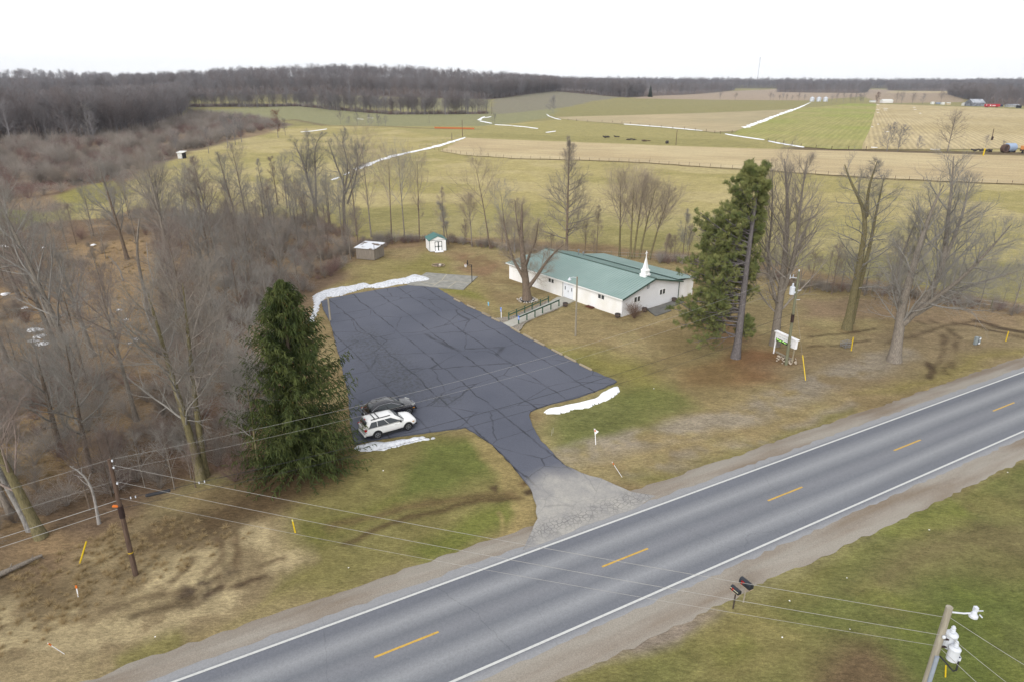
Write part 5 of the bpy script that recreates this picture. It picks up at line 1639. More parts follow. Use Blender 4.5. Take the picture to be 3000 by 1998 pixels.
# sources: real shrubs and trees that stand by themselves in the picture
BR_A = wood_mat('brush_grey', A(166, 157, 149), A(192, 183, 174), 0.2)
BR_B = wood_mat('brush_brown', A(148, 138, 128), A(174, 163, 152), 0.2)
BR_C = wood_mat('brush_maroon', A(140, 116, 110), A(166, 140, 132), 0.2)
SHR = []
for i, (u, v, H, n, m_, lb) in enumerate(((760, 905, 2.6, 34, BR_B, 'brown bush at the thicket edge left of the snow bank'), (690, 1405, 2.2, 30, BR_C, 'reddish bush at the wood edge left of the spruce foot'), (330, 1440, 2.6, 34, BR_A, 'grey bush at the wood edge behind the left pole'), (470, 1425, 1.8, 30, BR_B, 'low brown bush at the wood edge under the splice case'), (840, 868, 3.2, 36, BR_A, 'grey bush at the thicket edge before the grey shed'), (985, 780, 1.8, 30, BR_C, 'dark low bush beside the grey shed'))):
 me_ = shrub_mesh(300 + i, H, n, 0.85, m_)
 SHR.append(single('bush', me_, u, v, lb, 'bush', z=0))
STRAWM = pmat('dead_grass', A(176, 152, 112), 0.95, scale=4, col2=A(206, 184, 142), spec=0.05, objrand=0.12)
def tuft_mesh(seed, H, n, m_):
 rng = np.random.default_rng(seed)
 a, el = rng.uniform(0, 6.28, n), rng.uniform(0.1, 1.15, n)
 d = np.stack([np.cos(a) * np.sin(el), np.sin(a) * np.sin(el), np.cos(el)], 1)
 st = np.stack([np.cos(a), np.sin(a), 0 * a], 1) * rng.uniform(0, 0.22, (n, 1))
 PL = walk_lines(rng, st, d, H * rng.uniform(0.5, 1.1, n), 4, 0.15, -0.9)
 RD = np.repeat(np.array([[0.012, 0.012, 0.009, 0.004]]), n, 0)
 g = Geo(); g.quads(*tubes_np(PL, RD, 3))
 me = g.mesh('tuft'); me.materials.append(m_)
 return me
TUF = [single('grass_clump', tuft_mesh(400 + i, H, 70, STRAWM), u, v, lb, 'grass clump', z=0) for i, (u, v, H, lb) in enumerate(((330, 1560, .7, 'pale dry grass clump between the left pole and the leaning yellow marker'), (420, 1600, .55, 'dry grass clump right of the left pole foot'), (300, 1640, .8, 'tall dry grass clump left of the left pole foot')))]
avoid_px = [[(910, 960), (940, 900), (1000, 870), (1100, 900), (1100, 1300), (1010, 1300)], [(1035, 770), (1035, 690), (1140, 690), (1140, 770)]]
AV = [[tuple(P(u, v).xy) for u, v in p] for p in avoid_px]
b1 = scatter_pts([(690, 690), (800, 640), (900, 640), (1040, 690), (1050, 745), (1000, 785), (930, 845), (890, 890), (740, 950), (650, 860)], 200, 21, 0.9, AV)
b2 = scatter_pts([(300, 640), (420, 615), (560, 640), (760, 640), (700, 700), (660, 860), (540, 790), (380, 700)], 110, 22, 1.0, AV)
b3 = scatter_pts([(480, 880), (740, 900), (860, 880), (800, 1100), (740, 1340), (600, 1400), (520, 1330), (440, 1120)], 130, 23, 0.8, AV)
b4 = scatter_pts([(-300, 1000), (180, 1080), (420, 1130), (500, 1200), (560, 1400), (380, 1460), (200, 1510), (60, 1600), (-300, 1640)], 100, 24, 1.0, AV)
b5 = scatter_pts([(-300, 700), (150, 670), (330, 690), (300, 780), (240, 900), (120, 1010), (-300, 1050)], 60, 25, 1.2, AV)
scatter('undergrowth', b1 + b2 + b3 + b4 + b5, SHR, 31, 0.45, 1.05, 'tangled leafless brush filling the floor of the left woodland')
b6 = scatter_pts([(1050, 742), (1180, 712), (1320, 712), (1480, 738), (1640, 752), (1640, 742), (1480, 726), (1320, 702), (1180, 700), (1050, 706)], 110, 26, 0.7)
b7 = scatter_pts([(1930, 772), (2080, 780), (2360, 852), (2640, 872), (3000, 930), (3300, 960), (3300, 940), (3000, 908), (2640, 858), (2360, 834), (2080, 760), (1930, 755)], 150, 27, 0.8)
scatter('fence_row_brush', b6 + b7, SHR, 32, 0.3, 0.7, 'low leafless brush along the back fence row')
# scrub flat beyond
b8 = scatter_pts([(-900, 345), (-300, 400), (0, 426), (265, 418), (351, 404), (472, 376), (560, 336), (760, 352), (840, 368), (740, 392), (640, 420), (470, 470), (380, 505), (300, 540), (60, 590), (-900, 800)], 3000, 28, 0.0)
g8 = [tuple(P(u, v).xy) for u, v in [(160, 575), (240, 545), (330, 530), (400, 560), (300, 600), (170, 592)]]
g9 = [tuple(P(u, v).xy) for u, v in [(-200, 610), (0, 605), (110, 615), (140, 655), (60, 672), (-200, 690)]]
b8 = [q for q in b8 if not inside(g8, *q) and not inside(g9, *q) and vnoise(np.array([q[0]]), np.array([q[1]]), 14, 77)[0] > 0.22]
scatter('scrub', b8, SHR, 33, 0.9, 2.2, 'low grey-brown scrub on the flat before the left wood')
t1 = scatter_pts([(200, 720), (420, 700), (540, 860), (500, 1010), (330, 1060), (230, 960), (100, 760)], 300, 41, 0.35)
t2 = scatter_pts([(-200, 1170), (60, 1200), (250, 1180), (260, 1320), (80, 1430), (-200, 1460)], 240, 42, 0.3)
t3 = scatter_pts([(-400, 1720), (130, 1640), (420, 1500), (640, 1530), (740, 1560), (600, 1640), (380, 1740), (100, 1900), (-300, 2000)], 260, 43, 0.35)
scatter('dry_grass', t1 + t2 + t3, TUF, 34, 0.25, 0.75, 'matted dead grass in the marsh clearing and on the left roadside', tilt=0.15)
# ------------------------------------------------------------------ lone far trees
FB = wood_mat('far_grey_wood', A(134, 130, 132), A(160, 156, 158), 0.22)
FBB = wood_mat('far_brown_wood', A(126, 118, 118), A(152, 142, 140), 0.22)
FM = [far_tree_mesh(500 + i, H, kd, FB if i % 2 else FBB, limbs=lm, t0=t0, twr=0.035) for i, (H, kd, lm, t0) in enumerate(((20, 'wide', 20, .25), (21, 'vase', 18, .3), (19, 'wide', 18, .25), (20, 'oval', 22, .2), (18, 'oval', 22, .2), (17, 'vase', 18, .2)))]
BUSHM = far_tree_mesh(520, 8, 'wide', FB, limbs=16, t0=0.08)
def far(me, H0, u, vb, vt, label, name='far_tree', cat='tree', rz=0.0, group=None):
 h = height_at(u, vb, vt)
 return single(name, me, u, vb, label, cat, rz, h / H0, group)
SPM = far_tree_mesh(551, 19, 'wide', FBB, limbs=24, t0=0.2, twr=0.03)
far(SPM, 19, 2776, 443, 342, 'spreading dark tree standing alone at the edge of the corn stubble', rz=1.0)
far(BUSHM, 8, 2598, 444, 372, 'clump of thin stems in front of the corn stubble', 'far_bush', 'bush', 0.4)
far(BUSHM, 8, 2630, 444, 378, 'leafless clump just left of the alone standing spreading tree', 'far_bush', 'bush', 1.4)
far(BUSHM, 8, 2688, 440, 405, 'small leafless bush between the stem clumps and the spreading tree', 'far_bush', 'bush', 2.4)
far(FM[5], 17, 2886, 436, 400, 'small tree beside the dark leaning pole near the blue tank', rz=2)
far(BUSHM, 8, 2938, 436, 416, 'tiny leafless bush just left of the blue tank', 'far_bush', 'bush', 3)
far(BUSHM, 8, 1620, 333, 290, 'grey bush on the corner of the fallow field', 'far_bush', 'bush', 0)
far(FM[3], 20, 2109, 296, 272, 'thin lone tree on the far edge of the fallow field')
far(FM[2], 19, 2154, 296, 278, 'round-headed little tree on the far edge of the fallow field')
far(FM[5], 17, 1449, 364, 336, 'small tree beside the snow at the curve of the pasture')
OAKM = leaf_tuft_mesh(540, 15, RUST_LEAF, FBB)
far(OAKM, 15, 815, 404, 332, 'rust-leaved oak at the corner of the hay field', rz=.5)
far(OAKM, 15, 2568, 305, 275, 'rust-leaved oak beside the white barn', rz=1.5)
far(FM[4], 18, 836, 397, 352, 'small bare companion right of the rust-leaved oak', rz=1)
for k, (u, vb, vt, lb) in enumerate(((998, 365, 332, 'first bare tree of the hedge row in the far pasture'), (1022, 367, 345, 'low bush second in the far pasture hedge row'), (1047, 367, 336, 'bare tree third in the far pasture hedge row'), (1082, 371, 340, 'wide bare bush in the middle of the far pasture hedge row'), (1110, 372, 342, 'dense bare bush right of the middle of the far pasture hedge row'), (1130, 372, 344, 'last bare tree of the far pasture hedge row'))):
 far((FM[0], BUSHM, FM[5], BUSHM, BUSHM, FM[5])[k], (20, 8, 17, 8, 8, 17)[k], u, vb, vt, lb, 'hedge_tree', 'tree', k, 'hedge row in the far pasture')
for k, (u, vb, vt) in enumerate(((2450, 301, 276), (2470, 302, 274), (2490, 303, 278), (2436, 301, 280), (2520, 302, 280), (2505, 302, 276))):
 far(FM[k % 6] if k != 4 else BUSHM, (20, 21, 19, 20, 18, 17)[k % 6] if k != 4 else 8, u, vb, vt, 'bare tree in the clump just right of the silver grain bins', 'farm_tree', 'tree', k, 'clump right of the grain bins')
for k, (u, vb, vt, lb) in enumerate(((2528, 302, 268, 'tall bare tree midway between the grain bins and the rust-leaved oak'), (2625, 304, 276, 'dark bare tree just right of the white barn'), (2640, 305, 274, 'leaning bare tree second right of the white barn'), (2672, 307, 276, 'wide multi-stemmed bare tree at the far edge of the corn stubble'), (2702, 307, 278, 'upright bare tree right of the wide multi-stemmed one'), (2756, 300, 272, 'dark forked tree behind the small sheds'))):
 far(FM[(k + 1) % 6], (20, 21, 19, 20, 18, 17)[(k + 1) % 6], u, vb, vt, lb, 'farm_tree', 'tree', k * 1.3)
for k, (u, vb) in enumerate(((2256, 296), (2264, 296), (2283, 296), (2293, 296), (2303, 296), (2320, 297), (2339, 297), (2356, 298))):
 far(FM[k % 6], (20, 21, 19, 20, 18, 17)[k % 6], u, vb, vb - 20 + (k % 3) * 3, 'thin bare tree in the row left of the grain bins', 'row_tree', 'tree', k, 'row of thin trees left of the grain bins')
# scrub trees on the flat, a few that stand out
for k, (u, vb, vt, lb) in enumerate(((612, 450, 385, 'bare tree standing at the top of the hay field by the small white shelter'), (520, 455, 392, 'grey tree over the small white shelter'), (690, 425, 345, 'first tree of the clump at the bend of the hay field'), (668, 430, 350, 'second tree of the clump at the bend of the hay field'), (708, 418, 352, 'third tree of the clump at the bend of the hay field'), (140, 412, 330, 'rounded tan tree at the front of the left wood'))):
 far(FM[(k * 2 + 1) % 6], (20, 21, 19, 20, 18, 17)[(k * 2 + 1) % 6], u, vb, vt, lb, 'scrub_tree', 'tree', k)
far(FM[4], 18, 265, 414, 315, 'white dead tree standing out before the left wood', 'scrub_tree').data = (lambda m: (m.materials.clear(), m.materials.append(BARK_P), m)[2])(FM[4].copy())
# dark evergreens
EVG = pmat('far_evergreen', A(52, 62, 50), 0.9, scale=1.0, col2=A(72, 84, 66), spec=0.1)
def evergreen_mesh(seed, H, R_):
 rng = np.random.default_rng(seed)
 g = Geo()
 n = 900
 z = H * (1 - np.sqrt(rng.uniform(0, 1, n))) * 0.97 + 0.3
 a = rng.uniform(0, 6.28, n)
 rad = R_ * (1 - z / H) ** 0.8 * rng.uniform(0.5, 1, n)
 p = np.stack([np.cos(a) * rad * 0.3, np.sin(a) * rad * 0.3, z], 1)
 d = np.stack([np.cos(a), np.sin(a), rng.uniform(-0.3, 0.2, n)], 1)
 g.quads(*slivers(rng, p, d, rad * 0.8 + 0.15, np.full(n, 0.16), 3))
 PL, RD = trunk_line([(0, 0, -0.1), (0, 0, H * .5), (0, 0, H)], H * 0.015, 0.02, rng, 6)
 g.quads(*tubes_np(PL, RD, 5))
 me = g.mesh('evergreen'); me.materials.append(EVG)
 return me
EVM = evergreen_mesh(1, 14, 3.4)
far(EVM, 14, 1904, 292, 256, 'dark evergreen standing at the end of the middle wood', 'evergreen_tree')
far(EVM, 14, 621, 344, 322, 'small dark evergreen in the gap of the left wood', 'evergreen_tree')
# ------------------------------------------------------------------ the woods themselves
SRC = [o for o in bpy.data.objects if o.data in FM and o.name.startswith(('far_tree', 'hedge_tree', 'farm_tree', 'row_tree', 'scrub_tree'))]
pick = {}
for o in SRC: pick.setdefault(o.data.name, o)
SRC = [pick[k] for k in pick]
def wood(name, pts, n, seed, s0, s1, label, depth_bias=0.0, mind=0.0):
 q = scatter_pts(pts, n, seed, 0.0)
 return scatter(name, q, SRC, seed, s0, s1, label)
def band(pts_px, back, n, seed):
 """points in the strip between a front edge (pixels) and the same edge pushed back by so many metres, denser in front"""
 rg = random.Random(seed)
 e = [P(u, v).xy for u, v in pts_px]
 seg = [(e[i + 1] - e[i]).length for i in range(len(e) - 1)]
 tot = sum(seg)
 out = []
 for _ in range(n):
  s = rg.uniform(0, tot)
  i = 0
  while i < len(seg) - 1 and s > seg[i]: s -= seg[i]; i += 1
  p = e[i].lerp(e[i + 1], s / seg[i])
  d = Vector((p.x, p.y)).normalized()
  k = back * rg.uniform(0, 1) ** 1.6
  out.append((p.x + d.x * k + rg.uniform(-4, 4), p.y + d.y * k + rg.uniform(-4, 4)))
 return out
scatter('left_wood', band([(-900, 366), (-300, 402), (0, 424), (96, 418), (265, 415), (351, 402), (420, 388)], 330, 1900, 51) + band([(420, 388), (472, 374), (520, 352), (542, 322)], 260, 420, 52), SRC, 51, 0.72, 1.12, 'deep grey-purple leafless wood at the left, reaching to the horizon')
scatter('far_left_wood', band([(-900, 300), (0, 300), (545, 292)], 1100, 2200, 53), SRC, 53, 0.8, 1.15, 'hazy leafless wood behind the left wood')
scatter('middle_strip_wood', band([(545, 319), (750, 322), (884, 318), (973, 328), (1145, 337), (1292, 338), (1424, 335)], 26, 340, 54), SRC, 54, 0.55, 0.9, 'thin strip of bare trees and brush before the middle wood')
scatter('middle_wood', band([(540, 303), (870, 300), (1180, 302), (1436, 303), (1500, 299), (1628, 288), (1740, 290), (1838, 294), (1885, 291)], 650, 3200, 55) + band([(1900, 285), (1990, 282), (2090, 274), (2150, 266)], 700, 420, 56), SRC, 55, 0.85, 1.2, 'broad leafless wood on the rise in the middle distance')
scatter('right_far_wood', band([(2275, 271), (2400, 273.5), (2521, 274), (2540, 271)], 500, 420, 57) + band([(2600, 266), (2690, 268), (2772, 268)], 500, 300, 58), SRC, 57, 0.85, 1.2, 'blocks of leafless wood beyond the grain bins')
scatter('right_wood', band([(2778, 277), (2830, 292), (2888, 304), (3000, 309), (3500, 322)], 450, 900, 59), SRC, 59, 0.8, 1.15, 'leafless wood at the right behind the red trailer')
scatter('horizon_wood', band([(-1500, 262), (1500, 261), (4200, 262)], 420, 9000, 60), SRC, 60, 1.15, 1.7, 'blue-grey leafless woods along the horizon')
b9 = band([(0, 424), (265, 416), (351, 403), (420, 388)], 40, 260, 61) + band([(545, 320), (884, 319), (1145, 338), (1424, 336)], 10, 260, 62)
scatter('wood_edge_brush', b9, SHR, 63, 0.9, 1.8, 'brush along the feet of the far woods')
# ================================================================== CHURCH
WHITEW = pmat('white_wall_paint', A(250, 250, 250, 1.12), 0.75, scale=0.5, col2=A(240, 238, 232, 1.15), spec=0.2, coord='World', stretch=(1, 1, 0.5))
TRIMW = pmat('white_trim', (0.82, 0.82, 0.81), 0.6, var=0.03, spec=0.3)
DGREENM = pmat('dark_green_trim', A(62, 92, 82), 0.5, var=0.1, spec=0.4)
GLASS = glass_mat('window_glass', (0.05, 0.055, 0.06), 0.1)
ROOFG = pmat('green_metal_roofing', A(146, 172, 166), 0.45, scale=0.35, col2=A(156, 180, 175), spec=0.4, coord='World', detail=6)
GREYM = pmat('galvanised_metal', A(170, 174, 178), 0.45, var=0.12, metal=0.6, scale=6)
def siding_mat():
 m, t, b = new_mat('white_lap_siding')
 L = t.links.new
 tc = N(t, 'ShaderNodeTexCoord')
 wv = N(t, 'ShaderNodeTexWave')
 wv.bands_direction = 'Z'
 wv.wave_profile = 'SAW'
 wv.inputs['Scale'].default_value = 2 * PI / 0.2 / 20
 L(tc.outputs['Object'], wv.inputs['Vector'])
 no = N(t, 'ShaderNodeTexNoise')
 no.inputs['Scale'].default_value = 0.6
 L(tc.outputs['Object'], no.inputs['Vector'])
 cr = N(t, 'ShaderNodeValToRGB')
 cr.color_ramp.elements[0].color = (*A(232, 233, 236, 1.15), 1)
 cr.color_ramp.elements[1].color = (*A(246, 247, 250, 1.15), 1)
 L(no.outputs['Fac'], cr.inputs[0])
 L(cr.outputs[0], b.inputs['Base Color'])
 bp = N(t, 'ShaderNodeBump')
 bp.inputs['Strength'].default_value = 0.5
 bp.inputs['Distance'].default_value = 0.02
 L(wv.outputs['Fac'], bp.inputs['Height'])
 L(bp.outputs[0], b.inputs['Normal'])
 setin(b, 'Roughness', 0.6)
 return m
SIDING = siding_mat()
cB, cA_ = P(1821, 928), P(1557, 838)
ch_rz = math.atan2(-(cA_.y - cB.y), -(cA_.x - cB.x))
ch = empty('church_building', (cB.x, cB.y, 0), ch_rz, 'low white church with green metal roof and small steeple', 'church')
LEN, DEP, EAVE, RIDGE, RY = 21.6, 12.0, 2.58, 4.12, 6.05
REAVE = 2.72
def quadbox(x0, x1, y0, y1, z0, z1): return ((x0 + x1) / 2, (y0 + y1) / 2, (z0 + z1) / 2), (x1 - x0, y1 - y0, z1 - z0)
# front long wall
b = MB(); b.box(*quadbox(-LEN - 2.05, -0.16, 0, 0.2, -0.1, EAVE)); b.build('wall', WHITEW, ch)
# gable end wall toward the road, lap siding
prof = [(0, -0.1), (DEP, -0.1), (DEP, REAVE), (RY, RIDGE), (0, EAVE)]
def ext_x(profile, x0, x1):
 n = len(profile)
 vs = [(x0, y, z) for y, z in profile] + [(x1, y, z) for y, z in profile]
 fs = [tuple(range(n))[::-1], tuple(range(n, 2 * n))] + [(i, (i + 1) % n, n + (i + 1) % n, n + i) for i in range(n)]
 return vs, fs
b = MB(); b.add(*ext_x(prof, -0.16, 0.0)); o = b.build('wall', SIDING, ch); o['label'] = 'lap-sided gable wall'
b = MB(); b.add(*ext_x([(0.2, -0.1), (DEP, -0.1), (DEP, REAVE), (RY, RIDGE), (0.2, EAVE)], -LEN, -LEN + 0.16)); b.build('wall', WHITEW, ch)
b = MB(); b.box(*quadbox(-LEN + 0.16, -0.16, DEP - 0.2, DEP, -0.1, REAVE)); b.build('wall', WHITEW, ch)
# low end bay on the left
b = MB(); b.add(*ext_x([(0.2, -0.1), (8.0, -0.1), (8.0, 2.5), (4.5, 3.1), (0.2, 2.5)], -LEN - 2.05, -LEN - 1.9)); b.box(*quadbox(-LEN - 1.9, -LEN, 7.8, 8.0, -0.1, 2.5)); b.build('wall', WHITEW, ch)
# rear addition
b = MB()
b.box(*quadbox(-0.36, -0.2, DEP, 15.4, -0.1, 2.5)); b.box(*quadbox(-18.0, -17.84, DEP, 15.4, -0.1, 2.5)); b.box(*quadbox(-18.0, -0.2, 15.4, 15.55, -0.1, 2.45))
b.build('wall', WHITEW, ch)
# roofs: ribbed sheets
def roof_slab(name, x0, x1, p0, p1, th=0.05, step=0.46, parent=None):
 (y0, z0), (y1, z1) = p0, p1
 L_ = math.hypot(y1 - y0, z1 - z0)
 ny, nz = -(z1 - z0) / L_, (y1 - y0) / L_
 if nz < 0: ny, nz = -ny, -nz
 b = MB()
 b.add(*ext_x([(y0, z0), (y1, z1), (y1 + ny * th, z1 + nz * th), (y0 + ny * th, z0 + nz * th)], x0, x1))
 n = int((x1 - x0) / step)
 for i in range(1, n):
  x = x0 + (x1 - x0) * i / n
  h = th + 0.035
  b.add(*ext_x([(y0 + ny * th * 0.9, z0 + nz * th * 0.9), (y1 + ny * th * 0.9, z1 + nz * th * 0.9), (y1 + ny * h, z1 + nz * h), (y0 + ny * h, z0 + nz * h)], x - 0.03, x + 0.03))
 return b.build(name, ROOFG, parent or ch)
s1 = (RIDGE - EAVE) / RY
rf = roof_slab('roof', -LEN - 0.35, 0.4, (-0.42, EAVE - 0.42 * s1 + 0.03), (RY, RIDGE + 0.03))
s2 = (RIDGE - REAVE) / (DEP - RY)
roof_slab('roof', -LEN - 0.35, 0.4, (DEP + 0.3, REAVE - 0.3 * s2 + 0.03), (RY, RIDGE + 0.03))
roof_slab('roof', -18.3, 0.3, (15.8, 2.52), (DEP - 0.9, 2.52 + 0.64))
roof_slab('roof', -LEN - 2.4, -LEN - 0.36, (-0.42, 2.46), (4.5, 3.14))
roof_slab('roof', -LEN - 2.4, -LEN - 0.36, (8.3, 2.46), (4.5, 3.14))
b = MB(); b.bar((-LEN - 0.37, RY, RIDGE + 0.09), (0.42, RY, RIDGE + 0.09), 0.34, 0.05); b.build('ridge_cap', DGREENM, ch)
b = MB()
b.bar((0.42, -0.44, EAVE - 0.42 * s1 - 0.04), (0.42, RY, RIDGE - 0.02), 0.05, 0.2)
b.bar((0.42, RY, RIDGE - 0.02), (0.42, DEP + 0.3, REAVE - 0.3 * s2 - 0.04), 0.05, 0.2)
b.build('barge_board', DGREENM, ch)
b = MB(); b.bar((-LEN - 2.4, -0.47, 2.43), (0.4, -0.47, 2.43), 0.09, 0.12); b.build('gutter', TRIMW, ch)
b = MB(); b.tube([(0.05, DEP - 0.12, 0.02), (0.05, DEP - 0.12, REAVE - 0.1)], 0.05, 8); b.build('downspout', DGREENM, ch)
b = MB(); b.tube([(-11.32, -0.06, 0.02), (-11.32, -0.06, 2.3)], 0.045, 8); b.build('downspout', pmat('grey_downspout', A(168, 172, 176), 0.5), ch)
# pair windows
def church_window(cx, cy, cz, w_, h_, face):
 """face 'f': on the front wall, 'g': on the gable"""
 fr, pa = MB(), []
 for k in (-1, 1):
  c = k * (w_ / 4 + 0.01)
  for (dx, dz, sx, sz) in ((0, h_ / 2 - 0.025, w_ / 2, 0.05), (0, -h_ / 2 + 0.025, w_ / 2, 0.05), (-w_ / 4 + 0.02, 0, 0.05, h_ - 0.1), (w_ / 4 - 0.02, 0, 0.05, h_ - 0.1)):
   if face == 'f': fr.box((cx + c + dx, cy - 0.025, cz + dz), (sx, 0.05, sz))
   else: fr.box((cx + 0.025, cy + c + dx, cz + dz), (0.05, sx, sz))
  p = MB()
  if face == 'f': p.box((cx + c, cy - 0.008, cz), (w_ / 2 - 0.09, 0.012, h_ - 0.1))
  else: p.box((cx + 0.008, cy + c, cz), (0.012, w_ / 2 - 0.09, h_ - 0.1))
  pa.append(p)
 f = fr.build('window', TRIMW, ch)
 for p in pa: p.build('pane', GLASS, f)
church_window(-13.85, 0, 1.78, 1.2, 0.66, 'f')
church_window(-3.8, 0, 1.78, 1.2, 0.66, 'f')
church_window(0, 2.92, 1.78, 1.25, 0.8, 'g')
church_window(0, 8.22, 1.8, 1.25, 0.8, 'g')
# double doors in a plain surround
b = MB(); b.box((-11.2, -0.04, 1.07), (0.1, 0.08, 2.14)); b.box((-9.1, -0.04, 1.07), (0.1, 0.08, 2.14)); b.box((-10.15, -0.04, 2.19), (2.2, 0.08, 0.1)); b.build('door_frame', TRIMW, ch)
DOORM = pmat('pale_door_paint', A(236, 240, 246, 1.15), 0.5, var=0.02)
for k in (-1, 1):
 b = MB(); b.box((-10.15 + k * 0.5, -0.02, 1.05), (0.98, 0.04, 2.1))
 d = b.build('door', DOORM, ch)
 b = MB(); b.box((-10.15 + k * 0.66, -0.046, 1.42), (0.14, 0.012, 0.52)); b.build('pane', GLASS, d)
 b = MB(); b.bar((-10.15 + k * 0.06, -0.09, 0.95), (-10.15 + k * 0.06, -0.09, 1.15), 0.03, 0.03); b.build('handle', GREYM, d)
# gable vent, doormat hatch, floodlight, roof pipes
b = MB(); b.box((0.02, RY - 1.0, 3.1), (0.03, 0.5, 0.5)); b.build('gable_vent', pmat('grey_louvre', A(196, 198, 202), 0.6), ch)
b = MB(); b.box((-10.1, -0.35, 2.32), (0.5, 0.16, 0.10)); b.box((-10.1, -0.14, 2.36), (0.06, 0.36, 0.05)); b.build('floodlight', TRIMW, ch)
for u, v, h in ((1695, 742, 0.75), (1709, 744, 0.45)):
 q = P(u, v, 3.75)
 q = ch.matrix_basis.inverted() @ q if False else Matrix.Rotation(-ch_rz, 4, 'Z') @ (q - Vector((cB.x, cB.y, 0)))
 b = MB(); b.lathe((q.x, q.y, q.z - 0.35), [(0.07, 0), (0.07, h), (0.15, h), (0.15, h + 0.16), (0.06, h + 0.2)], 10); b.build('roof_vent', GREYM, ch)
# steeple
sx, sy = -1.5, RY
b = MB()
b.box((sx, sy, 4.0), (1.02, 1.02, 0.76)); b.box((sx, sy, 4.405), (1.14, 1.14, 0.05)); b.box((sx, sy, 4.68), (0.84, 0.84, 0.5)); b.box((sx, sy, 4.955), (0.97, 0.97, 0.05))
st = b.build('steeple', TRIMW, ch, bevel=0.01)
b = MB()
pr = [(0.47, 4.98), (0.33, 5.16), (0.27, 5.36), (0.02, 6.9)]
vs, fs = [], []
for r, z in pr:
 for k in range(4):
  a = PI / 4 + k * PI / 2
  vs.append((sx + r * 1.414 * math.cos(a) * 0.98, sy + r * 1.414 * math.sin(a) * 0.98, z))
for i in range(3):
 for k in range(4): fs.append((i * 4 + k, i * 4 + (k + 1) % 4, (i + 1) * 4 + (k + 1) % 4, (i + 1) * 4 + k))
fs.append((12, 13, 14, 15)); fs.append((3, 2, 1, 0))
b.add(vs, fs); b.build('spire', TRIMW, st)
b = MB(); b.box((sx, sy, 7.24), (0.075, 0.075, 0.8)); b.box((sx, sy, 7.36), (0.075, 0.46, 0.075)); b.build('cross', TRIMW, st)
def chp(x, y, z=0.0):
 q = Matrix.Rotation(ch_rz, 3, 'Z') @ Vector((x, y, z))
 return Vector((q.x + cB.x, q.y + cB.y, z))
# ------------------------------------------------------------------ things round the church
BARREL = pmat('old_barrel_wood', A(96, 82, 76), 0.9, scale=8, col2=A(128, 112, 102), stretch=(1, 1, 0.2))
BAND = pmat('barrel_band', A(60, 56, 56), 0.6, var=0.2)
SOIL = pmat('dark_soil', A(58, 48, 42), 1.0, scale=12, var=0.4)
def barrel(u, v, label, dx=0.0):
 p = P(u, v)
 t = empty('barrel_planter', (p.x, p.y, 0), 0, label, 'planter', 'half-barrel planters round the church')
 b = MB(); b.lathe((0, 0, 0), [(0.29, 0), (0.34, 0.2), (0.36, 0.36), (0.34, 0.5), (0.30, 0.5), (0.30, 0.40)], 18); b.build('barrel', BARREL, t, smooth=False)
 for z, r in ((0.10, 0.335), (0.38, 0.372)):
  b = MB(); b.lathe((0, 0, z), [(r, 0), (r + 0.006, 0.02), (r + 0.006, 0.06), (r, 0.08)], 18); b.build('hoop', BAND, t)
 b = MB(); b.lathe((0, 0, 0.38), [(0.295, 0), (0.2, 0.04), (0.02, 0.06)], 14); b.build('soil', SOIL, t)
 return t
barrel(1656, 898, 'half-barrel planter beside the walkway near the church doors')
barrel(1809, 930, 'half-barrel planter at the front corner of the church')
barrel(1888, 913, 'half-barrel planter between the corner bush and the patio')
barrel(1975, 884, 'half-barrel planter at the far end of the patio by the pine')
single('corner_bush', shrub_mesh(611, 1.9, 60, 0.75, wood_mat('red_brown_shrub', A(128, 106, 94), A(156, 132, 118), 0.1), r=0.010), 1858, 932, 'bushy leafless shrub at the front corner of the church', 'bush', z=0.05)
hp = chp(-5.4, -0.45)
hatch = empty('cellar_hatch', (hp.x, hp.y, 0), ch_rz, 'small rust-brown hatch on the ground against the front church wall', 'hatch')
RUST = pmat('rusty_steel', A(128, 74, 56), 0.85, scale=6, col2=A(98, 62, 50))
b = MB(); b.box((0, 0, 0.03), (1.25, 0.55, 0.12)); b.build('lid', RUST, hatch, bevel=0.01)
b = MB()
for k in range(7): b.box((-0.52 + k * 0.173, 0, 0.105), (0.05, 0.5, 0.03))
b.build('ribs', RUST, hatch)
# railings
RAILG = pmat('green_rail_paint', A(74, 106, 88), 0.55, var=0.12, scale=8)
def railing(bases, label, top_board):
 p0 = P(*bases[0])
 t = empty('handrail', (p0.x, p0.y, 0), 0, label, 'railing', 'railings of the church walkway')
 w_ = [P(*q) - p0 for q in bases]
 for q in w_:
  b = MB(); b.box((q.x, q.y, 0.48), (0.11, 0.11, 1.06), rz=ch_rz); b.box((q.x, q.y, 1.02), (0.14, 0.14, 0.03), rz=ch_rz); b.build('post', RAILG, t)
 s, e = w_[0], w_[-1]
 if top_board:
  b = MB(); b.bar((s.x, s.y, 0.93), (e.x, e.y, 0.93), 0.05, 0.22); b.build('rail', RAILG, t)
  b = MB(); b.bar((s.x, s.y, 1.055), (e.x, e.y, 1.055), 0.15, 0.028); o = b.build('cap_rail', pmat('lit_top_cap', A(188, 196, 190), 0.6, scale=6), t); o['label'] = 'cap board painted pale for its lit top'  # light on the green board's top is put into this pale colour
 else:
  b = MB(); b.bar((s.x, s.y, 0.72), (e.x, e.y, 0.72), 0.05, 0.14); b.build('rail', RAILG, t)
  b = MB(); b.bar((s.x, s.y, 1.05), (e.x, e.y, 1.05), 0.04, 0.04); b.build('cap_rail', RAILG, t)
 return t
railing([Z8(475, 1245), Z8(655, 1165), Z8(840, 1085), Z8(1010, 1010), Z8(1200, 930), Z8(1385, 855)], 'green wooden railing on the tree side of the walkway', False)
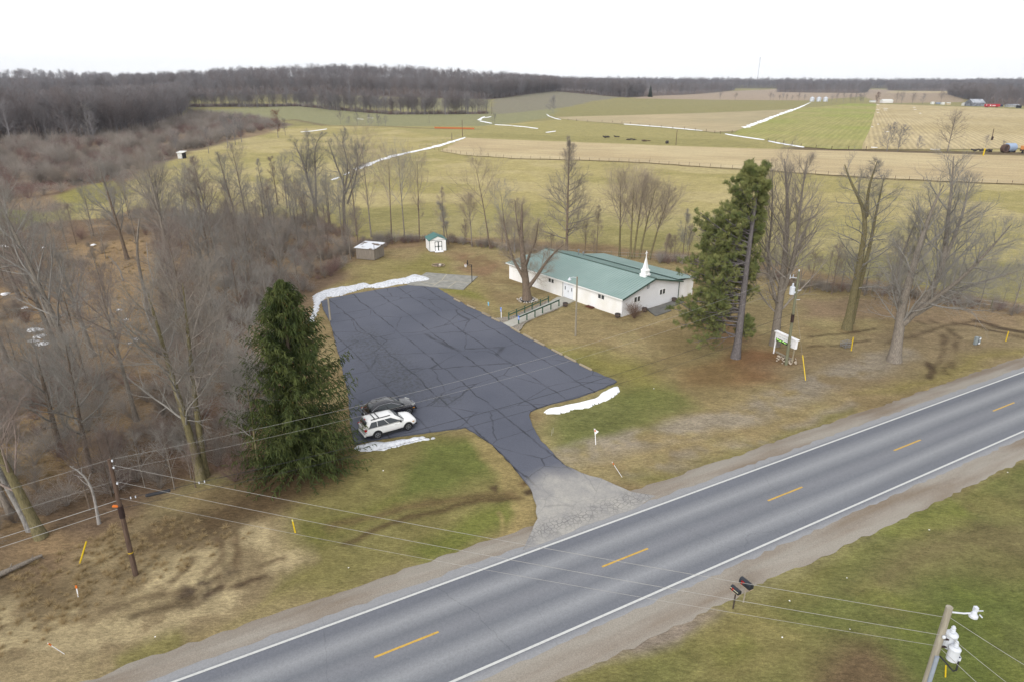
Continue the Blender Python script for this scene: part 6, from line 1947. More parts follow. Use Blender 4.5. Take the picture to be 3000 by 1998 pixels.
railing([Z8(700, 1335), Z8(890, 1255), Z8(1075, 1180), Z8(1250, 1100), Z8(1440, 1015), Z8(1625, 935)], 'green railing with a cap board painted pale as if lit on the planter side of the walkway', True)
# accessible-parking signs
BLUE = pmat('sign_blue', A(40, 120, 230, 1.2), 0.4, var=0.05)
TEAL = pmat('faded_sign_face', A(150, 220, 230, 1.2), 0.45, var=0.05)
WHITEP2 = pmat('white_sign_paint', (0.8, 0.8, 0.82), 0.5, var=0.03)
def wheelchair(parent, o_, s, ax, m):
 """the wheelchair symbol as raised strokes; ax = in-plane horizontal unit vector, o_ = centre of the face"""
 nrm = Vector((-ax.y, ax.x, 0))
 def pt(x, z): return o_ + ax * (x * s) + Vector((0, 0, z * s))
 b = MB()
 ring = [pt(0.0 + 0.28 * math.cos(a), -0.18 + 0.28 * math.sin(a)) for a in np.linspace(2.4, 6.6, 10)]
 for i in range(len(ring) - 1): b.bar(ring[i], ring[i + 1], 0.012, 0.09 * s)
 for p_, q_ in (((-0.08, 0.28), (-0.05, -0.05)), ((-0.05, -0.05), (0.2, -0.05)), ((0.2, -0.05), (0.32, -0.35)), ((-0.07, 0.12), (0.16, 0.12))):
  b.bar(pt(*p_), pt(*q_), 0.012, 0.09 * s)
 b.box(pt(-0.09, 0.42), (0.1 * s, 0.1 * s, 0.12 * s))
 return b.build('symbol', m, parent)
def park_sign(u, v, h, label, face, post_m, post_w, sz, attach=False, sym=True):
 p = P(u, v)
 t = empty('parking_sign', (p.x, p.y, 0), 0, label, 'sign', 'accessible parking signs')
 fx = Vector((math.cos(LANG), math.sin(LANG), 0))
 rz = LANG
 out = Vector((fx.y, -fx.x, 0))
 if out.y > 0: out = -out
 if not attach:
  b = MB(); b.box((0, 0, h / 2), (post_w, post_w * 0.6, h), rz=rz); b.build('post', post_m, t)
 c = out * 0.07 + Vector((0, 0, h - sz[1] / 2))
 b = MB(); b.box(c, (sz[0], 0.012, sz[1]), rz=rz); b.build('panel', face, t)
 if sym: wheelchair(t, c + out * 0.014, sz[1] * 0.75, fx, WHITEP2 if face is BLUE else BLUE)
 return t
park_sign(*Z8(20, 1100), 1.65, 'pale blue-faced sign on a thin post at the lot edge', TEAL, pmat('thin_steel_post', A(120, 112, 100), 0.6), 0.04, (0.32, 0.5))
park_sign(*Z8(303, 1195), 1.45, 'blue parking sign on a white post left of the walkway', BLUE, WHITEP2, 0.11, (0.32, 0.55))
pq = P(*Z8(706, 1340))
park_sign(*Z8(712, 1342), 1.15, 'blue parking sign fixed to the first post of the railing', BLUE, WHITEP2, 0.1, (0.34, 0.52), attach=True)
# stone ring round the shade tree
p = P(1545, 880)
rg = random.Random(9)
ring = empty('tree_ring', (p.x, p.y, 0), 0, 'black edged ring of white stones round the old shade tree', 'garden edging')
b = MB()
for k in range(40):
 a0, a1 = k * 2 * PI / 40, (k + 1) * 2 * PI / 40
 b.bar((1.0 * math.cos(a0), 1.0 * math.sin(a0), 0.07), (1.0 * math.cos(a1), 1.0 * math.sin(a1), 0.07), 0.05, 0.18)
b.build('edging', pmat('black_edging', A(50, 50, 54), 0.5), ring)
def pebbles(name, n, r0, r1, m, parent, seed, s=(0.05, 0.11)):
 rg = random.Random(seed)
 b = MB()
 for _ in range(n):
  a, r = rg.uniform(0, 6.28), math.sqrt(rg.uniform(r0 * r0, r1 * r1))
  q = rg.uniform(*s)
  b.lathe((r * math.cos(a), r * math.sin(a), 0.0), [(q * 0.8, -0.02), (q, q * 0.4), (q * 0.6, q * 0.9), (q * 0.1, q)], 6)
 o = b.build(name, m, parent, smooth=True)
 o['kind'] = 'stuff'
 return o
WSTONE = pmat('white_stones', (0.62, 0.62, 0.62), 0.8, scale=5, var=0.25, coord='World')
pebbles('stones', 420, 0.55, 0.96, WSTONE, ring, 4)
pebbles('stones', 90, 1.05, 1.5, pmat('strayed_stones', A(210, 202, 192, 1.2), 0.9, var=0.2, coord='World'), ring, 5)
# wooden wheel stops along the lot
STOPM = pmat('timber_wheel_stop', A(196, 180, 150), 0.9, scale=5, col2=A(172, 158, 136), stretch=(0.4, 3, 3))
Z6 = lambda x, y: (750 + x / 3.136, 550 + y / 3.136)
stops = [(Z6(1820, 1030), Z6(1875, 1058)), (Z6(1942, 1090), Z6(2015, 1122)), (Z6(2080, 1155), Z6(2150, 1190)), (Z7(40, 1002), Z7(110, 1035)), (Z7(128, 1048), Z7(200, 1080)), (Z7(305, 1135), Z7(385, 1183)), (Z7(420, 1200), Z7(505, 1245)), (Z7(518, 1252), Z7(610, 1299)), (Z7(680, 1335), Z7(775, 1385)), (Z7(798, 1396), Z7(900, 1448)), (Z7(935, 1470), Z7(1045, 1525))]
slab = ('farthest timber wheel stop, just below the concrete court', 'second timber wheel stop from the court', 'timber wheel stop near the thin-posted pale sign', 'timber wheel stop right below the thin-posted pale sign', 'timber edging by the crushed stone left of the walkway', 'first timber wheel stop on the road side of the walkway', 'second timber wheel stop on the road side of the walkway', 'timber wheel stop below the church light pole', 'fourth timber wheel stop toward the road from the walkway', 'last but one timber wheel stop toward the road', 'timber wheel stop nearest the road, at the lot corner')
for (a_, b_), lb in zip(stops, slab):
 p0, p1 = P(*a_), P(*b_)
 m_ = (p0 + p1) / 2
 t = bpy.data.objects.new('wheel_stop', None)
 bpy.data.objects.remove(t)
 b = MB(); b.bar(p0 - m_ + Vector((0, 0, 0.12)), p1 - m_ + Vector((0, 0, 0.12)), 0.2, 0.17)
 o = b.build('wheel_stop', STOPM, bevel=0.015)
 o.location = m_
 tag(o, lb, 'wheel stop', 'wheel stops along the church side of the lot')
# ================================================================== SHEDS AND YARD
WOODGREY = pmat('weathered_boards', A(150, 140, 130), 0.95, scale=3.0, col2=A(176, 166, 154), stretch=(5, 5, 0.4), spec=0.1)
SNOWM = pmat('old_snow', (0.74, 0.75, 0.78), 0.7, scale=2.2, col2=(0.86, 0.87, 0.9), bump=0.03, bscale=5, spec=0.25, coord='World')
def snow_mat_dirty():
 m, t, b = new_mat('gritty_snow')
 L = t.links.new
 ge = N(t, 'ShaderNodeNewGeometry')
 n1 = N(t, 'ShaderNodeTexNoise'); n1.inputs['Scale'].default_value = 3.5; n1.inputs['Detail'].default_value = 8; n1.inputs['Roughness'].default_value = 0.8
 L(ge.outputs['Position'], n1.inputs['Vector'])
 cr = N(t, 'ShaderNodeValToRGB')
 e = cr.color_ramp.elements
 e[0].position = 0.30; e[0].color = (*A(150, 136, 122), 1)
 e[1].position = 0.46; e[1].color = (0.50, 0.52, 0.56, 1)
 x = e.new(0.62); x.color = (0.70, 0.71, 0.74, 1)
 L(n1.outputs['Fac'], cr.inputs[0])
 L(cr.outputs[0], b.inputs['Base Color'])
 setin(b, 'Roughness', 0.7)
 bp = N(t, 'ShaderNodeBump'); bp.inputs['Strength'].default_value = 0.7; bp.inputs['Distance'].default_value = 0.06
 L(n1.outputs['Fac'], bp.inputs['Height']); L(bp.outputs[0], b.inputs['Normal'])
 return m
SNOWD = snow_mat_dirty()
# white shed, green roof
f0, f1 = P(*Z2(1408, 405)), P(*Z2(1697, 383))
sx_ = (f1 - f0).normalized(); SW = (f1 - f0).length
sh = empty('garden_shed', f0, math.atan2(sx_.y, sx_.x), 'small white shed with green roof and dark framed double doors', 'shed')
SD, SH_, SP_ = 3.4, 2.05, 2.75
WH2 = pmat('white_shed_boards', A(248, 248, 248, 1.15), 0.6, scale=2, var=0.04)
def prism_y(profile, y0, y1):
 n = len(profile)
 vs = [(x, y0, z) for x, z in profile] + [(x, y1, z) for x, z in profile]
 fs = [tuple(range(n)), tuple(range(n, 2 * n))[::-1]] + [(i, n + i, n + (i + 1) % n, (i + 1) % n) for i in range(n)]
 return vs, fs
b = MB(); b.add(*prism_y([(0, 0), (SW, 0), (SW, SH_), (SW / 2, SP_), (0, SH_)], 0, SD)); b.build('wall', WH2, sh)
GRROOF = pmat('green_shed_roof', A(70, 128, 122), 0.5, var=0.06, spec=0.4)
for k in (0, 1):
 x0, x1 = ((-0.18, SW / 2) if k == 0 else (SW + 0.18, SW / 2))
 sl = (SP_ - SH_) / (SW / 2)
 z0, z1 = SH_ - 0.18 * sl + 0.02, SP_ + 0.02
 b = MB(); b.add(*prism_y([(x0, z0), (x1, z1), (x1, z1 + 0.06), (x0, z0 + 0.06)] if k == 0 else [(x1, z1), (x0, z0), (x0, z0 + 0.06), (x1, z1 + 0.06)], -0.15, SD + 0.15)); b.build('roof', GRROOF, sh)
DKG = pmat('black_green_trim', A(44, 62, 60), 0.5)
b = MB()
for x in (0.03, SW - 0.03): b.box((x, -0.012, SH_ / 2), (0.07, 0.024, SH_))
sl = (SP_ - SH_) / (SW / 2)
b.box((SW / 2, -0.012, SH_ - 0.02), (SW - 0.14, 0.024, 0.06))
b.build('trim', DKG, sh)
for k in (-1, 1):
 dw = 0.66
 cx = SW / 2 + k * (dw / 2 + 0.01) + 0.08
 b = MB(); b.box((cx, -0.03, 0.93), (dw, 0.03, 1.78)); d = b.build('door', WH2, sh)
 b = MB()
 for x in (cx - dw / 2 + 0.04, cx + dw / 2 - 0.04): b.box((x, -0.056, 0.93), (0.08, 0.022, 1.78))
 for z in (0.08, 0.88, 1.78): b.box((cx, -0.054, z), (dw - 0.16, 0.02, 0.09))
 for z0 in (0.125, 0.925):
  z1 = z0 + (0.71 if z0 < 0.5 else 0.81)
  for xx, sx1 in ((cx - dw / 2 + 0.08, 1), (cx + dw / 2 - 0.08, -1)):
   for zz, sz1 in ((z0, 1), (z1, -1)):
    b.add([(xx, -0.052, zz), (xx + sx1 * 0.12, -0.052, zz), (xx, -0.052, zz + sz1 * 0.12), (xx, -0.046, zz), (xx + sx1 * 0.12, -0.046, zz), (xx, -0.046, zz + sz1 * 0.12)], [(0, 1, 2), (5, 4, 3), (0, 3, 4, 1), (1, 4, 5, 2), (2, 5, 3, 0)])
 b.build('door_trim', DKG, d)
b = MB(); b.add(*[[(SW / 2 - 0.7, -0.06, 0.0), (SW / 2 + 0.85, -0.06, 0.0), (SW / 2 + 0.85, -0.85, -0.02), (SW / 2 - 0.7, -0.85, -0.02), (SW / 2 - 0.7, -0.06, 0.13), (SW / 2 + 0.85, -0.06, 0.13), (SW / 2 + 0.85, -0.85, 0.04), (SW / 2 - 0.7, -0.85, 0.04)], [(0, 1, 2, 3), (4, 7, 6, 5), (0, 4, 5, 1), (1, 5, 6, 2), (2, 6, 7, 3), (3, 7, 4, 0)]]); b.build('ramp', WHITEP2, sh)
# grey lean-to shed
g0, g1, g2 = P(*Z2(147, 522)), P(*Z2(455, 550)), P(*Z2(600, 468))
gx_ = (g1 - g0).normalized(); GW = (g1 - g0).length; GD = (g2 - g1).length
gs = empty('lean_to_shed', g0, math.atan2(gx_.y, gx_.x), 'weathered grey board shed with a flat snow-dusted roof', 'shed')
hF, hB = 1.95, 2.25
b = MB(); n_ = int(GW / 0.22)
for i in range(n_):
 x0 = GW * i / n_
 b.box((x0 + GW / n_ / 2, 0.0, hF / 2), (GW / n_ - 0.012, 0.03 + 0.008 * (i % 2), hF))
b.box((GW / 2, 0.04, hF / 2), (GW - 0.02, 0.03, hF - 0.02))
b.build('front_boards', WOODGREY, gs)
b = MB()
for i in range(8):
 y0 = GD * (i + .5) / 8
 h = hF + (hB - hF) * (i + .5) / 8
 b.box((GW, y0, h / 2), (0.03 + 0.008 * (i % 2), GD / 8 - 0.012, h - 0.02)); b.box((0, y0, h / 2), (0.03, GD / 8 - 0.012, h - 0.02))
b.box((GW / 2, GD, hB / 2), (GW, 0.03, hB - 0.03))
b.build('side_boards', WOODGREY, gs)
b = MB(); b.add(*ext_x([(-0.25, hF - 0.02), (GD + 0.2, hB + 0.03), (GD + 0.2, hB + 0.11), (-0.25, hF + 0.06)], -0.25, GW + 0.3))
rf_ = b.build('roof', pmat('roof_snow_and_felt', (0.62, 0.64, 0.68), 0.8, scale=0.7, col2=A(120, 104, 92), coord='World', pos=(0.52, 0.6)), gs)
b = MB(); b.tube([(GW - 0.05, 0.25, 0.4), (GW - 0.05, 0.25, 2.75)], 0.05, 7); b.build('stove_pipe', GREYM, gs)
# fire ring
p = P(*Z2(1555, 640))
fr = empty('fire_ring', p, 0, 'ring of logs and stones on the lawn before the white shed', 'fire ring')
rg = random.Random(14)
LOGM = pmat('pale_logs', A(176, 156, 130), 0.9, scale=6, var=0.25)
for k in range(11):
 a = k * 2 * PI / 11 + rg.uniform(-.15, .15)
 c = Vector((1.05 * math.cos(a), 0.95 * math.sin(a), 0.08))
 t_ = Vector((-math.sin(a), math.cos(a), rg.uniform(-.05, .05))) * rg.uniform(0.2, 0.34)
 b = MB(); b.tube([c - t_, c, c + t_], [0.08, 0.09, 0.075], 7); b.build('log', LOGM, fr)
b = MB(); b.lathe((0.32, -0.1, 0), [(0.2, -.02), (0.26, 0.1), (0.2, 0.24), (0.05, 0.3)], 9); b.build('boulder', pmat('pale_boulder', A(206, 200, 190, 1.3), 0.9), fr, smooth=True)
b = MB(); b.lathe((0, 0, 0), [(0.85, 0.0), (0.5, 0.05), (0.05, 0.07)], 14); b.build('ash', pmat('ash_and_char', A(126, 112, 100), 1.0, scale=6, var=0.45), fr)
# basketball hoop
p = P(*Z2(2136, 925))
bh = empty('basketball_hoop', p, 0, 'black basketball hoop on a pole at the corner of the concrete court', 'basketball hoop')
BLK = pmat('black_paint', A(42, 44, 52), 0.5, var=0.15)
cc_ = P(*Z2(1640, 915)); dirc = (cc_ - p); dirc.z = 0; dirc.normalize(); side = Vector((-dirc.y, dirc.x, 0))
b = MB(); b.tube([(0, 0, 0), (0, 0, 2.75)], 0.06, 10); b.build('pole', BLK, bh)
bc = dirc * 0.62 + Vector((0, 0, 3.05))
b = MB(); b.bar((0, 0, 2.7), tuple(bc + Vector((0, 0, -.15))), 0.06, 0.06); b.bar((0, 0, 2.4), tuple(bc + Vector((0, 0, -.35))), 0.05, 0.05); b.build('arm', BLK, bh)
b = MB()
fan = [(-0.32, -0.36), (0.32, -0.36), (0.56, -0.1), (0.56, 0.12), (0.38, 0.33), (0, 0.42), (-0.38, 0.33), (-0.56, 0.12), (-0.56, -0.1)]
vs = [bc + side * x + Vector((0, 0, z)) + dirc * d_ for d_ in (0, 0.04) for x, z in fan]
n = len(fan)
b.add(vs, [tuple(range(n)), tuple(range(n, 2 * n))[::-1]] + [(i, n + i, n + (i + 1) % n, (i + 1) % n) for i in range(n)])
b.build('backboard', BLK, bh)
b = MB()
rc_ = bc + dirc * 0.3 + Vector((0, 0, -0.25))
for k in range(16):
 a0, a1 = k * PI / 8, (k + 1) * PI / 8
 b.bar(rc_ + dirc * (0.23 * math.cos(a0)) + side * (0.23 * math.sin(a0)), rc_ + dirc * (0.23 * math.cos(a1)) + side * (0.23 * math.sin(a1)), 0.025, 0.025)
b.build('rim', pmat('rim_orange', A(170, 80, 50), 0.5), bh)
b = MB()
for k in range(12):
 a0 = k * PI / 6
 q0 = rc_ + dirc * (0.22 * math.cos(a0)) + side * (0.22 * math.sin(a0)); a1 = a0 + 0.35
 b.bar(q0, rc_ + dirc * (0.13 * math.cos(a1)) + side * (0.13 * math.sin(a1)) + Vector((0, 0, -0.42)), 0.022, 0.022)
 a1 = a0 - 0.35
 b.bar(q0, rc_ + dirc * (0.13 * math.cos(a1)) + side * (0.13 * math.sin(a1)) + Vector((0, 0, -0.42)), 0.022, 0.022)
b.build('net', WHITEP2, bh)
# ------------------------------------------------------------------ snow
def snow(pts, hmax, label, seed, cell=0.28, m=None, px=True, name='snow_bank', full=0.8):
 poly = [tuple(P(u, v).xy) for u, v in pts] if px else pts
 pa = np.array(poly)
 xs = np.arange(pa[:, 0].min() - 0.5, pa[:, 0].max() + 0.5, cell)
 ys = np.arange(pa[:, 1].min() - 0.5, pa[:, 1].max() + 0.5, cell)
 X, Y = np.meshgrid(xs, ys)
 x, y = X.ravel(), Y.ravel()
 xw = x + (fbm(x, y, 0.9, seed, 3) - 0.5) * 0.5
 yw = y + (fbm(x, y, 0.9, seed + 9, 3) - 0.5) * 0.5
 d = sdist(xw, yw, pa)
 z = hmax * np.clip(d / full, -0.3, 1) ** 1 * (0.55 + 0.9 * fbm(x, y, 1.1, seed + 3, 4)) + 0.05
 z = np.where(d > 0, z, -0.15)
 k = (d > -cell * 1.3)
 idm = -np.ones(len(x), int); idm[k] = np.arange(k.sum())
 idg = idm.reshape(X.shape)
 q = np.stack([idg[:-1, :-1], idg[:-1, 1:], idg[1:, 1:], idg[1:, :-1]], -1).reshape(-1, 4)
 q = q[(q >= 0).all(1)]
 me = np_mesh(name, np.stack([x[k], y[k], z[k]], 1), q, None, True)
 o = link_mesh(name, me, m or SNOWD)
 return tag(o, label, None, None, 'stuff')
snow([Z6(*q) for q in ((525, 1000), (600, 960), (700, 935), (820, 920), (930, 900), (1020, 885), (1050, 900), (1110, 885), (1250, 855), (1360, 840), (1410, 815), (1450, 803), (1510, 812), (1560, 825), (1610, 848), (1540, 860), (1400, 880), (1300, 888), (1180, 912), (1080, 924), (1050, 912), (960, 928), (890, 952), (780, 992), (700, 1005), (640, 1018), (592, 1052), (570, 1090), (562, 1150), (522, 1235), (500, 1212), (528, 1130), (540, 1070))], 0.38, 'ploughed ridge of gritty snow along the far end of the lot', 3)
ZC = lambda x, y: (1000 + x / 7.84, 1130 + y / 7.84)
snow([ZC(*q) for q in ((310, 1430), (350, 1370), (600, 1300), (820, 1270), (950, 1290), (1150, 1260), (1500, 1220), (1750, 1170), (1890, 1155), (1970, 1180), (2120, 1178), (2130, 1197), (1960, 1203), (1800, 1238), (1500, 1312), (1150, 1412), (980, 1472), (700, 1478), (500, 1492), (380, 1468))], 0.2, 'low gritty snow bank beside the parked white car', 5, 0.16, full=0.5)
ZD = lambda x, y: (1000 + x / 2.479, 1100 + y / 2.479)
snow([ZD(*q) for q in ((1460, 270), (1500, 245), (1560, 230), (1640, 215), (1760, 185), (1870, 150), (1890, 120), (1960, 90), (2010, 78), (2022, 100), (1992, 142), (1942, 177), (1852, 202), (1782, 227), (1662, 238), (1660, 252), (1560, 270), (1480, 270))], 0.24, 'snow bank at the road corner of the car park', 7, 0.2, SNOWM, full=0.6)
SNB = []
for i, (u, v, r, q) in enumerate(((104, 965, 1.0, .8), (116, 985, 0.8, 1), (98, 998, 0.7, .7), (126, 1005, 0.8, 1), (30, 722, 2.2, .5), (62, 727, 1.2, .6), (67, 757, .8, .8), (127, 726, .5, 1), (350, 908, .5, 1), (369, 936, .4, 1), (392, 994, .4, 1), (380, 1004, .3, 1), (275, 718, .5, 1), (15, 862, .7, 1), (74, 902, .4, 1))):
 c = P(u, v); rg = random.Random(i)
 SNB.append([(c.x + r * math.cos(a) * rg.uniform(.5, 1.2), c.y + r * q * math.sin(a) * rg.uniform(.5, 1.2)) for a in np.linspace(0, 6.28, 9)[:-1]])
for i, q in enumerate(SNB):
 snow(q, 0.07, 'patch of snow left among the marsh grass and brush', 20 + i, 0.14, SNOWM, px=False, name='snow_patch', full=0.25)
def strip_snow(pts, wd, label, seed, name='snow_drift'):
 q = [P(u, v).xy for u, v in pts]
 rg = random.Random(seed)
 L_, R_ = [], []
 fine = []
 for i in range(len(q) - 1):
  n = max(2, int((q[i + 1] - q[i]).length / (wd * 0.9)))
  for k in range(n): fine.append((q[i].lerp(q[i + 1], k / n), i + k / n))
 fine.append((q[-1], len(q) - 1.0))
 for i, (c, t_) in enumerate(fine):
  a = fine[max(0, i - 1)][0]; b_ = fine[min(len(fine) - 1, i + 1)][0]
  d = (b_ - a).normalized(); nn = Vector((-d.y, d.x))
  w_ = wd * (0.5 + rg.uniform(-0.22, 0.22)) * min(1, 0.3 + i * 0.35, 0.3 + (len(fine) - 1 - i) * 0.35)
  L_.append(c + nn * w_ * rg.uniform(.7, 1.2)); R_.append(c - nn * w_ * rg.uniform(.7, 1.2))
 vs, fs = [], []
 for l_, (c, _), r_ in zip(L_, fine, R_):
  vs += [(l_.x, l_.y, 0.0), (c.x, c.y, 0.32), (r_.x, r_.y, 0.0)]
 for i in range(len(fine) - 1):
  a = i * 3
  fs += [(a, a + 3, a + 4, a + 1), (a + 1, a + 4, a + 5, a + 2)]
 me = bpy.data.meshes.new(name); me.from_pydata(vs, [], fs); me.update()
 for p_ in me.polygons: p_.use_smooth = True
 return tag(link_mesh(name, me, SNOWM), label, None, None, 'stuff')
Zb = lambda x, y: (750 + x / 3.136, 150 + y / 3.136)
Zc = lambda x, y: (1500 + x / 3.136, 150 + y / 3.136)
Zd = lambda x, y: (2250 + x / 3.136, 150 + y / 3.136)
strip_snow([Zb(900, 1100), Zb(1010, 1050), Zb(1150, 1000), Zb(1280, 962), Zb(1450, 925), Zb(1550, 905), Zb(1700, 865), Zb(1850, 820), Zb(1920, 798)], 3.12, 'long white snow drift along the fence across the hay field', 1)
strip_snow([Zb(690, 1190), Zb(760, 1165)], 1.32, 'broken end of the hay field snow drift behind the thicket', 2)
strip_snow([Zb(800, 1145), Zb(860, 1120)], 1.56, 'broken piece of the hay field snow drift behind the thicket', 3)
strip_snow([(2376, 301), Zd(280, 525), Zd(200, 552), Zd(100, 588), Zd(0, 625), (2232, 357), (2215, 363), (2178, 377)], 7.2, 'broad snow drift along the track by the wheat field', 4)
strip_snow([Zc(1030, 675), Zc(1200, 687), Zc(1400, 703), Zc(1600, 720), Zc(1750, 736)], 2.4, 'thin snow line along the lower edge of the fallow field', 5)
strip_snow([Zc(1960, 765), Zc(2100, 788), Zc(2320, 820)], 2.4, 'thin snow line along the lower left edge of the wheat field', 6)
strip_snow([Zd(0, 830), Zd(150, 858), Zd(335, 888)], 2.4, 'thin snow line along the lower edge of the wheat field', 7)
strip_snow([Zb(2045, 640), Zb(2070, 620), Zb(2100, 606)], 4.2, 'curving snow at the head of the pasture', 8)
strip_snow([Zb(2060, 645), Zb(2110, 655), Zb(2170, 668)], 3.0, 'lower arm of the curving snow at the head of the pasture', 9)
strip_snow([Zb(2095, 618), Zb(2160, 605)], 5.4, 'snow patch inside the curve at the head of the pasture', 10)
strip_snow([Zb(2195, 680), Zb(2350, 688)], 1.8, 'snow line right of the curve at the head of the pasture', 11)
strip_snow([Zc(5, 690), Zc(120, 700), Zc(240, 716)], 2.1, 'snow line along the ditch in the middle pasture', 12)
strip_snow([Zc(310, 752), Zc(400, 740)], 2.4, 'snow patch at the end of the ditch in the middle pasture', 13)
strip_snow([Zc(320, 585), Zc(340, 602), Zc(400, 622), Zc(450, 633)], 2.4, 'snow at the pointed corner of the fallow field', 14)
for k, (x, y, l_) in enumerate(((1010, 495, 30), (1080, 530, 40), (1010, 540, 30), (1012, 568, 20), (1080, 545, 30), (1345, 520, 24), (1352, 540, 24), (1400, 575, 16), (1012, 676, 14), (958, 700, 16), (975, 890, 60), (1100, 745, 14))):
 strip_snow([Zd(x - l_ / 2, y), Zd(x + l_ / 2, y + 2)], 3.0, 'snow patch left in the corn stubble', 30 + k, 'snow_patch')
for k, (x, y, l_) in enumerate(((485, 550, 20), (595, 566, 30), (680, 575, 40), (790, 580, 40), (960, 628, 60), (1050, 618, 60), (1190, 588, 30), (880, 582, 30), (990, 600, 30))):
 strip_snow([Zb(x - l_ / 2, y), Zb(x + l_ / 2, y + 3)], 3.0, 'snow patch left in the far grey-green pasture', 50 + k, 'snow_patch')
strip_snow([Zb(410, 748), Zb(520, 738), Zb(650, 720)], 1.5, 'snow line at the brow of the hay field', 15)
# ================================================================== CARS
TYRE = pmat('tyre_rubber', A(38, 38, 40), 0.85, var=0.15)
RIMM = pmat('alloy_rim', A(190, 192, 196), 0.3, metal=0.8, var=0.08)
CGLASS = glass_mat('car_glass', (0.03, 0.037, 0.042), 0.04)
PLAST = pmat('black_plastic', A(48, 49, 52), 0.6, var=0.1)
REDL = pmat('tail_lamp_red', A(190, 30, 30), 0.25)
CLEARL = pmat('lamp_lens', A(206, 208, 206), 0.15)
AMBER = pmat('amber_lens', A(224, 150, 50), 0.25)
CHROME = pmat('chrome', A(220, 222, 226), 0.15, metal=0.9)
def carpaint(name, c, rough=0.25, metal=0.0):
 m, t, b = new_mat(name)
 no = N(t, 'ShaderNodeTexNoise'); no.inputs['Scale'].default_value = 1.6; no.inputs['Detail'].default_value = 4
 tc = N(t, 'ShaderNodeTexCoord'); t.links.new(tc.outputs['Object'], no.inputs['Vector'])
 cr = N(t, 'ShaderNodeValToRGB')
 cr.color_ramp.elements[0].color = (*[x * 0.93 for x in c], 1); cr.color_ramp.elements[1].color = (*[min(1, x * 1.05) for x in c], 1)
 t.links.new(no.outputs['Fac'], cr.inputs[0]); t.links.new(cr.outputs[0], b.inputs['Base Color'])
 setin(b, 'Roughness', rough); setin(b, 'Metallic', metal); setin(b, 'Coat Weight', 0.6); setin(b, 'Coat Roughness', 0.06)
 return m
def loft(b, rings, cap=True):
 n = len(rings[0]); o = len(b.v)
 for r in rings: b.v += [tuple(p) for p in r]
 for i in range(len(rings) - 1):
  for k in range(n): b.f.append((o + i * n + k, o + i * n + (k + 1) % n, o + (i + 1) * n + (k + 1) % n, o + (i + 1) * n + k))
 if cap:
  b.f.append(tuple(o + k for k in range(n))[::-1]); b.f.append(tuple(o + (len(rings) - 1) * n + k for k in range(n)))
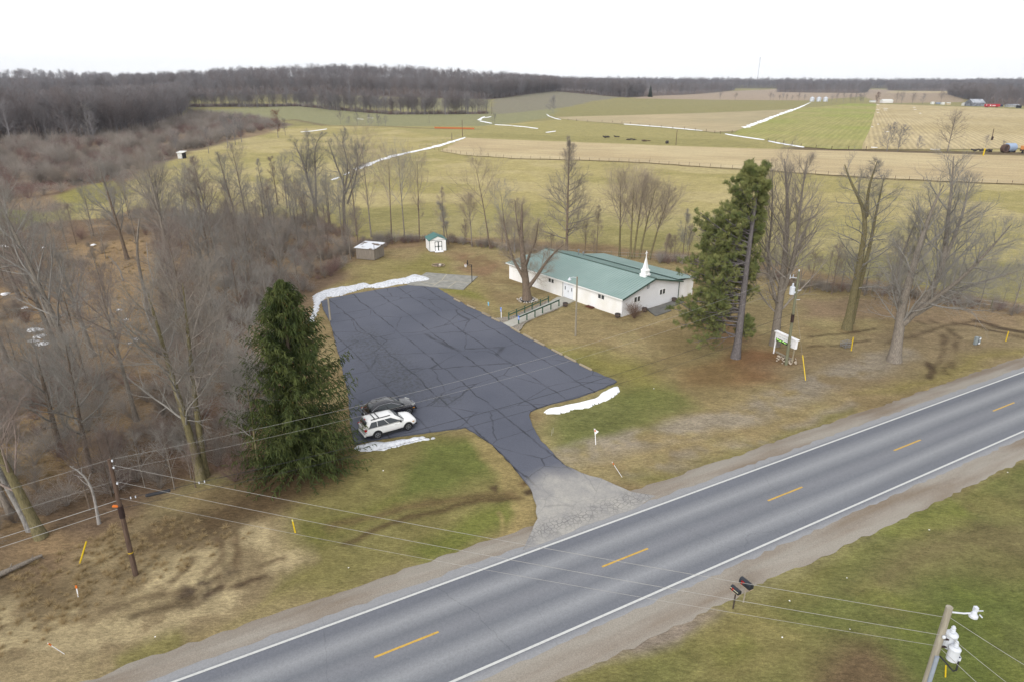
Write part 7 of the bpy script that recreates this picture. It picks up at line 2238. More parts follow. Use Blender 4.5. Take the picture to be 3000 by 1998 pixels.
def make_car(label, L_, W_, H_, wb, paint, body, roof, loc, rz, rails=False, chrome=False, tyre_r=0.36, sc=1.0, front_oh=0.9):
 """body: list of (x, half width, z sill, z belt/top); roof: dict of the glasshouse outline"""
 t = empty('parked_car', loc, rz, label, 'car', 'cars parked beside the spruce')
 t.scale = (sc, sc, sc)
 b = MB()
 rings = []
 for x, hw, zb, zt, cr in body:
  ring = []
  side = [(0.80, zb), (0.97, zb + 0.10), (1.0, zb + (zt - zb) * 0.45), (0.985, zb + (zt - zb) * 0.72), (0.955, zt - 0.05), (0.86, zt), (0.45, zt + cr), (0.0, zt + cr * 1.25)]
  for f_, z in side: ring.append((x, f_ * hw, z))
  for f_, z in side[-2::-1]: ring.append((x, -f_ * hw, z))
  rings.append(ring)
 loft(b, rings)
 bd = b.build('body', paint, t, smooth=True, bevel=0.0)
 sub = bd.modifiers.new('round', 'SUBSURF'); sub.levels = 1; sub.render_levels = 1
 # glasshouse: belt, shoulder and roof outlines
 r = roof
 zb, zr = r['zbelt'], r['ztop']
 def ring_at(u):
  xr = r['xr0'] + (r['xr1'] - r['xr0']) * u
  xf = r['xf0'] + (r['xf1'] - r['xf0']) * u
  hw = r['w0'] + (r['w1'] - r['w0']) * u
  z = zb + (zr - zb) * u
  return xr, xf, hw, z
 levels = [0, 0.5, 0.86, 1.0]
 g = MB(); rings = []
 for i, u in enumerate(levels):
  xr, xf, hw, z = ring_at(u)
  if u == 1.0: xr, xf, hw = xr + 0.10, xf - 0.16, hw - 0.09
  m_ = (xr + xf) / 2
  rings.append([(xr, -hw * 0.86, z), (xr + 0.12, -hw, z), (m_, -hw * 1.015, z + (0.03 if u == 1 else 0)), (xf - 0.2, -hw, z), (xf, -hw * 0.80, z), (xf + 0.05 * (1 - u), 0, z + (0.02 if u == 1 else 0)), (xf, hw * 0.80, z), (xf - 0.2, hw, z), (m_, hw * 1.015, z + (0.03 if u == 1 else 0)), (xr + 0.12, hw, z), (xr, hw * 0.86, z), (xr - 0.04 * (1 - u), 0, z + (0.02 if u == 1 else 0))])
 m_r = [(p[0] * 0.96 + 0.04 * ((r['xr1'] + r['xf1']) / 2), p[1] * 0.6, p[2] + 0.05) for p in rings[-1]]
 rings.append(m_r)
 loft(g, rings)
 g.build('cabin', paint, t, smooth=True)
 def sidept(u, fr, s):
  xr, xf, hw, z = ring_at(u)
  x = (xr + 0.12) + (xf - 0.2 - xr - 0.12) * fr
  hw_ = hw * (1 + 0.015 * (1 - abs(2 * fr - 1)))
  return Vector((x, s * (hw_ + 0.012), z))
 for s in (-1, 1):
  for f0, f1 in r['side']:
   q = [sidept(0.10, f0[0], s), sidept(0.10, f1[0], s), sidept(0.84, f1[1], s), sidept(0.84, f0[1], s)]
   n_ = Vector((0, -s * 0.02, 0))
   w_ = MB(); w_.add(q + [p_ + n_ for p_ in q], [(0, 1, 2, 3), (7, 6, 5, 4), (0, 4, 5, 1), (1, 5, 6, 2), (2, 6, 7, 3), (3, 7, 4, 0)]); w_.build('side_window', CGLASS, t)
 def frontback(u, end, wf):
  xr, xf, hw, z = ring_at(u)
  return (xf if end else xr), hw * 0.80 * wf, z
 for end, nm in ((1, 'windscreen'), (0, 'rear_window')):
  lo, hi = (0.06, 0.9) if end else (0.30, 0.9)
  x0, w0, z0 = frontback(lo, end, 1.0); x1, w1, z1 = frontback(hi, end, 0.97)
  e = 0.018 if end else -0.018
  bu = 0.05 * 1.0 if end else -0.04
  cols = [(-1, 0), (-0.5, 0.6), (0, 1), (0.5, 0.6), (1, 0)]
  vs = [(x0 + e + bu * c * (1 - lo), k * w0, z0) for k, c in cols] + [(x1 + e + bu * c * (1 - hi), k * w1, z1) for k, c in cols]
  w_ = MB(); w_.add(vs, [(i, i + 1, i + 6, i + 5) for i in range(4)]); o = w_.build(nm, CGLASS, t, smooth=True)
  so = o.modifiers.new('thick', 'SOLIDIFY'); so.thickness = 0.015; so.offset = 0
 # wheels with spoked rims
 xw = (L_ / 2 - front_oh - wb, L_ / 2 - front_oh)
 for x in xw:
  for s in (-1, 1):
   hw = W_ / 2
   ar = MB(); rr_ = tyre_r + 0.07; n = 18
   pts = [(x + rr_ * math.cos(a), s * (hw - 0.005), tyre_r + rr_ * math.sin(a)) for a in np.linspace(-0.35, PI + 0.35, n)]
   vs = pts + [(p_[0], s * (hw - 0.12), p_[2]) for p_ in pts]
   ar.add(vs, [tuple(range(n)), tuple(range(n, 2 * n))[::-1]] + [(i, n + i, n + (i + 1) % n, (i + 1) % n) for i in range(n)])
   ar.build('wheel_arch', PLAST, t)
   wm = MB()
   M_ = Matrix.Rotation(PI / 2, 3, 'X')
   prof = [(tyre_r * 0.62, -0.11), (tyre_r * 0.95, -0.11), (tyre_r, -0.07), (tyre_r, 0.07), (tyre_r * 0.95, 0.11), (tyre_r * 0.66, 0.115)]
   tmp = MB(); tmp.lathe((0, 0, 0), prof, 24)
   wm.add([(x + q[0], s * (hw - 0.085) - s * 0 + (q[2] * s), tyre_r + q[1]) for q in tmp.v], tmp.f)
   wo_ = wm.build('wheel', TYRE, t, smooth=False)
   rm = MB()
   yf = s * (hw + 0.034)
   for k in range(6):
    a = k * PI / 3 + 0.3
    for da in (-0.12, 0.12):
     rm.bar((x + 0.05 * math.cos(a), yf, tyre_r + 0.05 * math.sin(a)), (x + tyre_r * 0.6 * math.cos(a + da), yf, tyre_r + tyre_r * 0.6 * math.sin(a + da)), 0.035, 0.03)
   tmp = MB(); tmp.lathe((0, 0, 0), [(tyre_r * 0.57, -0.01), (tyre_r * 0.66, -0.01), (tyre_r * 0.66, 0.02), (tyre_r * 0.57, 0.02)], 24)
   rm.add([(x + q[0], yf + q[2] * s, tyre_r + q[1]) for q in tmp.v], tmp.f[:72])
   tmp = MB(); tmp.lathe((0, 0, 0), [(0.07, -0.02), (0.07, 0.015), (0.04, 0.02)], 12)
   rm.add([(x + q[0], yf + q[2] * s, tyre_r + q[1]) for q in tmp.v], tmp.f)
   rm.build('rim', RIMM, wo_)
 hw = W_ / 2
 xe, xb = L_ / 2, -L_ / 2
 for s in (-1, 1):
  w_ = MB(); w_.add([(xe - 0.10, s * (hw * 0.62), 0.66), (xe - 0.42, s * (hw * 0.93), 0.72), (xe - 0.50, s * (hw * 0.90), 0.90), (xe - 0.20, s * (hw * 0.60), 0.82), (xe - 0.25, s * (hw * 0.5), 0.66), (xe - 0.55, s * (hw * 0.8), 0.72), (xe - 0.60, s * (hw * 0.75), 0.88), (xe - 0.34, s * (hw * 0.5), 0.80)], [(0, 1, 2, 3), (7, 6, 5, 4), (0, 4, 5, 1), (1, 5, 6, 2), (2, 6, 7, 3), (3, 7, 4, 0)])
  hl = w_.build('headlight', CLEARL, t)
  w_ = MB(); w_.box((xe - 0.42, s * (hw * 0.95), 0.72 if rails else 0.60), (0.16, 0.05, 0.07)); w_.build('indicator', AMBER, hl)
  w_ = MB(); w_.box((xb + 0.12, s * (hw * 0.84), 0.93), (0.22, 0.16, 0.18)); tl = w_.build('tail_light', REDL, t, bevel=0.02)
  w_ = MB(); w_.box((xb + 0.09, s * (hw * 0.70), 0.93), (0.16, 0.12, 0.14)); w_.build('reversing_lamp', CLEARL, tl)
  w_ = MB(); w_.box((r['xf0'] - 0.42, s * (hw + 0.06), zb + 0.06), (0.12, 0.2, 0.14)); w_.build('mirror', PLAST if rails else paint, t, bevel=0.03)
  w_ = MB(); w_.box((0, s * (hw - 0.01), 0.26), (wb - 0.9, 0.04, 0.12)); w_.build('sill', PLAST, t)
  for hx in r['handles']:
   w_ = MB(); w_.box((hx, s * (hw + 0.005), zb - 0.12), (0.2, 0.03, 0.035)); w_.build('door_handle', paint if rails else CHROME, t)
 w_ = MB(); w_.box((xb + 0.06, 0, 0.42), (0.18, W_ * 0.8, 0.18)); w_.build('bumper', PLAST if not rails else paint, t, bevel=0.04)
 w_ = MB(); w_.box((xe - 0.10, 0, 0.36), (0.2, W_ * 0.76, 0.16)); w_.build('bumper', PLAST, t, bevel=0.04)
 w_ = MB(); w_.box((xe - 0.08, 0, 0.62), (0.10, W_ * 0.42, 0.14)); w_.build('grille', CHROME if chrome else PLAST, t, bevel=0.02)
 w_ = MB(); w_.box((xb + 0.02, 0, 0.74), (0.04, 0.32, 0.13)); w_.build('number_plate', WHITEP2, t)
 if rails:
  for s in (-1, 1):
   w_ = MB(); w_.bar((r['xr1'] + 0.3, s * r['w1'] * 0.86, zr + 0.07), (r['xf1'] - 0.35, s * r['w1'] * 0.86, zr + 0.07), 0.05, 0.05); w_.build('roof_rail', PLAST, t)
  for x in (r['xr1'] + 0.62, r['xr1'] + 0.98):
   w_ = MB(); w_.bar((x, -r['w1'] * 0.86, zr + 0.10), (x, r['w1'] * 0.86, zr + 0.10), 0.06, 0.04); w_.build('cross_bar', PLAST, t)
  w_ = MB(); w_.box((r['xr1'] - 0.02, 0, zr - 0.03), (0.06, 0.26, 0.05)); w_.build('brake_light', REDL, t)
 else:
  w_ = MB(); w_.add(*[[(r['xr1'] + 0.35, -0.03, zr + 0.03), (r['xr1'] + 0.6, -0.03, zr + 0.04), (r['xr1'] + 0.6, 0.03, zr + 0.04), (r['xr1'] + 0.35, 0.03, zr + 0.03), (r['xr1'] + 0.34, 0, zr + 0.14)], [(0, 1, 2, 3), (0, 4, 1), (1, 4, 2), (2, 4, 3), (3, 4, 0)]]); w_.build('aerial_fin', PLAST, t)
  for s in (-1, 1):
   pts = [sidept(0.0, -0.02, s), sidept(0.6, 0.02, s), sidept(0.88, 0.16, s), sidept(0.92, 0.5, s), sidept(0.88, 0.9, s), sidept(0.1, 1.02, s)]
   w_ = MB(); w_.tube([p_ + Vector((0, s * 0.012, 0.01)) for p_ in pts], 0.018, 6); w_.build('chrome_strip', CHROME, t)
 return t
rw, fw = P(1108, 1286), P(1197, 1261)
cd_ = (fw - rw).normalized(); c_rz = math.atan2(cd_.y, cd_.x)
nrm_ = Vector((cd_.y, -cd_.x, 0))
if nrm_.dot(Vector((0, -1, 0))) < 0: nrm_ = -nrm_
SCV = (fw - rw).length / 2.70
suv_c = (rw + fw) / 2 - nrm_ * (0.93 * SCV)
L1 = 4.67
# centre of the wheelbase is not the centre of the car
def car_loc(mid, L_, wb, foh, sc): return mid - cd_ * ((L_ / 2 - foh - wb / 2) * sc)
make_car('white estate-style SUV with black roof bars parked by the snow bank', L1, 1.88, 1.70, 2.70, carpaint('white_car_paint', (0.80, 0.80, 0.79)),
   [(-2.33, 0.80, 0.42, 0.92, 0.02), (-2.26, 0.88, 0.34, 1.04, 0.02), (-1.9, 0.93, 0.30, 1.08, 0.02), (-1.0, 0.945, 0.27, 1.06, 0.02), (0.2, 0.945, 0.26, 1.04, 0.02), (0.95, 0.94, 0.27, 1.03, 0.03), (1.35, 0.935, 0.28, 1.0, 0.05), (1.85, 0.915, 0.30, 0.93, 0.05), (2.15, 0.86, 0.34, 0.84, 0.03), (2.31, 0.72, 0.42, 0.70, 0.01)],
   dict(zbelt=1.03, ztop=1.62, xr0=-2.22, xr1=-1.95, xf0=1.18, xf1=0.35, w0=0.90, w1=0.70, side=[((0.63, 0.60), (0.98, 0.86)), ((0.30, 0.32), (0.61, 0.58)), ((0.03, 0.09), (0.28, 0.30))], handles=(-0.75, 0.30)), Vector((*car_loc(suv_c, L1, 2.70, 0.92, SCV).xy, 0.045)), c_rz, rails=True, sc=SCV, front_oh=0.92)
bfw = P(1198, 1216)
brw_mid = bfw - cd_ * (2.675 / 2 * SCV) - nrm_ * (0.92 * SCV)
make_car('glossy black crossover with chrome window trim parked beside the white car', 4.63, 1.86, 1.62, 2.675, carpaint('black_car_paint', (0.016, 0.016, 0.024), 0.2),
   [(-2.31, 0.72, 0.46, 0.86, 0.02), (-2.22, 0.86, 0.36, 0.98, 0.02), (-1.8, 0.93, 0.30, 1.05, 0.02), (-1.0, 0.94, 0.27, 1.02, 0.02), (0.2, 0.93, 0.26, 0.98, 0.02), (0.85, 0.93, 0.27, 0.97, 0.03), (1.3, 0.93, 0.28, 0.95, 0.05), (1.8, 0.91, 0.30, 0.88, 0.05), (2.12, 0.84, 0.34, 0.78, 0.03), (2.30, 0.66, 0.42, 0.64, 0.01)],
   dict(zbelt=0.98, ztop=1.55, xr0=-2.18, xr1=-1.55, xf0=1.15, xf1=0.20, w0=0.89, w1=0.66, side=[((0.56, 0.54), (0.98, 0.88)), ((0.18, 0.20), (0.54, 0.52))], handles=(-0.70, 0.32)), Vector((*car_loc(brw_mid, 4.63, 2.675, 0.93, SCV).xy, 0.045)), c_rz, rails=False, chrome=True, sc=SCV, front_oh=0.93)
# ================================================================== POLES, WIRES, SIGN, MARKERS
POLEB = pmat('dark_pole_wood', A(92, 74, 64), 0.95, scale=4, col2=A(120, 100, 86), stretch=(4, 4, 0.4))
POLEG = pmat('greenish_pole_wood', A(124, 124, 100), 0.95, scale=4, col2=A(146, 146, 120), stretch=(4, 4, 0.4))
POLET = pmat('tan_pole_wood', A(150, 142, 126), 0.95, scale=4, col2=A(176, 166, 148), stretch=(4, 4, 0.4))
POLEW = pmat('pale_pole_wood', A(164, 156, 140), 0.95, scale=3, col2=A(190, 182, 166), stretch=(4, 4, 0.4))
WIREM = pmat('bare_conductor', A(190, 188, 184), 0.5, metal=0.3, var=0.1)
CABLEM = pmat('black_cable', A(60, 60, 64), 0.7, var=0.1)
TRANSM = pmat('transformer_grey', A(214, 218, 226, 1.2), 0.45, var=0.05, spec=0.4)
YEL = pmat('marker_yellow', A(240, 205, 40), 0.5, var=0.08)
ORA = pmat('reflector_orange', A(240, 130, 50), 0.4, var=0.08)
BOXM = pmat('cable_guard_box', A(64, 48, 46), 0.7, var=0.15)
def leanpole(u0, v0, u1, v1, r0, r1, m, name, label, cat='pole', group=None, n=12):
 """round pole whose foot and top were read off the photograph"""
 p = P(u0, v0)
 top = Vector(tuple(vplane(p, u1, v1)))
 t = empty(name, p, 0, label, cat, group)
 b = MB(); b.tube([(0, 0, -0.2), tuple(top * 0.5), tuple(top)], [r0, (r0 + r1) / 2, r1], n); b.build('pole', m, t, smooth=False)
 return t, p, top
def hw(p, top, f): return p + top * f
# left roadside pole
tL, pL, topL = leanpole(397, 1680, 320, 1344, 0.16, 0.11, POLEB, 'utility_pole', 'dark brown utility pole on the left roadside with a splice case on its cable')
f = 0.655
b = MB(); c = topL * 0.56; d_ = topL.normalized()
b.tube([c - d_ * 0.42, c + d_ * 0.42], 0.17, 10); b.build('guard_box', BOXM, tL)
b = MB(); b.box(tuple(topL * 0.617 + Vector((-0.2, -0.1, 0))), (0.34, 0.14, 0.09)); b.build('warning_tag', ORA, tL)
b = MB(); b.tube([topL * 0.2 - d_ * 0.03, topL * 0.2 + d_ * 0.03], 0.158, 10); b.build('pole_band', YEL, tL)
b = MB()
for fz in (0.985, 0.93, 0.80): b.lathe(tuple(topL * fz + Vector((0.16, -0.02, 0))), [(0.03, -0.06), (0.06, -0.02), (0.04, 0.02), (0.06, 0.05), (0.02, 0.09)], 8)
b.build('insulators', TRANSM, tL)
# pole by the church sign
tS, pS, topS = leanpole(2303, 1066, 2341, 796, 0.17, 0.11, POLEG, 'utility_pole', 'greenish utility pole in front of the church sign with a small transformer')
def transformer(parent, c, s, bush=1, name='transformer', lugs=True):
 b = MB(); b.lathe(tuple(c), [(0.18 * s, -0.36 * s), (0.235 * s, -0.34 * s), (0.235 * s, 0.26 * s), (0.25 * s, 0.28 * s), (0.25 * s, 0.32 * s), (0.15 * s, 0.42 * s)], 16)
 t = b.build(name, TRANSM, parent)
 b = MB(); b.lathe((c[0], c[1], c[2] + 0.40 * s), [(0.07 * s, 0), (0.10 * s, 0.05 * s), (0.07 * s, 0.09 * s), (0.10 * s, 0.14 * s), (0.06 * s, 0.19 * s), (0.09 * s, 0.24 * s), (0.05 * s, 0.32 * s)], 12)
 b.build('bushing', TRANSM, t)
 b = MB()
 for k in (-0.5, 0.2, 0.9): b.box((c[0] + 0.24 * s * math.cos(k), c[1] - 0.24 * s * abs(math.sin(k)) - 0.03, c[2] - 0.12 * s), (0.09 * s, 0.09 * s, 0.12 * s))
 b.build('terminals', TRANSM, t)
 return t
transformer(tS, topS * 0.80 + Vector((-0.46, -0.05, 0)), 1.15)
b = MB(); b.bar(tuple(topS * 0.93), tuple(topS * 0.93 + Vector((-0.85, 0, 0.1))), 0.05, 0.05); b.bar(tuple(topS * 0.93 + Vector((-0.85, 0, -0.1))), tuple(topS * 0.93 + Vector((-0.85, 0, 0.35))), 0.06, 0.06); b.bar(tuple(topS * 0.93 + Vector((-0.55, 0, 0.0))), tuple(topS * 0.93 + Vector((-0.55, 0, 0.38))), 0.06, 0.06); b.build('bracket', TRANSM, tS)
b = MB(); b.lathe(tuple(topS), [(0.05, 0), (0.08, 0.04), (0.05, 0.09), (0.08, 0.13), (0.03, 0.2)], 8); b.build('insulator', TRANSM, tS)
b = MB(); c = topS * 0.505; d_ = topS.normalized(); b.tube([c - d_ * 0.45, c + d_ * 0.45], 0.17, 10); b.build('guard_box', BOXM, tS)
b = MB()
for fz in (0.70, 0.80): b.bar(tuple(topS * fz), tuple(topS * fz + Vector((0.55, 0.1, 0.02))), 0.05, 0.05)
b.build('side_arms', TRANSM, tS)
def cable(name, pts, r, m, label, sag=0.0, n=22, cat='cable', group=None, at=None):
 a, b_ = Vector(pts[0]), Vector(pts[1])
 o = a.copy()
 q = []
 for i in range(n + 1):
  u = i / n
  p = a.lerp(b_, u); p.z -= sag * 4 * u * (1 - u)
  q.append(p - o)
 b = MB(); b.tube(q, r, 5)
 ob = b.build(name, m)
 ob.location = o
 return tag(ob, label, cat, group)
# guy wire with its yellow guard
g0 = P(2359, 1113); gtop = pS + topS * 0.735
gm = g0.lerp(gtop, 0.30)
cable('guy_wire', (g0, gtop), 0.007, WIREM, 'guy wire from the sign-side pole down to its yellow guard', cat='guy wire')
b = MB(); b.tube([(0, 0, 0), tuple(gm - g0)], 0.05, 8); o = b.build('guy_guard', YEL); o.location = g0 + Vector((0.02, -0.05, 0)); tag(o, 'slanting yellow guy guard right of the church sign', 'guy guard')
g1 = P(233, 1646)
b = MB(); v_ = Vector(tuple(vplane(g1, 253, 1585))); b.tube([(0, 0, -.1), tuple(v_)], 0.055, 8); o = b.build('guy_guard', YEL); o.location = g1; tag(o, 'slanting yellow guard leaning right in the dry grass left of the left pole', 'guy guard')
# near right pole with two transformers and a lamp
ZR = 9.4
pR3 = P(2782, 1777, ZR)
pR = Vector((pR3.x, pR3.y, 0))
tR = empty('utility_pole', pR, 0, 'pale utility pole at the lower right corner with two transformers and a lamp', 'pole')
b = MB(); b.tube([(0, 0, -0.2), (0, 0, ZR * 0.5), (0, 0, ZR)], [0.17, 0.15, 0.13], 14); b.build('pole', POLEW, tR)
def onpole(v):
 """height on the pole that shows at pixel row v"""
 k = (999 - v) / FPX
 return CAMH + pR.y * (k * CP - SP) / (CP + k * SP)
zc = onpole(1912)
b = MB(); b.tube([(-0.02, -0.17, 0), (-0.02, -0.17, zc)], 0.085, 10); b.build('conduit', pmat('grey_conduit', A(168, 178, 194), 0.5, var=0.08), tR)
zt = onpole(1884) + 0.1
transformer(tR, Vector((0.52, 0.10, zt)), 1.0)
transformer(tR, Vector((0.46, -0.34, zt - 0.28)), 0.9)
for q in (.15, -.25):
 b = MB(); b.bar((0, 0, zt + q), (0.5, -.05, zt + q), 0.06, 0.06); b.build('mounting', BOXM, tR)
b = MB(); b.tube([(0.10, -0.16, zc), (0.35, -0.3, zc - 0.25), (0.62, -0.4, zc - 0.55), (0.70, -0.45, zc - 0.45), (0.62, -0.5, zt - 0.3)], 0.035, 6); b.build('cable_loop', CABLEM, tR)
zl = onpole(1792)
b = MB(); b.tube([(0.12, 0, zl), (0.62, -0.05, zl - 0.02), (0.85, -0.08, zl + 0.02)], 0.035, 7); la = b.build('lamp_arm', TRANSM, tR)
b = MB(); b.lathe((0.98, -0.1, zl - 0.16), [(0.06, 0), (0.17, 0.02), (0.17, 0.1), (0.12, 0.16), (0.08, 0.28), (0.05, 0.30)], 14); b.box((1.06, -0.02, zl + 0.18), (0.14, 0.14, 0.2)); b.box((1.24, -0.06, zl + 0.12), (0.22, 0.03, 0.03)); b.box((1.2, -0.2, zl - 0.02), (0.05, 0.16, 0.03)); b.build('lamp', TRANSM, la)
zi = onpole(1855)
b = MB(); b.lathe((-0.02, -0.2, zi), [(0.03, -0.05), (0.07, -0.02), (0.07, 0.05), (0.03, 0.09)], 9); b.build('insulator', TRANSM, tR)
# light pole on the church lawn
tC, pC, topC = leanpole(1686, 983, 1691, 812, 0.12, 0.09, POLET, 'light_pole', 'slender tan wooden light pole on the lawn before the church doors', 'pole')
b = MB(); b.tube([tuple(topC * 0.98), tuple(topC * 0.985 + Vector((-0.45, -0.1, 0.1))), tuple(topC * 0.985 + Vector((-0.85, -0.2, 0.0)))], 0.03, 6); la = b.build('lamp_arm', TRANSM, tC)
b = MB(); c = topC * 0.985 + Vector((-0.92, -0.22, -0.25)); b.lathe(tuple(c), [(0.05, 0), (0.22, 0.04), (0.2, 0.14), (0.08, 0.22), (0.06, 0.34)], 12); b.build('lamp', TRANSM, la)
# old lamp standard at the corner of the lot
tP, pP, topP = leanpole(968, 940, 961, 873, 0.13, 0.115, POLEW, 'lot_post', 'bare pale wooden post with a short cross-piece at the far left corner of the lot', 'post')
b = MB(); b.bar(tuple(topP + Vector((-0.25, 0, 0.04))), tuple(topP + Vector((0.25, 0, 0.04))), 0.12, 0.10); b.build('cross_piece', POLEW, tP)
# pale metal pole behind the shade tree
tB, pB, topB = leanpole(1508, 742, 1506, 683, 0.09, 0.08, GREYM, 'metal_post', 'thin grey metal post in the fence row behind the old shade tree', 'post')
# wires across the road
cable('power_line', (pL + topL * 0.955, pR + Vector((-0.13, 0, onpole(1806)))), 0.009, WIREM, 'upper bare wire crossing the road from the left pole to the near right pole', 0.25, group=None)
cable('power_line', (pL + topL * 0.82, pR + Vector((-0.13, -0.1, zi + 0.04))), 0.009, WIREM, 'middle bare wire crossing the road from the left pole to the near right pole', 0.3)
cable('power_line', (pL + topL * 0.68, pR + Vector((-0.13, -0.05, onpole(1887)))), 0.007, WIREM, 'lowest thin wire crossing the road from the left pole to the near right pole', 0.35)
for v0, uv, r, lb in ((1806, (3300, 2120), 0.009, 'upper wire running off from the near right pole past the picture edge'), (1850, (3220, 2200), 0.009, 'middle wire running off from the near right pole past the picture edge'), (1895, (3130, 2230), 0.010, 'lowest wire running off from the near right pole past the picture edge')):
 e = P(*uv, onpole(v0) - 0.4)
 cable('power_line', (pR + Vector((0.1, 0, onpole(v0))), e), r, WIREM, lb, 0.1)
# along the road: pole line wires and the two sagging telephone cables
offl = (pL - pS); offl.z = 0
prev = pL + offl * 0.9
cable('pole_line_wire', (pL + topL * 0.995, pS + topS * 1.0 + Vector((0, 0, 0.1))), 0.008, WIREM, 'highest wire of the pole line above the parked cars', 1.5)
cable('pole_line_wire', (pL + topL * 0.90, pS + topS * 0.86), 0.007, WIREM, 'second wire of the pole line above the parked cars', 1.3)
cable('telephone_cable', (pL + topL * 0.66, pS + topS * 0.56), 0.015, CABLEM, 'upper telephone cable sagging over the white car and the lot', 1.25)
cable('telephone_cable', (pL + topL * 0.59, pS + topS * 0.45), 0.012, CABLEM, 'lower telephone cable sagging over the white car and the lot', 1.35)
for f_, r, m_, lb in ((0.995, 0.008, WIREM, 'highest wire running left from the left pole'), (0.82, 0.007, WIREM, 'second wire running left from the left pole'), (0.66, 0.018, WIREM, 'upper telephone cable running left from the left pole'), (0.59, 0.016, WIREM, 'lower telephone cable running left from the left pole')):
 cable('side_wire', (pL + topL * f_, prev + topL * f_), r, m_, lb, 1.0)
# splice case on the telephone cable
a_, b_ = pL + topL * 0.66, pS + topS * 0.56
def along(u): q = a_.lerp(b_, u); q.z -= 1.25 * 4 * u * (1 - u); return q
q0, q1 = along(0.022), along(0.044)
o = empty('splice_case', q0, 0, 'black splice case hanging on the telephone cable by the left pole', 'splice case')
b = MB(); dq = q1 - q0; dn = Vector((0, 0, -0.12)); b.tube([dn, dn + dq * 0.06, dn + dq * 0.94, dn + dq], [0.05, 0.10, 0.10, 0.06], 10); b.build('case', CABLEM, o)
b = MB()
for u in (0.010, 0.014, 0.070, 0.075): q = along(u) - q0; b.box(tuple(q + Vector((0, 0, -0.03))), (0.05, 0.05, 0.14))
b.build('clips', TRANSM, o)
# ------------------------------------------------------------------ the church's sign
ZS = lambda x, y: (2268 + x / 26.14, 965 + y / 26.14)
s0, s1_ = P(2264.7, 1035), P(2319.6, 1062)
sxv = (s1_ - s0); SWD = sxv.length; sang = math.atan2(sxv.y, sxv.x)
sg = empty('church_sign', s0, sang, 'white roadside church sign with green glowing letter panel between two posts', 'sign')
def zat(u, v):
 n = np.array([math.sin(sang), -math.cos(sang), 0.0]); d = ray(u, v); c0 = np.array([0, 0, CAMH])
 t_ = ((np.array(s0) - c0) @ n) / (d @ n); q = c0 + d * t_
 w_ = q - np.array(s0)
 return w_[0] * math.cos(sang) + w_[1] * math.sin(sang), q[2]
xa, za = zat(*ZS(120, 215)); xb, zb_ = zat(*ZS(1760, 835)); xc, zc_ = zat(*ZS(1640, 1455)); xd, zd_ = zat(*ZS(110, 900))
CX0, CX1, CZ0, CZ1 = (xa + xd) / 2, (xb + xc) / 2, (zc_ + zd_) / 2, (za + zb_) / 2
CW, CHH = CX1 - CX0, CZ1 - CZ0
CABM = pmat('white_cabinet', (0.82, 0.82, 0.84), 0.45, var=0.03)
b = MB(); b.box(((CX0 + CX1) / 2, 0.06, (CZ0 + CZ1) / 2), (CW, 0.3, CHH)); cab = b.build('cabinet', CABM, sg, bevel=0.01)
b = MB(); b.box(((CX0 + CX1) / 2, 0.04, CZ1 + 0.06), (CW + 0.24, 0.46, 0.11)); b.build('cap', CABM, sg, bevel=0.01)
b = MB()
b.box((CX0 + CW * 0.46, -0.098, CZ1 - CHH * 0.30), (CW * 0.62, 0.012, CHH * 0.42)); b.build('name_panel', pmat('panel_face', (0.80, 0.81, 0.82), 0.35, var=0.02), cab)
rg = random.Random(2)
LETM = pmat('faded_green_lettering', A(172, 190, 190, 1.3), 0.6, var=0.1)
b = MB(); x = CX0 + CW * 0.18
for wl in (5, 6, 2, 4):          # illegible words of the heading, as pale letter strokes
 for k in range(wl):
  h = CHH * (0.13 if k == 0 else 0.09)
  z0 = CZ1 - CHH * 0.40
  b.box((x, -0.108, z0 + h / 2), (0.018, 0.008, h)); b.box((x + 0.03, -0.108, z0 + (0 if k % 2 else h * 0.5)), (0.05, 0.008, 0.016))
  if k % 3: b.box((x + 0.055, -0.108, z0 + h * 0.4), (0.016, 0.008, h * 0.8))
  x += CW * 0.026
 x += CW * 0.035
b.build('heading', LETM, cab)
LX0, LX1, LZ0, LZ1 = CX0 + CW * 0.07, CX0 + CW * 0.78, CZ0 + CHH * 0.03, CZ0 + CHH * 0.35
b = MB(); b.box(((LX0 + LX1) / 2, -0.105, (LZ0 + LZ1) / 2), (LX1 - LX0, 0.03, LZ1 - LZ0)); led = b.build('letter_panel', pmat('dark_panel', A(34, 46, 40), 0.4), cab)
GLOW = emat('green_letters', (0.50, 0.95, 0.22), 1.0)
b = MB(); lw, lh = LX1 - LX0, LZ1 - LZ0
def bar_(x0, z0, x1, z1, t_=0.10): b.bar((LX0 + lw * x0, -0.124, LZ0 + lh * z0), (LX0 + lw * x1, -0.124, LZ0 + lh * z1), 0.012, lh * t_)
for q in ((.06, .42, .06, .9), (.06, .9, .11, .9), (.11, .9, .11, .66), (.06, .66, .11, .66), (.06, .42, .12, .42), (.15, .42, .15, .66), (.15, .66, .19, .66), (.19, .66, .19, .42), (.22, .42, .22, .92), (.22, .42, .26, .42), (.29, .42, .29, .68), (.29, .68, .33, .68), (.29, .55, .33, .55), (.29, .42, .33, .42), (.37, .42, .37, .68), (.37, .68, .40, .66),
    (.47, .42, .47, .9), (.47, .9, .53, .9), (.53, .9, .53, .66), (.47, .66, .53, .66), (.56, .42, .56, .9), (.60, .42, .60, .66), (.60, .66, .64, .66), (.64, .66, .64, .42), (.60, .42, .64, .42), (.68, .42, .68, .66), (.68, .66, .72, .62), (.72, .62, .72, .42), (.86, .42, .86, .9), (.86, .66, .90, .66), (.90, .66, .90, .42), (.94, .42, .945, .5)):
 bar_(*q)
b.build('letters', GLOW, led)
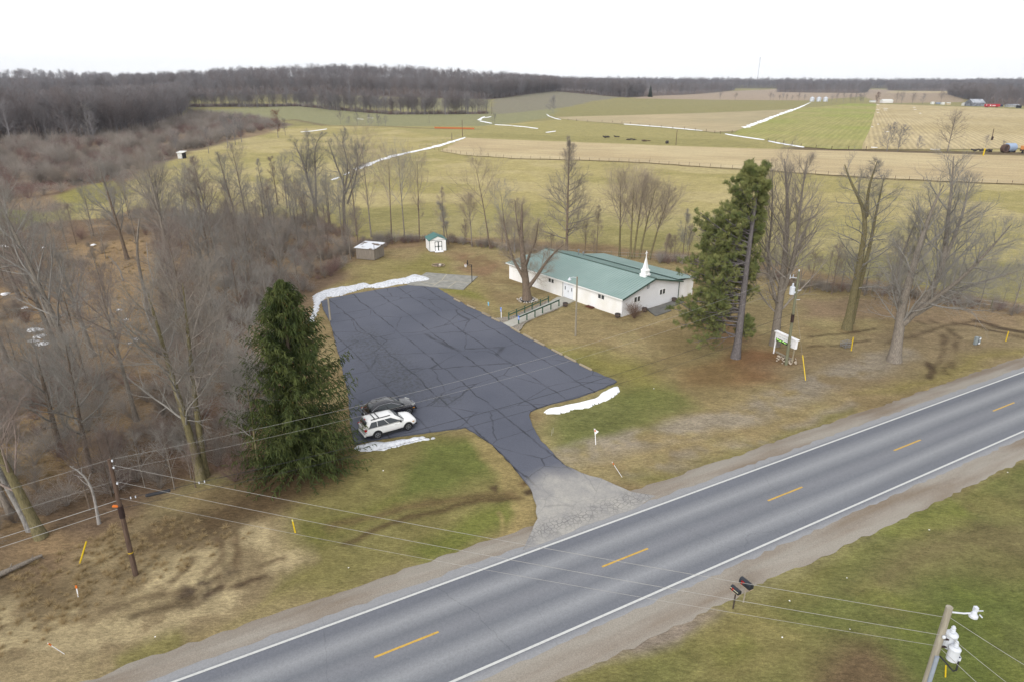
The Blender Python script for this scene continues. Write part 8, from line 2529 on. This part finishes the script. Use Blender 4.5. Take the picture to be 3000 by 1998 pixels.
for x in (0.02, SWD - 0.02):
 b = MB(); b.box((x, 0.06, CZ0 / 2), (0.10, 0.12, CZ0)); o = b.build('post', CABM if x < 1 else pmat('bare_post', A(176, 164, 140), 0.8), sg)
b = MB(); b.bar((0.15, 0.25, 0.22), (SWD - 0.35, 0.25, 0.22), 0.16, 0.16); b.build('foot_beam', POLET, sg)
rk = empty('sign_rocks', s0.lerp(s1_, 0.62) + Vector((0, -0.3, 0)), sang, 'scatter of pale rocks on the ground under the church sign', 'rocks')
o = pebbles('rocks', 46, 0.0, 1.3, pmat('pale_rocks', A(190, 176, 158, 1.3), 0.9, var=0.25, coord='World'), rk, 8, (0.07, 0.17))
# ------------------------------------------------------------------ markers
def marker(u0, v0, u1, v1, wd, m, label, name='marker_post', cap=None, group=None):
 p = P(u0, v0); top = Vector(tuple(vplane(p, u1, v1)))
 t = empty(name, p, 0, label, 'marker post', group)
 b = MB(); b.bar((0, 0, -0.1), tuple(top), wd, wd * 0.35); b.build('post', m, t)
 if cap:
  b = MB(); b.bar(tuple(top * 0.86), tuple(top * 1.0), wd * 1.02, wd * 0.4); b.build('cap', cap, t)
 return t, p, top
marker(2494, 1025, 2500, 988, 0.11, YEL, 'yellow marker post on the lawn between the leaning tree and the spreading tree')
marker(2947, 998, 2955, 971, 0.11, YEL, 'yellow marker post at the muddy track near the right border')
marker(865, 1557, 856, 1521, 0.09, YEL, 'yellow marker post with pale cap at the grass edge below the spruce', cap=pmat('marker_cap_pale', A(236, 232, 150), 0.5))
marker(2771, 1979, 2771, 1948, 0.07, YEL, 'yellow marker post beside the near right pole')
marker(2880, 458, 2886, 436, 0.5, YEL, 'yellow leaning post by the fence near the blue tank')
def delineator(u0, v0, u1, v1, label, flag):
 t, p, top = marker(u0, v0, u1, v1, 0.06, WHITEP2, label, 'delineator_post', group='white delineator posts on the verges')
 d_ = top.normalized()
 b = MB(); c = top * 0.80; b.bar(tuple(c), tuple(c + d_ * 0.2), 0.10, 0.05); b.build('reflector', ORA, t)
 if flag:
  b = MB(); q0 = top; n = Vector((0.0, -0.012, 0))
  tri = [q0 + Vector((-0.10, 0, 0.02)), q0 + Vector((0.34, 0, -0.28)), q0 + Vector((0.02, 0, -0.62))]
  vs = [x - n for x in tri] + [x + n for x in tri]
  b.add(vs, [(0, 1, 2), (5, 4, 3), (0, 3, 4, 1), (1, 4, 5, 2), (2, 5, 3, 0)]); b.build('pennant', WHITEP2, t)
delineator(1745.5, 1299, 1743, 1255, 'white delineator with a three-cornered plate standing on the lawn right of the drive', True)
delineator(1823, 1394, 1793, 1352, 'white delineator leaning left on the verge right of the drive mouth', False)
delineator(188, 1911, 140, 1883, 'white delineator leaning far over in the grass at the lower left', False)
delineator(229, 1747, 223, 1716, 'upright thin white stake with orange tip in the dry grass', False)
for u, v in ((1616, 1272), (1620, 1266)): marker(u, v, u + 1, v - 14, 0.03, pmat('thin_rod', A(190, 186, 170), 0.6), 'thin pale rod on the lawn beside the drive', 'stake', group='pair of thin rods beside the drive')
# pedestal and twisted wire rack
pq_ = P(2861, 1008)
pd = empty('telephone_pedestal', pq_, 0.25, 'small grey double utility pedestal on the verge near the right border', 'pedestal')
PEDM = pmat('pedestal_grey', A(158, 168, 172), 0.5, var=0.08)
b = MB(); b.box((-0.22, 0, 0.45), (0.36, 0.3, 0.98)); b.build('cabinet', PEDM, pd, bevel=0.03)
b = MB(); b.box((0.24, 0.04, 0.40), (0.36, 0.26, 0.84)); b.build('cabinet', PEDM, pd, bevel=0.03)
b = MB(); b.box((0.01, -0.06, 0.46), (0.11, 0.16, 0.92)); b.build('post', pmat('pedestal_dark', A(92, 96, 104), 0.6), pd)
b = MB(); b.box((0.25, -0.10, 0.66), (0.24, 0.02, 0.16)); b.box((0.22, -0.10, 0.10), (0.26, 0.02, 0.16)); b.build('white_plates', WHITEP2, pd)  # two white plates on the face of the right cabinet
pq_ = P(2478, 1016)
wr = empty('wire_rack', pq_, 0.4, 'bent bare wire rack lying on the lawn left of the yellow marker', 'wire rack')
b = MB(); rg = random.Random(6)
for z in (0.05, 0.35, 0.6):
 cs = [Vector((x + rg.uniform(-.1, .1), y + rg.uniform(-.1, .1), z + rg.uniform(-.08, .1))) for x, y in ((-.5, -.35), (.5, -.35), (.55, .4), (-.45, .4))]
 for k in range(4): b.bar(cs[k], cs[(k + 1) % 4], 0.04, 0.04)
 for k in range(1, 5): b.bar(cs[0].lerp(cs[1], k / 5), cs[3].lerp(cs[2], k / 5), 0.022, 0.022)
for x, y in ((-.5, -.35), (.5, -.35), (.55, .4), (-.45, .4)): b.bar((x, y, -.05), (x * 1.08, y * 1.05, 0.68), 0.04, 0.04)
b.build('frame', pmat('galvanised_wire', A(170, 170, 172), 0.5, metal=0.4), wr)
# mailboxes
def mailbox(u, v, h, s, label, ang, post_m, tape):
 p = P(u, v)
 t = empty('mailbox', p, ang, label, 'mailbox')
 b = MB(); b.tube([(0, 0, -0.2), (0.03, 0.0, h)], 0.045, 8); b.build('post', post_m, t)
 L2, W2, H2 = 0.27 * s, 0.115 * s, 0.14 * s
 prof = [(-W2, 0), (W2, 0), (W2, H2)] + [(W2 * math.cos(a), H2 + W2 * math.sin(a)) for a in np.linspace(0.3, PI - 0.3, 7)] + [(-W2, H2)]
 b = MB(); b.add(*[[(x + 0.0, y, z + h + 0.03) for (y, z) in prof for x in (0,)], []]); b = MB()
 vs, fs = ext_x([(y, z + h + 0.03) for y, z in prof], -L2, L2); b.add(vs, fs); b.build('box', pmat('black_mailbox', A(52, 56, 64), 0.45, var=0.12), t)
 b = MB(); b.box((0, 0, h + 0.012), (L2 * 2.1, W2 * 1.9, 0.035)); b.build('board', pmat('board_tan', A(206, 184, 150), 0.8), t)
 b = MB(); b.box((-L2 * 0.45, -W2 - 0.012, h + 0.03 + H2 * 0.8), (0.05 * s, 0.014, 0.18 * s)); b.box((-L2 * 0.25, -W2 - 0.012, h + 0.03 + H2 * 1.3), (0.14 * s, 0.014, 0.05 * s)); b.build('flag', REDL, t)
 if tape:
  b = MB(); b.box((0, -W2 - 0.006, h + 0.03 + H2 * 1.02), (L2 * 1.9, 0.012, 0.035)); b.build('stripe', pmat('pale_stripe', A(226, 222, 190, 1.2), 0.5), t)
 return t
MANG = RANG + PI / 2 + PI
mailbox(2147.8, 1778, 1.15, 1.15, 'smaller black mailbox with a pale stripe on a leaning dark post', MANG, pmat('dark_post', A(84, 74, 68), 0.9), True)
mailbox(2178, 1760, 1.15, 1.5, 'larger black mailbox on a pale post and tan board', MANG, pmat('pale_post', A(176, 166, 148), 0.9), False)
# fallen log at the left border
p0, p1 = P(-70, 1722), P(124, 1631)
lg = empty('fallen_log', p0, 0, 'grey fallen log lying at the left border below the wood', 'log')
rng_ = np.random.default_rng(3)
PL_, RD_ = trunk_line([(0, 0, 0.18), tuple((p1 - p0) * 0.5 + Vector((0.1, 0.1, 0.2))), tuple(p1 - p0 + Vector((0, 0, 0.15)))], 0.2, 0.10, rng_, 12, 0.03, 1.0)
g = Geo(); g.quads(*tubes_np(PL_, RD_, 9)); link_mesh('trunk', g.mesh('trunk'), BARK_G, lg)
P1_, R1_ = sprout(rng_, PL_, RD_, dict(n=6, t0=0.3, t1=0.98, ang=0.8, len=lambda t, pl: 0.5 + 0 * t, rr=0.4, rmin=0.02, k=4, wob=0.15, trop=0.2))
g = Geo(); g.quads(*tubes_np(P1_, R1_, 4)); link_mesh('branch_stubs', g.mesh('branch_stubs'), BARK_G, lg)
# litter on the verges
PAPER = pmat('white_litter', (0.8, 0.8, 0.8), 0.6, var=0.05)
def crumple(u, v, s, label, m=PAPER, seed=0):
 rg = random.Random(seed)
 b = MB(); b.lathe((0, 0, 0), [(s * .5, 0.0), (s * .9, s * .2), (s * .6, s * .5), (s * .1, s * .6)], 7)
 b.v = [(x + rg.uniform(-s, s) * .3, y + rg.uniform(-s, s) * .3, max(0, z + rg.uniform(-s, s) * .15)) for x, y, z in b.v]
 o = b.build('litter', m); o.location = P(u, v)
 return tag(o, label, 'litter', 'scraps of white litter on the verges')
for i, (u, v, s, lb) in enumerate(((2313, 1759, .09, 'white scrap in the grass right of the mailboxes'), (2292, 1866, .10, 'white flat scrap in the straw below the mailboxes'), (2481, 1692, .09, 'white scrap in the green grass halfway to the right border'), (2952, 1383, .10, 'white scrap near the gravel edge at the right border'), (2722, 1551, .11, 'bluish-white scrap in the grass below the gravel, right half'), (2490, 1842, .08, 'small white scrap left of the near right pole'), (1021, 1662, .10, 'white can lying on the verge left of the road'), (455, 1864, .08, 'white scrap at the lower left roadside'), (1123, 1378, .12, 'white scrap on the lawn below the snow bank by the cars'), (2982, 1246, .05, 'tiny white scrap on the far verge at the right border'), (1915, 1138, .12, 'white stick on the lawn near the lot corner snow'))):
 crumple(u, v, s * 0.55, lb, seed=i)
# ================================================================== FAR FARMSTEAD, FENCES, FIELD CLUTTER
def fbox(name, u0, u1, vb, h, dep, label, cat, wall, roofm, pitch=0.35, rz=0.0, over=0.2):
 """small far building: walls and a gable roof, front edge read off the photograph"""
 p0, p1 = P(u0, vb), P(u1, vb)
 Wd = (p1 - p0).length
 t = empty(name, p0, math.atan2(p1.y - p0.y, p1.x - p0.x) + rz, label, cat)
 b = MB(); b.add(*ext_x([(0, -0.1), (dep, -0.1), (dep, h), (dep / 2, h + pitch * dep / 2), (0, h)], 0, Wd)); b.build('wall', wall, t)
 b = MB()
 for s in (0, 1):
  y0, y1 = (-over, dep / 2) if s == 0 else (dep + over, dep / 2)
  z0, z1 = h - over * pitch + 0.03, h + pitch * dep / 2 + 0.03
  pr = [(y0, z0), (y1, z1), (y1, z1 + 0.12), (y0, z0 + 0.12)]
  b.add(*ext_x(pr if s == 0 else pr[::-1], -over, Wd + over))
 b.build('roof', roofm, t)
 return t, Wd
SILV = pmat('galvanised_bin', A(206, 210, 218, 1.2), 0.4, metal=0.25, var=0.06, scale=0.4)
Zf = lambda x, y: (2330 + x / 5.01, 260 + y / 5.01)
for (x, lb) in ((242, 'silver grain bin with conical roof, left of three'), (340, 'silver grain bin with conical roof, middle of three'), (440, 'silver grain bin with conical roof, right of three')):
 p = P(*Zf(x, 196))
 t = empty('grain_bin', p, 0, lb, 'grain bin', 'row of grain bins')
 b = MB()
 pr = []
 for k in range(9): pr += [(3.3, k * 0.6), (3.36, k * 0.6 + 0.3)]
 b.lathe((0, 0, -0.1), pr + [(3.3, 5.4)], 22); b.build('shell', SILV, t)
 b = MB(); b.lathe((0, 0, 5.3), [(3.5, 0), (0.5, 1.9), (0.5, 2.2), (0.05, 2.4)], 22); b.build('roof', SILV, t)
 b = MB(); b.box((0, -3.4, 1.0), (1.0, 0.1, 1.9)); b.build('door', GREYM, t)
OFFW = pmat('off_white_cladding', A(226, 226, 222, 1.2), 0.6, var=0.05)
PALEG = pmat('pale_grey_cladding', A(186, 190, 196), 0.6, var=0.08)
TANW = pmat('tan_cladding', A(214, 196, 160), 0.7, var=0.05)
BLUEG = pmat('blue_grey_metal', A(150, 162, 180), 0.5, var=0.06)
fbox('white_barn', *[Zf(x, 215)[0] for x in (1285, 1432)], Zf(0, 214)[1], 3.2, 9, 'long white barn beyond the rust-leaved oak', 'barn', OFFW, OFFW)
fbox('low_shed', *[Zf(x, 212)[0] for x in (1105, 1180)], Zf(0, 206)[1], 1.8, 4, 'low white shed left of the rust-leaved oak', 'shed', OFFW, PALEG)
fbox('small_hut', *[Zf(x, 232)[0] for x in (2000, 2038)], 306.5, 2.4, 3, 'first little white hut at the far edge of the corn stubble', 'hut', OFFW, OFFW)
fbox('small_hut', *[Zf(x, 232)[0] for x in (2152, 2192)], 307.5, 2.2, 3, 'second little white hut, right of the blue-grey one', 'hut', OFFW, OFFW)
fbox('small_hut', *[Zf(x, 232)[0] for x in (2072, 2130)], 306.5, 1.8, 3, 'low blue-grey hut between the two white ones', 'hut', BLUEG, BLUEG)
fbox('small_hut', *[Zf(x, 232)[0] for x in (2222, 2278)], 308.5, 2.2, 3, 'little tan hut right of the white ones', 'hut', TANW, OFFW)
Zg = lambda x, y: (2800 + x / 11.78, 285 + y / 11.78)
fbox('old_house', Zg(290, 0)[0], Zg(440, 0)[0], Zg(0, 305)[1], 2.6, 6, 'pale house left of the ruined barn', 'house', OFFW, PALEG)
fbox('lean_shed', Zg(450, 0)[0], Zg(580, 0)[0], Zg(0, 312)[1], 1.6, 4, 'low white shed between the pale house and the ruined barn', 'shed', OFFW, OFFW)
t, Wd = fbox('ruined_barn', Zg(575, 0)[0], Zg(1000, 0)[0], Zg(0, 322)[1], 4.2, 16, 'big grey ruined barn with snow-edged sagging roof', 'barn', pmat('ruin_grey', A(160, 164, 174), 0.8, scale=0.35, col2=A(110, 114, 122), pos=(0.4, 0.6)), pmat('ruin_roof', A(200, 204, 212), 0.7, scale=0.3, col2=A(150, 156, 166)), 0.5)
p0, p1 = P(Zg(1015, 0)[0], Zg(0, 362)[1]), P(Zg(1520, 0)[0], Zg(0, 362)[1])
tr = empty('red_trailer', p0, math.atan2(p1.y - p0.y, p1.x - p0.x), 'long red box trailer with white marks before the ruined barn', 'trailer')
Wt = (p1 - p0).length
b = MB(); b.box((Wt / 2, 1.3, 2.3), (Wt, 2.6, 2.9)); b.build('box', pmat('trailer_red', A(196, 52, 66), 0.5, var=0.06), tr)
b = MB(); b.box((Wt * 0.06, -0.02, 2.6), (Wt * 0.05, 0.04, 0.8)); b.box((Wt * 0.34, -0.02, 2.3), (Wt * 0.08, 0.04, 1.2)); b.box((Wt * 0.58, -0.02, 2.1), (Wt * 0.22, 0.04, 0.6)); b.build('marks', WHITEP2, tr)
b = MB(); b.box((Wt / 2, 1.3, 0.8), (Wt * 0.9, 1.6, 0.25)); b.build('chassis', PLAST, tr)
for x in (Wt * 0.1, Wt * 0.18, Wt * 0.82):
 for y in (0.3, 2.3):
  b = MB(); b.tube([(x, y - 0.15, 0.5), (x, y + 0.15, 0.5)], 0.5, 12); b.build('wheel', TYRE, tr)
fbox('old_shack', Zg(1805, 0)[0], Zg(2200, 0)[0], Zg(0, 352)[1], 2.2, 7, 'low grey shack at the right border beyond the corn stubble', 'shack', pmat('shack_grey', A(140, 142, 146), 0.8, scale=0.5, col2=A(190, 192, 190)), pmat('shack_roof', A(130, 132, 140), 0.8, scale=0.5, col2=A(172, 174, 180)), 0.3)
fbox('dark_bin', Zg(2150, 0)[0], Zg(2262, 0)[0], Zg(0, 388)[1], 2.6, 4, 'black box-like shed beside the low grey shack', 'shed', pmat('bin_black', A(50, 52, 58), 0.7), pmat('bin_black_top', A(60, 62, 68), 0.7), 0.1)
fbox('dark_truck_box', Zg(1545, 0)[0], Zg(1625, 0)[0], Zg(0, 335)[1], 2.2, 3, 'dark blue box behind the red trailer', 'shed', pmat('box_navy', A(62, 64, 92), 0.6), pmat('box_navy_top', A(80, 82, 104), 0.6), 0.1)
# blue tank, rusty bale ring, orange wagon
Zh = lambda x, y: (2850 + x / 15.7, 410 + y / 15.7)
p0, p1 = P(*Zh(1640, 596)), P(*Zh(2050, 590))
tk = empty('storage_tank', p0, math.atan2(p1.y - p0.y, p1.x - p0.x), 'pale blue cylindrical tank lying beside the dirt track at the right border', 'tank')
lt = (p1 - p0).length
b = MB(); b.tube([(0.0, 1.9, 1.9), (0.3, 1.9, 1.9), (lt - 0.5, 1.9, 1.9), (lt, 1.9, 1.9)], [1.7, 1.9, 1.9, 1.5], 20); b.build('shell', pmat('tank_blue', A(166, 186, 214), 0.5, var=0.06, scale=0.8), tk)
b = MB()
for x in (lt * .2, lt * .8): b.box((x, 1.9, 0.3), (0.5, 3.0, 0.9))
b.build('cradle', BOXM, tk)
p = P(*Zh(1510, 606))
rb_ = empty('rusty_drum', p, 0.3, 'big round rust-brown drum end left of the blue tank', 'drum')
b = MB(); b.tube([(0, 0, 1.75), (0.1, 1.6, 1.75)], 1.75, 20); b.build('shell', pmat('drum_rust', A(92, 72, 66), 0.9, scale=1.2, col2=A(120, 98, 88)), rb_)
b = MB(); b.tube([(0, -0.03, 1.75), (0, 0.0, 1.75)], 1.2, 16); b.build('end_plate', pmat('drum_dark', A(78, 64, 60), 0.9), rb_)
p0, p1 = P(2986, 450), P(3030, 452)
ow = empty('flat_wagon', p0, math.atan2(p1.y - p0.y, p1.x - p0.x), 'dark wagon loaded with orange boards, cut by the right border', 'wagon')
wl = (p1 - p0).length
b = MB(); b.box((wl / 2, 1.2, 1.2), (wl, 2.4, 0.5)); b.build('bed', BOXM, ow)
b = MB(); b.box((wl / 2, 1.2, 2.3), (wl * 0.97, 2.1, 1.5)); b.build('load', pmat('orange_boards', A(226, 160, 96), 0.8, scale=1.0, col2=A(200, 130, 74), stretch=(0.3, 3, 6)), ow)
for x in (wl * .2, wl * .8):
 b = MB(); b.tube([(x, -0.1, 0.5), (x, 0.2, 0.5)], 0.5, 12); b.build('wheel', TYRE, ow)
def heap(u0, u1, v, h, label, m, seed, name='scrap_heap'):
 p0, p1 = P(u0, v), P(u1, v)
 t = empty(name, p0, math.atan2(p1.y - p0.y, p1.x - p0.x), label, 'scrap heap')
 rg = random.Random(seed); L_ = (p1 - p0).length
 for k in range(7):
  b = MB(); x = rg.uniform(0, L_); a = rg.uniform(-.5, .5); q = rg.uniform(.2, .45) * L_
  b.tube([(x - q / 2 * math.cos(a), rg.uniform(0, 2), rg.uniform(0.1, h)), (x, rg.uniform(0, 2), h * .5), (x + q / 2 * math.cos(a), rg.uniform(0, 2), rg.uniform(0.1, h))], [h * .25, h * .32, h * .2], 6)
  b.build('beam', m, t)
DKS = pmat('dark_scrap', A(82, 76, 72), 0.9, scale=2, var=0.3)
heap(1770, 1812, 405, 1.1, 'long dark scrap heap in the pasture, left of the row', DKS, 1)
heap(1828, 1862, 412, 0.8, 'low dark scrap heap, second in the pasture row', DKS, 2)
heap(1879, 1903, 416, 0.8, 'small brown scrap heap, third in the pasture row', pmat('brown_scrap', A(108, 88, 74), 0.9, var=0.3), 3)
heap(1952, 1958, 422, 1.4, 'little dark heap beside the thin pole in the pasture', DKS, 4)
heap(2856, 2896, 446, 1.2, 'dark pile left of the yellow leaning post by the dirt track', DKS, 5)
heap(2898, 2911, 447, 1.3, 'small black pile between the yellow post and the rusty drum', DKS, 6)
heap(200, 245, 536, 1.1, 'dark brush heap at the edge of the scrub, far left', DKS, 7, 'brush_heap')
heap(2735, 2756, 443, 0.8, 'pale rubble heap beside the spreading dark tree', pmat('pale_rubble', A(206, 198, 184, 1.2), 0.9, var=0.15), 8, 'rubble_heap')
# orange snow fence
p0, p1 = P(*Zb(1640, 714)), P(*Zb(2005, 722))
sf = empty('snow_fence', p0, math.atan2(p1.y - p0.y, p1.x - p0.x), 'low orange snow fence across the pasture', 'fence')
L_ = (p1 - p0).length
b = MB(); b.box((L_ / 2, 0, 0.55), (L_, 0.06, 0.95)); b.build('netting', pmat('orange_netting', A(206, 120, 70), 0.8, var=0.15), sf)
for k in range(9):
 b = MB(); b.box((L_ * k / 8, 0.08, 0.65), (0.08, 0.08, 1.3)); b.build('post', POLEB, sf)
# small white shelter in the scrub
Zi = lambda x, y: (500 + x / 19.6, 420 + y / 19.6)
p0, p1 = P(*Zi(400, 900)), P(*Zi(745, 900))
wsr = empty('field_shelter', p0, math.atan2(p1.y - p0.y, p1.x - p0.x), 'tiny white shelter with an end painted dark as if shaded inside at the edge of the scrub', 'shelter')
L_ = (p1 - p0).length
b = MB(); b.box((L_ * .42, 1.5, 1.1), (L_ * .72, 3.0, 2.2)); b.build('wall', OFFW, wsr)
b = MB(); b.box((L_ * .88, 1.5, 1.05), (L_ * .18, 2.6, 2.1)); b.build('shaded_end', pmat('painted_inside_shade', A(48, 46, 50), 0.9), wsr)  # solid dark box, its colour standing in for the shade inside
b = MB(); b.add(*ext_x([(-0.3, 2.2), (3.3, 2.6), (3.3, 2.75), (-0.3, 2.35)], -0.2, L_ + 0.25)); b.build('roof', OFFW, wsr)
# thin far poles
for i, (u, vb, vt, lb) in enumerate(((1980, 426, 381, 'thin dark pole standing in the pasture by the little heap'), (1257.5, 362, 320, 'pale pole in the far pasture before the middle wood'), (1355, 402, 352, 'thin dark pole at the end of the hay field snow drift'), (1324, 410, 390, 'short post left of the pole at the end of the snow drift'), (1441, 337, 303, 'thin pole at the right end of the middle wood strip'), (1754, 292, 276, 'pole standing before the middle wood at the fallow field'))):
 p = P(u, vb); h = height_at(u, vb, vt)
 b = MB(); b.tube([(0, 0, -.2), (0, 0, h)], [0.16, 0.12], 7); o = b.build('far_pole', POLET if i == 1 else POLEB); o.location = p
 tag(o, lb, 'pole')
p = P(2905, 412); top = vplane(p, 2912, 378)
t = empty('leaning_pole', p, 0, 'leaning dark pole with a box at its foot at the edge of the corn stubble', 'pole')
b = MB(); b.tube([(0, 0, -.2), tuple(top)], [0.22, 0.16], 7); b.build('pole', POLEB, t)
b = MB(); b.box((0.05, -0.1, 1.0), (0.9, 0.5, 1.8)); b.build('box', BOXM, t)
# radio mast on the horizon
dm = ray(2219, 236); k_ = 5200 / math.hypot(dm[0], dm[1])
mp_ = Vector((dm[0] * k_, dm[1] * k_, 0))
Hm = CAMH + (240 - 184) / FPX * 5200 * 1.0
b = MB()
for k in range(3):
 a = k * 2 * PI / 3; b.tube([(1.2 * math.cos(a), 1.2 * math.sin(a), 0), (1.2 * math.cos(a), 1.2 * math.sin(a), Hm)], 0.42, 4)
for k in range(24):
 z = Hm * k / 24; b.tube([(1.2, 0, z), (-0.6, 1.04, z + Hm / 24), ], 0.28, 4)
b.box((0, 0, Hm), (5, 5, 7)); b.box((0, 0, Hm - 14), (4, 4, 5))
o = b.build('radio_mast', pmat('mast_grey', A(190, 186, 196), 0.7)); o.location = mp_
tag(o, 'thin far radio mast above the horizon wood', 'mast')
# wire fences
def fence(pts, n, h, label, m=POLEB, w_=0.12, wires=2):
 q = [P(u, v) for u, v in pts]
 seg = [(q[i + 1] - q[i]).length for i in range(len(q) - 1)]; tot = sum(seg)
 t = empty('wire_fence', q[0], 0, label, 'fence', None)
 pp = []
 for k in range(n):
  s = tot * k / (n - 1); i = 0
  while i < len(seg) - 1 and s > seg[i]: s -= seg[i]; i += 1
  pp.append(q[i].lerp(q[i + 1], min(1, s / seg[i])) - q[0])
 rg = random.Random(len(label))
 me0 = None
 for p in pp:
  if me0 is None:
   b = MB(); b.tube([(0, 0, -.2), (0, 0, h)], w_ / 2, 6); o = b.build('post', m, t); me0 = o.data
  else:
   o = bpy.data.objects.new('post', me0); COL.objects.link(o); o.parent = t
  o.location = p; o.rotation_euler = (rg.uniform(-.06, .06), rg.uniform(-.06, .06), 0)
  o.scale = (1, 1, rg.uniform(.85, 1.15))
 for k in range(wires):
  b = MB()
  for i in range(len(pp) - 1): b.tube([pp[i] + Vector((0, 0, h * (.45 + .45 * k))), pp[i + 1] + Vector((0, 0, h * (.45 + .45 * k)))], 0.012, 3, cap=False)
  b.build('wire', WIREM, t)
fence([Zb(1010, 1025), Zb(1150, 975), Zb(1280, 938), Zb(1450, 908), Zb(1640, 860), Zb(1800, 812), Zb(1900, 780)], 17, 1.35, 'fence of pale posts along the hay field snow drift', POLEW)
fence([(1273, 440), (1356, 454), (1499, 465.5), (1723, 471), (1895, 478.5), (2106, 493.5), (2250, 501.5), (2617, 527), (2888, 538), (3100, 546)], 60, 1.2, 'long thin fence along the near edge of the corn strip')
fence([Zc(440, 633), Zc(640, 650), Zc(860, 655), Zc(1010, 668), Zc(1180, 686), Zc(1400, 704), Zc(1600, 722), Zc(1850, 750), Zc(1890, 765), Zc(2020, 755)], 18, 1.5, 'fence of dark posts along the lower edge of the fallow field', POLEB, 0.25)
fence([Zd(0, 832), Zd(290, 880), Zd(540, 900), Zd(670, 910), Zd(900, 912)], 9, 1.6, 'fence of dark posts below the wheat field', POLEB, 0.25)
fence([(1500, 460 - 160), (1560, 322), (1500, 328), (1440, 336)], 8, 1.3, 'fence at the corner of the grey far field', POLEB, 0.2)
fence([(1050, 738), (1180, 708), (1320, 708), (1480, 733), (1640, 748), (1930, 765), (2080, 772), (2340, 842), (2640, 868), (3000, 920), (3300, 952)], 44, 1.2, 'old wire fence in the back fence row behind the church', POLEG, 0.1)
# ================================================================== HAZE
m = bpy.data.materials.new('haze')
m.use_nodes = True
t = m.node_tree
t.nodes.clear()
out = t.nodes.new('ShaderNodeOutputMaterial')
pv = t.nodes.new('ShaderNodeVolumePrincipled')
pv.inputs['Color'].default_value = (0.80, 0.87, 1.0, 1)
pv.inputs['Density'].default_value = 0.000065
pv.inputs['Anisotropy'].default_value = 0.2
t.links.new(pv.outputs[0], out.inputs['Volume'])
b = MB(); b.box((0, 2600, 94), (13000, 5900, 192))
hz_ = b.build('haze', m)
tag(hz_, kind='stuff')
hz_['label'] = 'thin blue-grey winter haze over the fields and far woods'
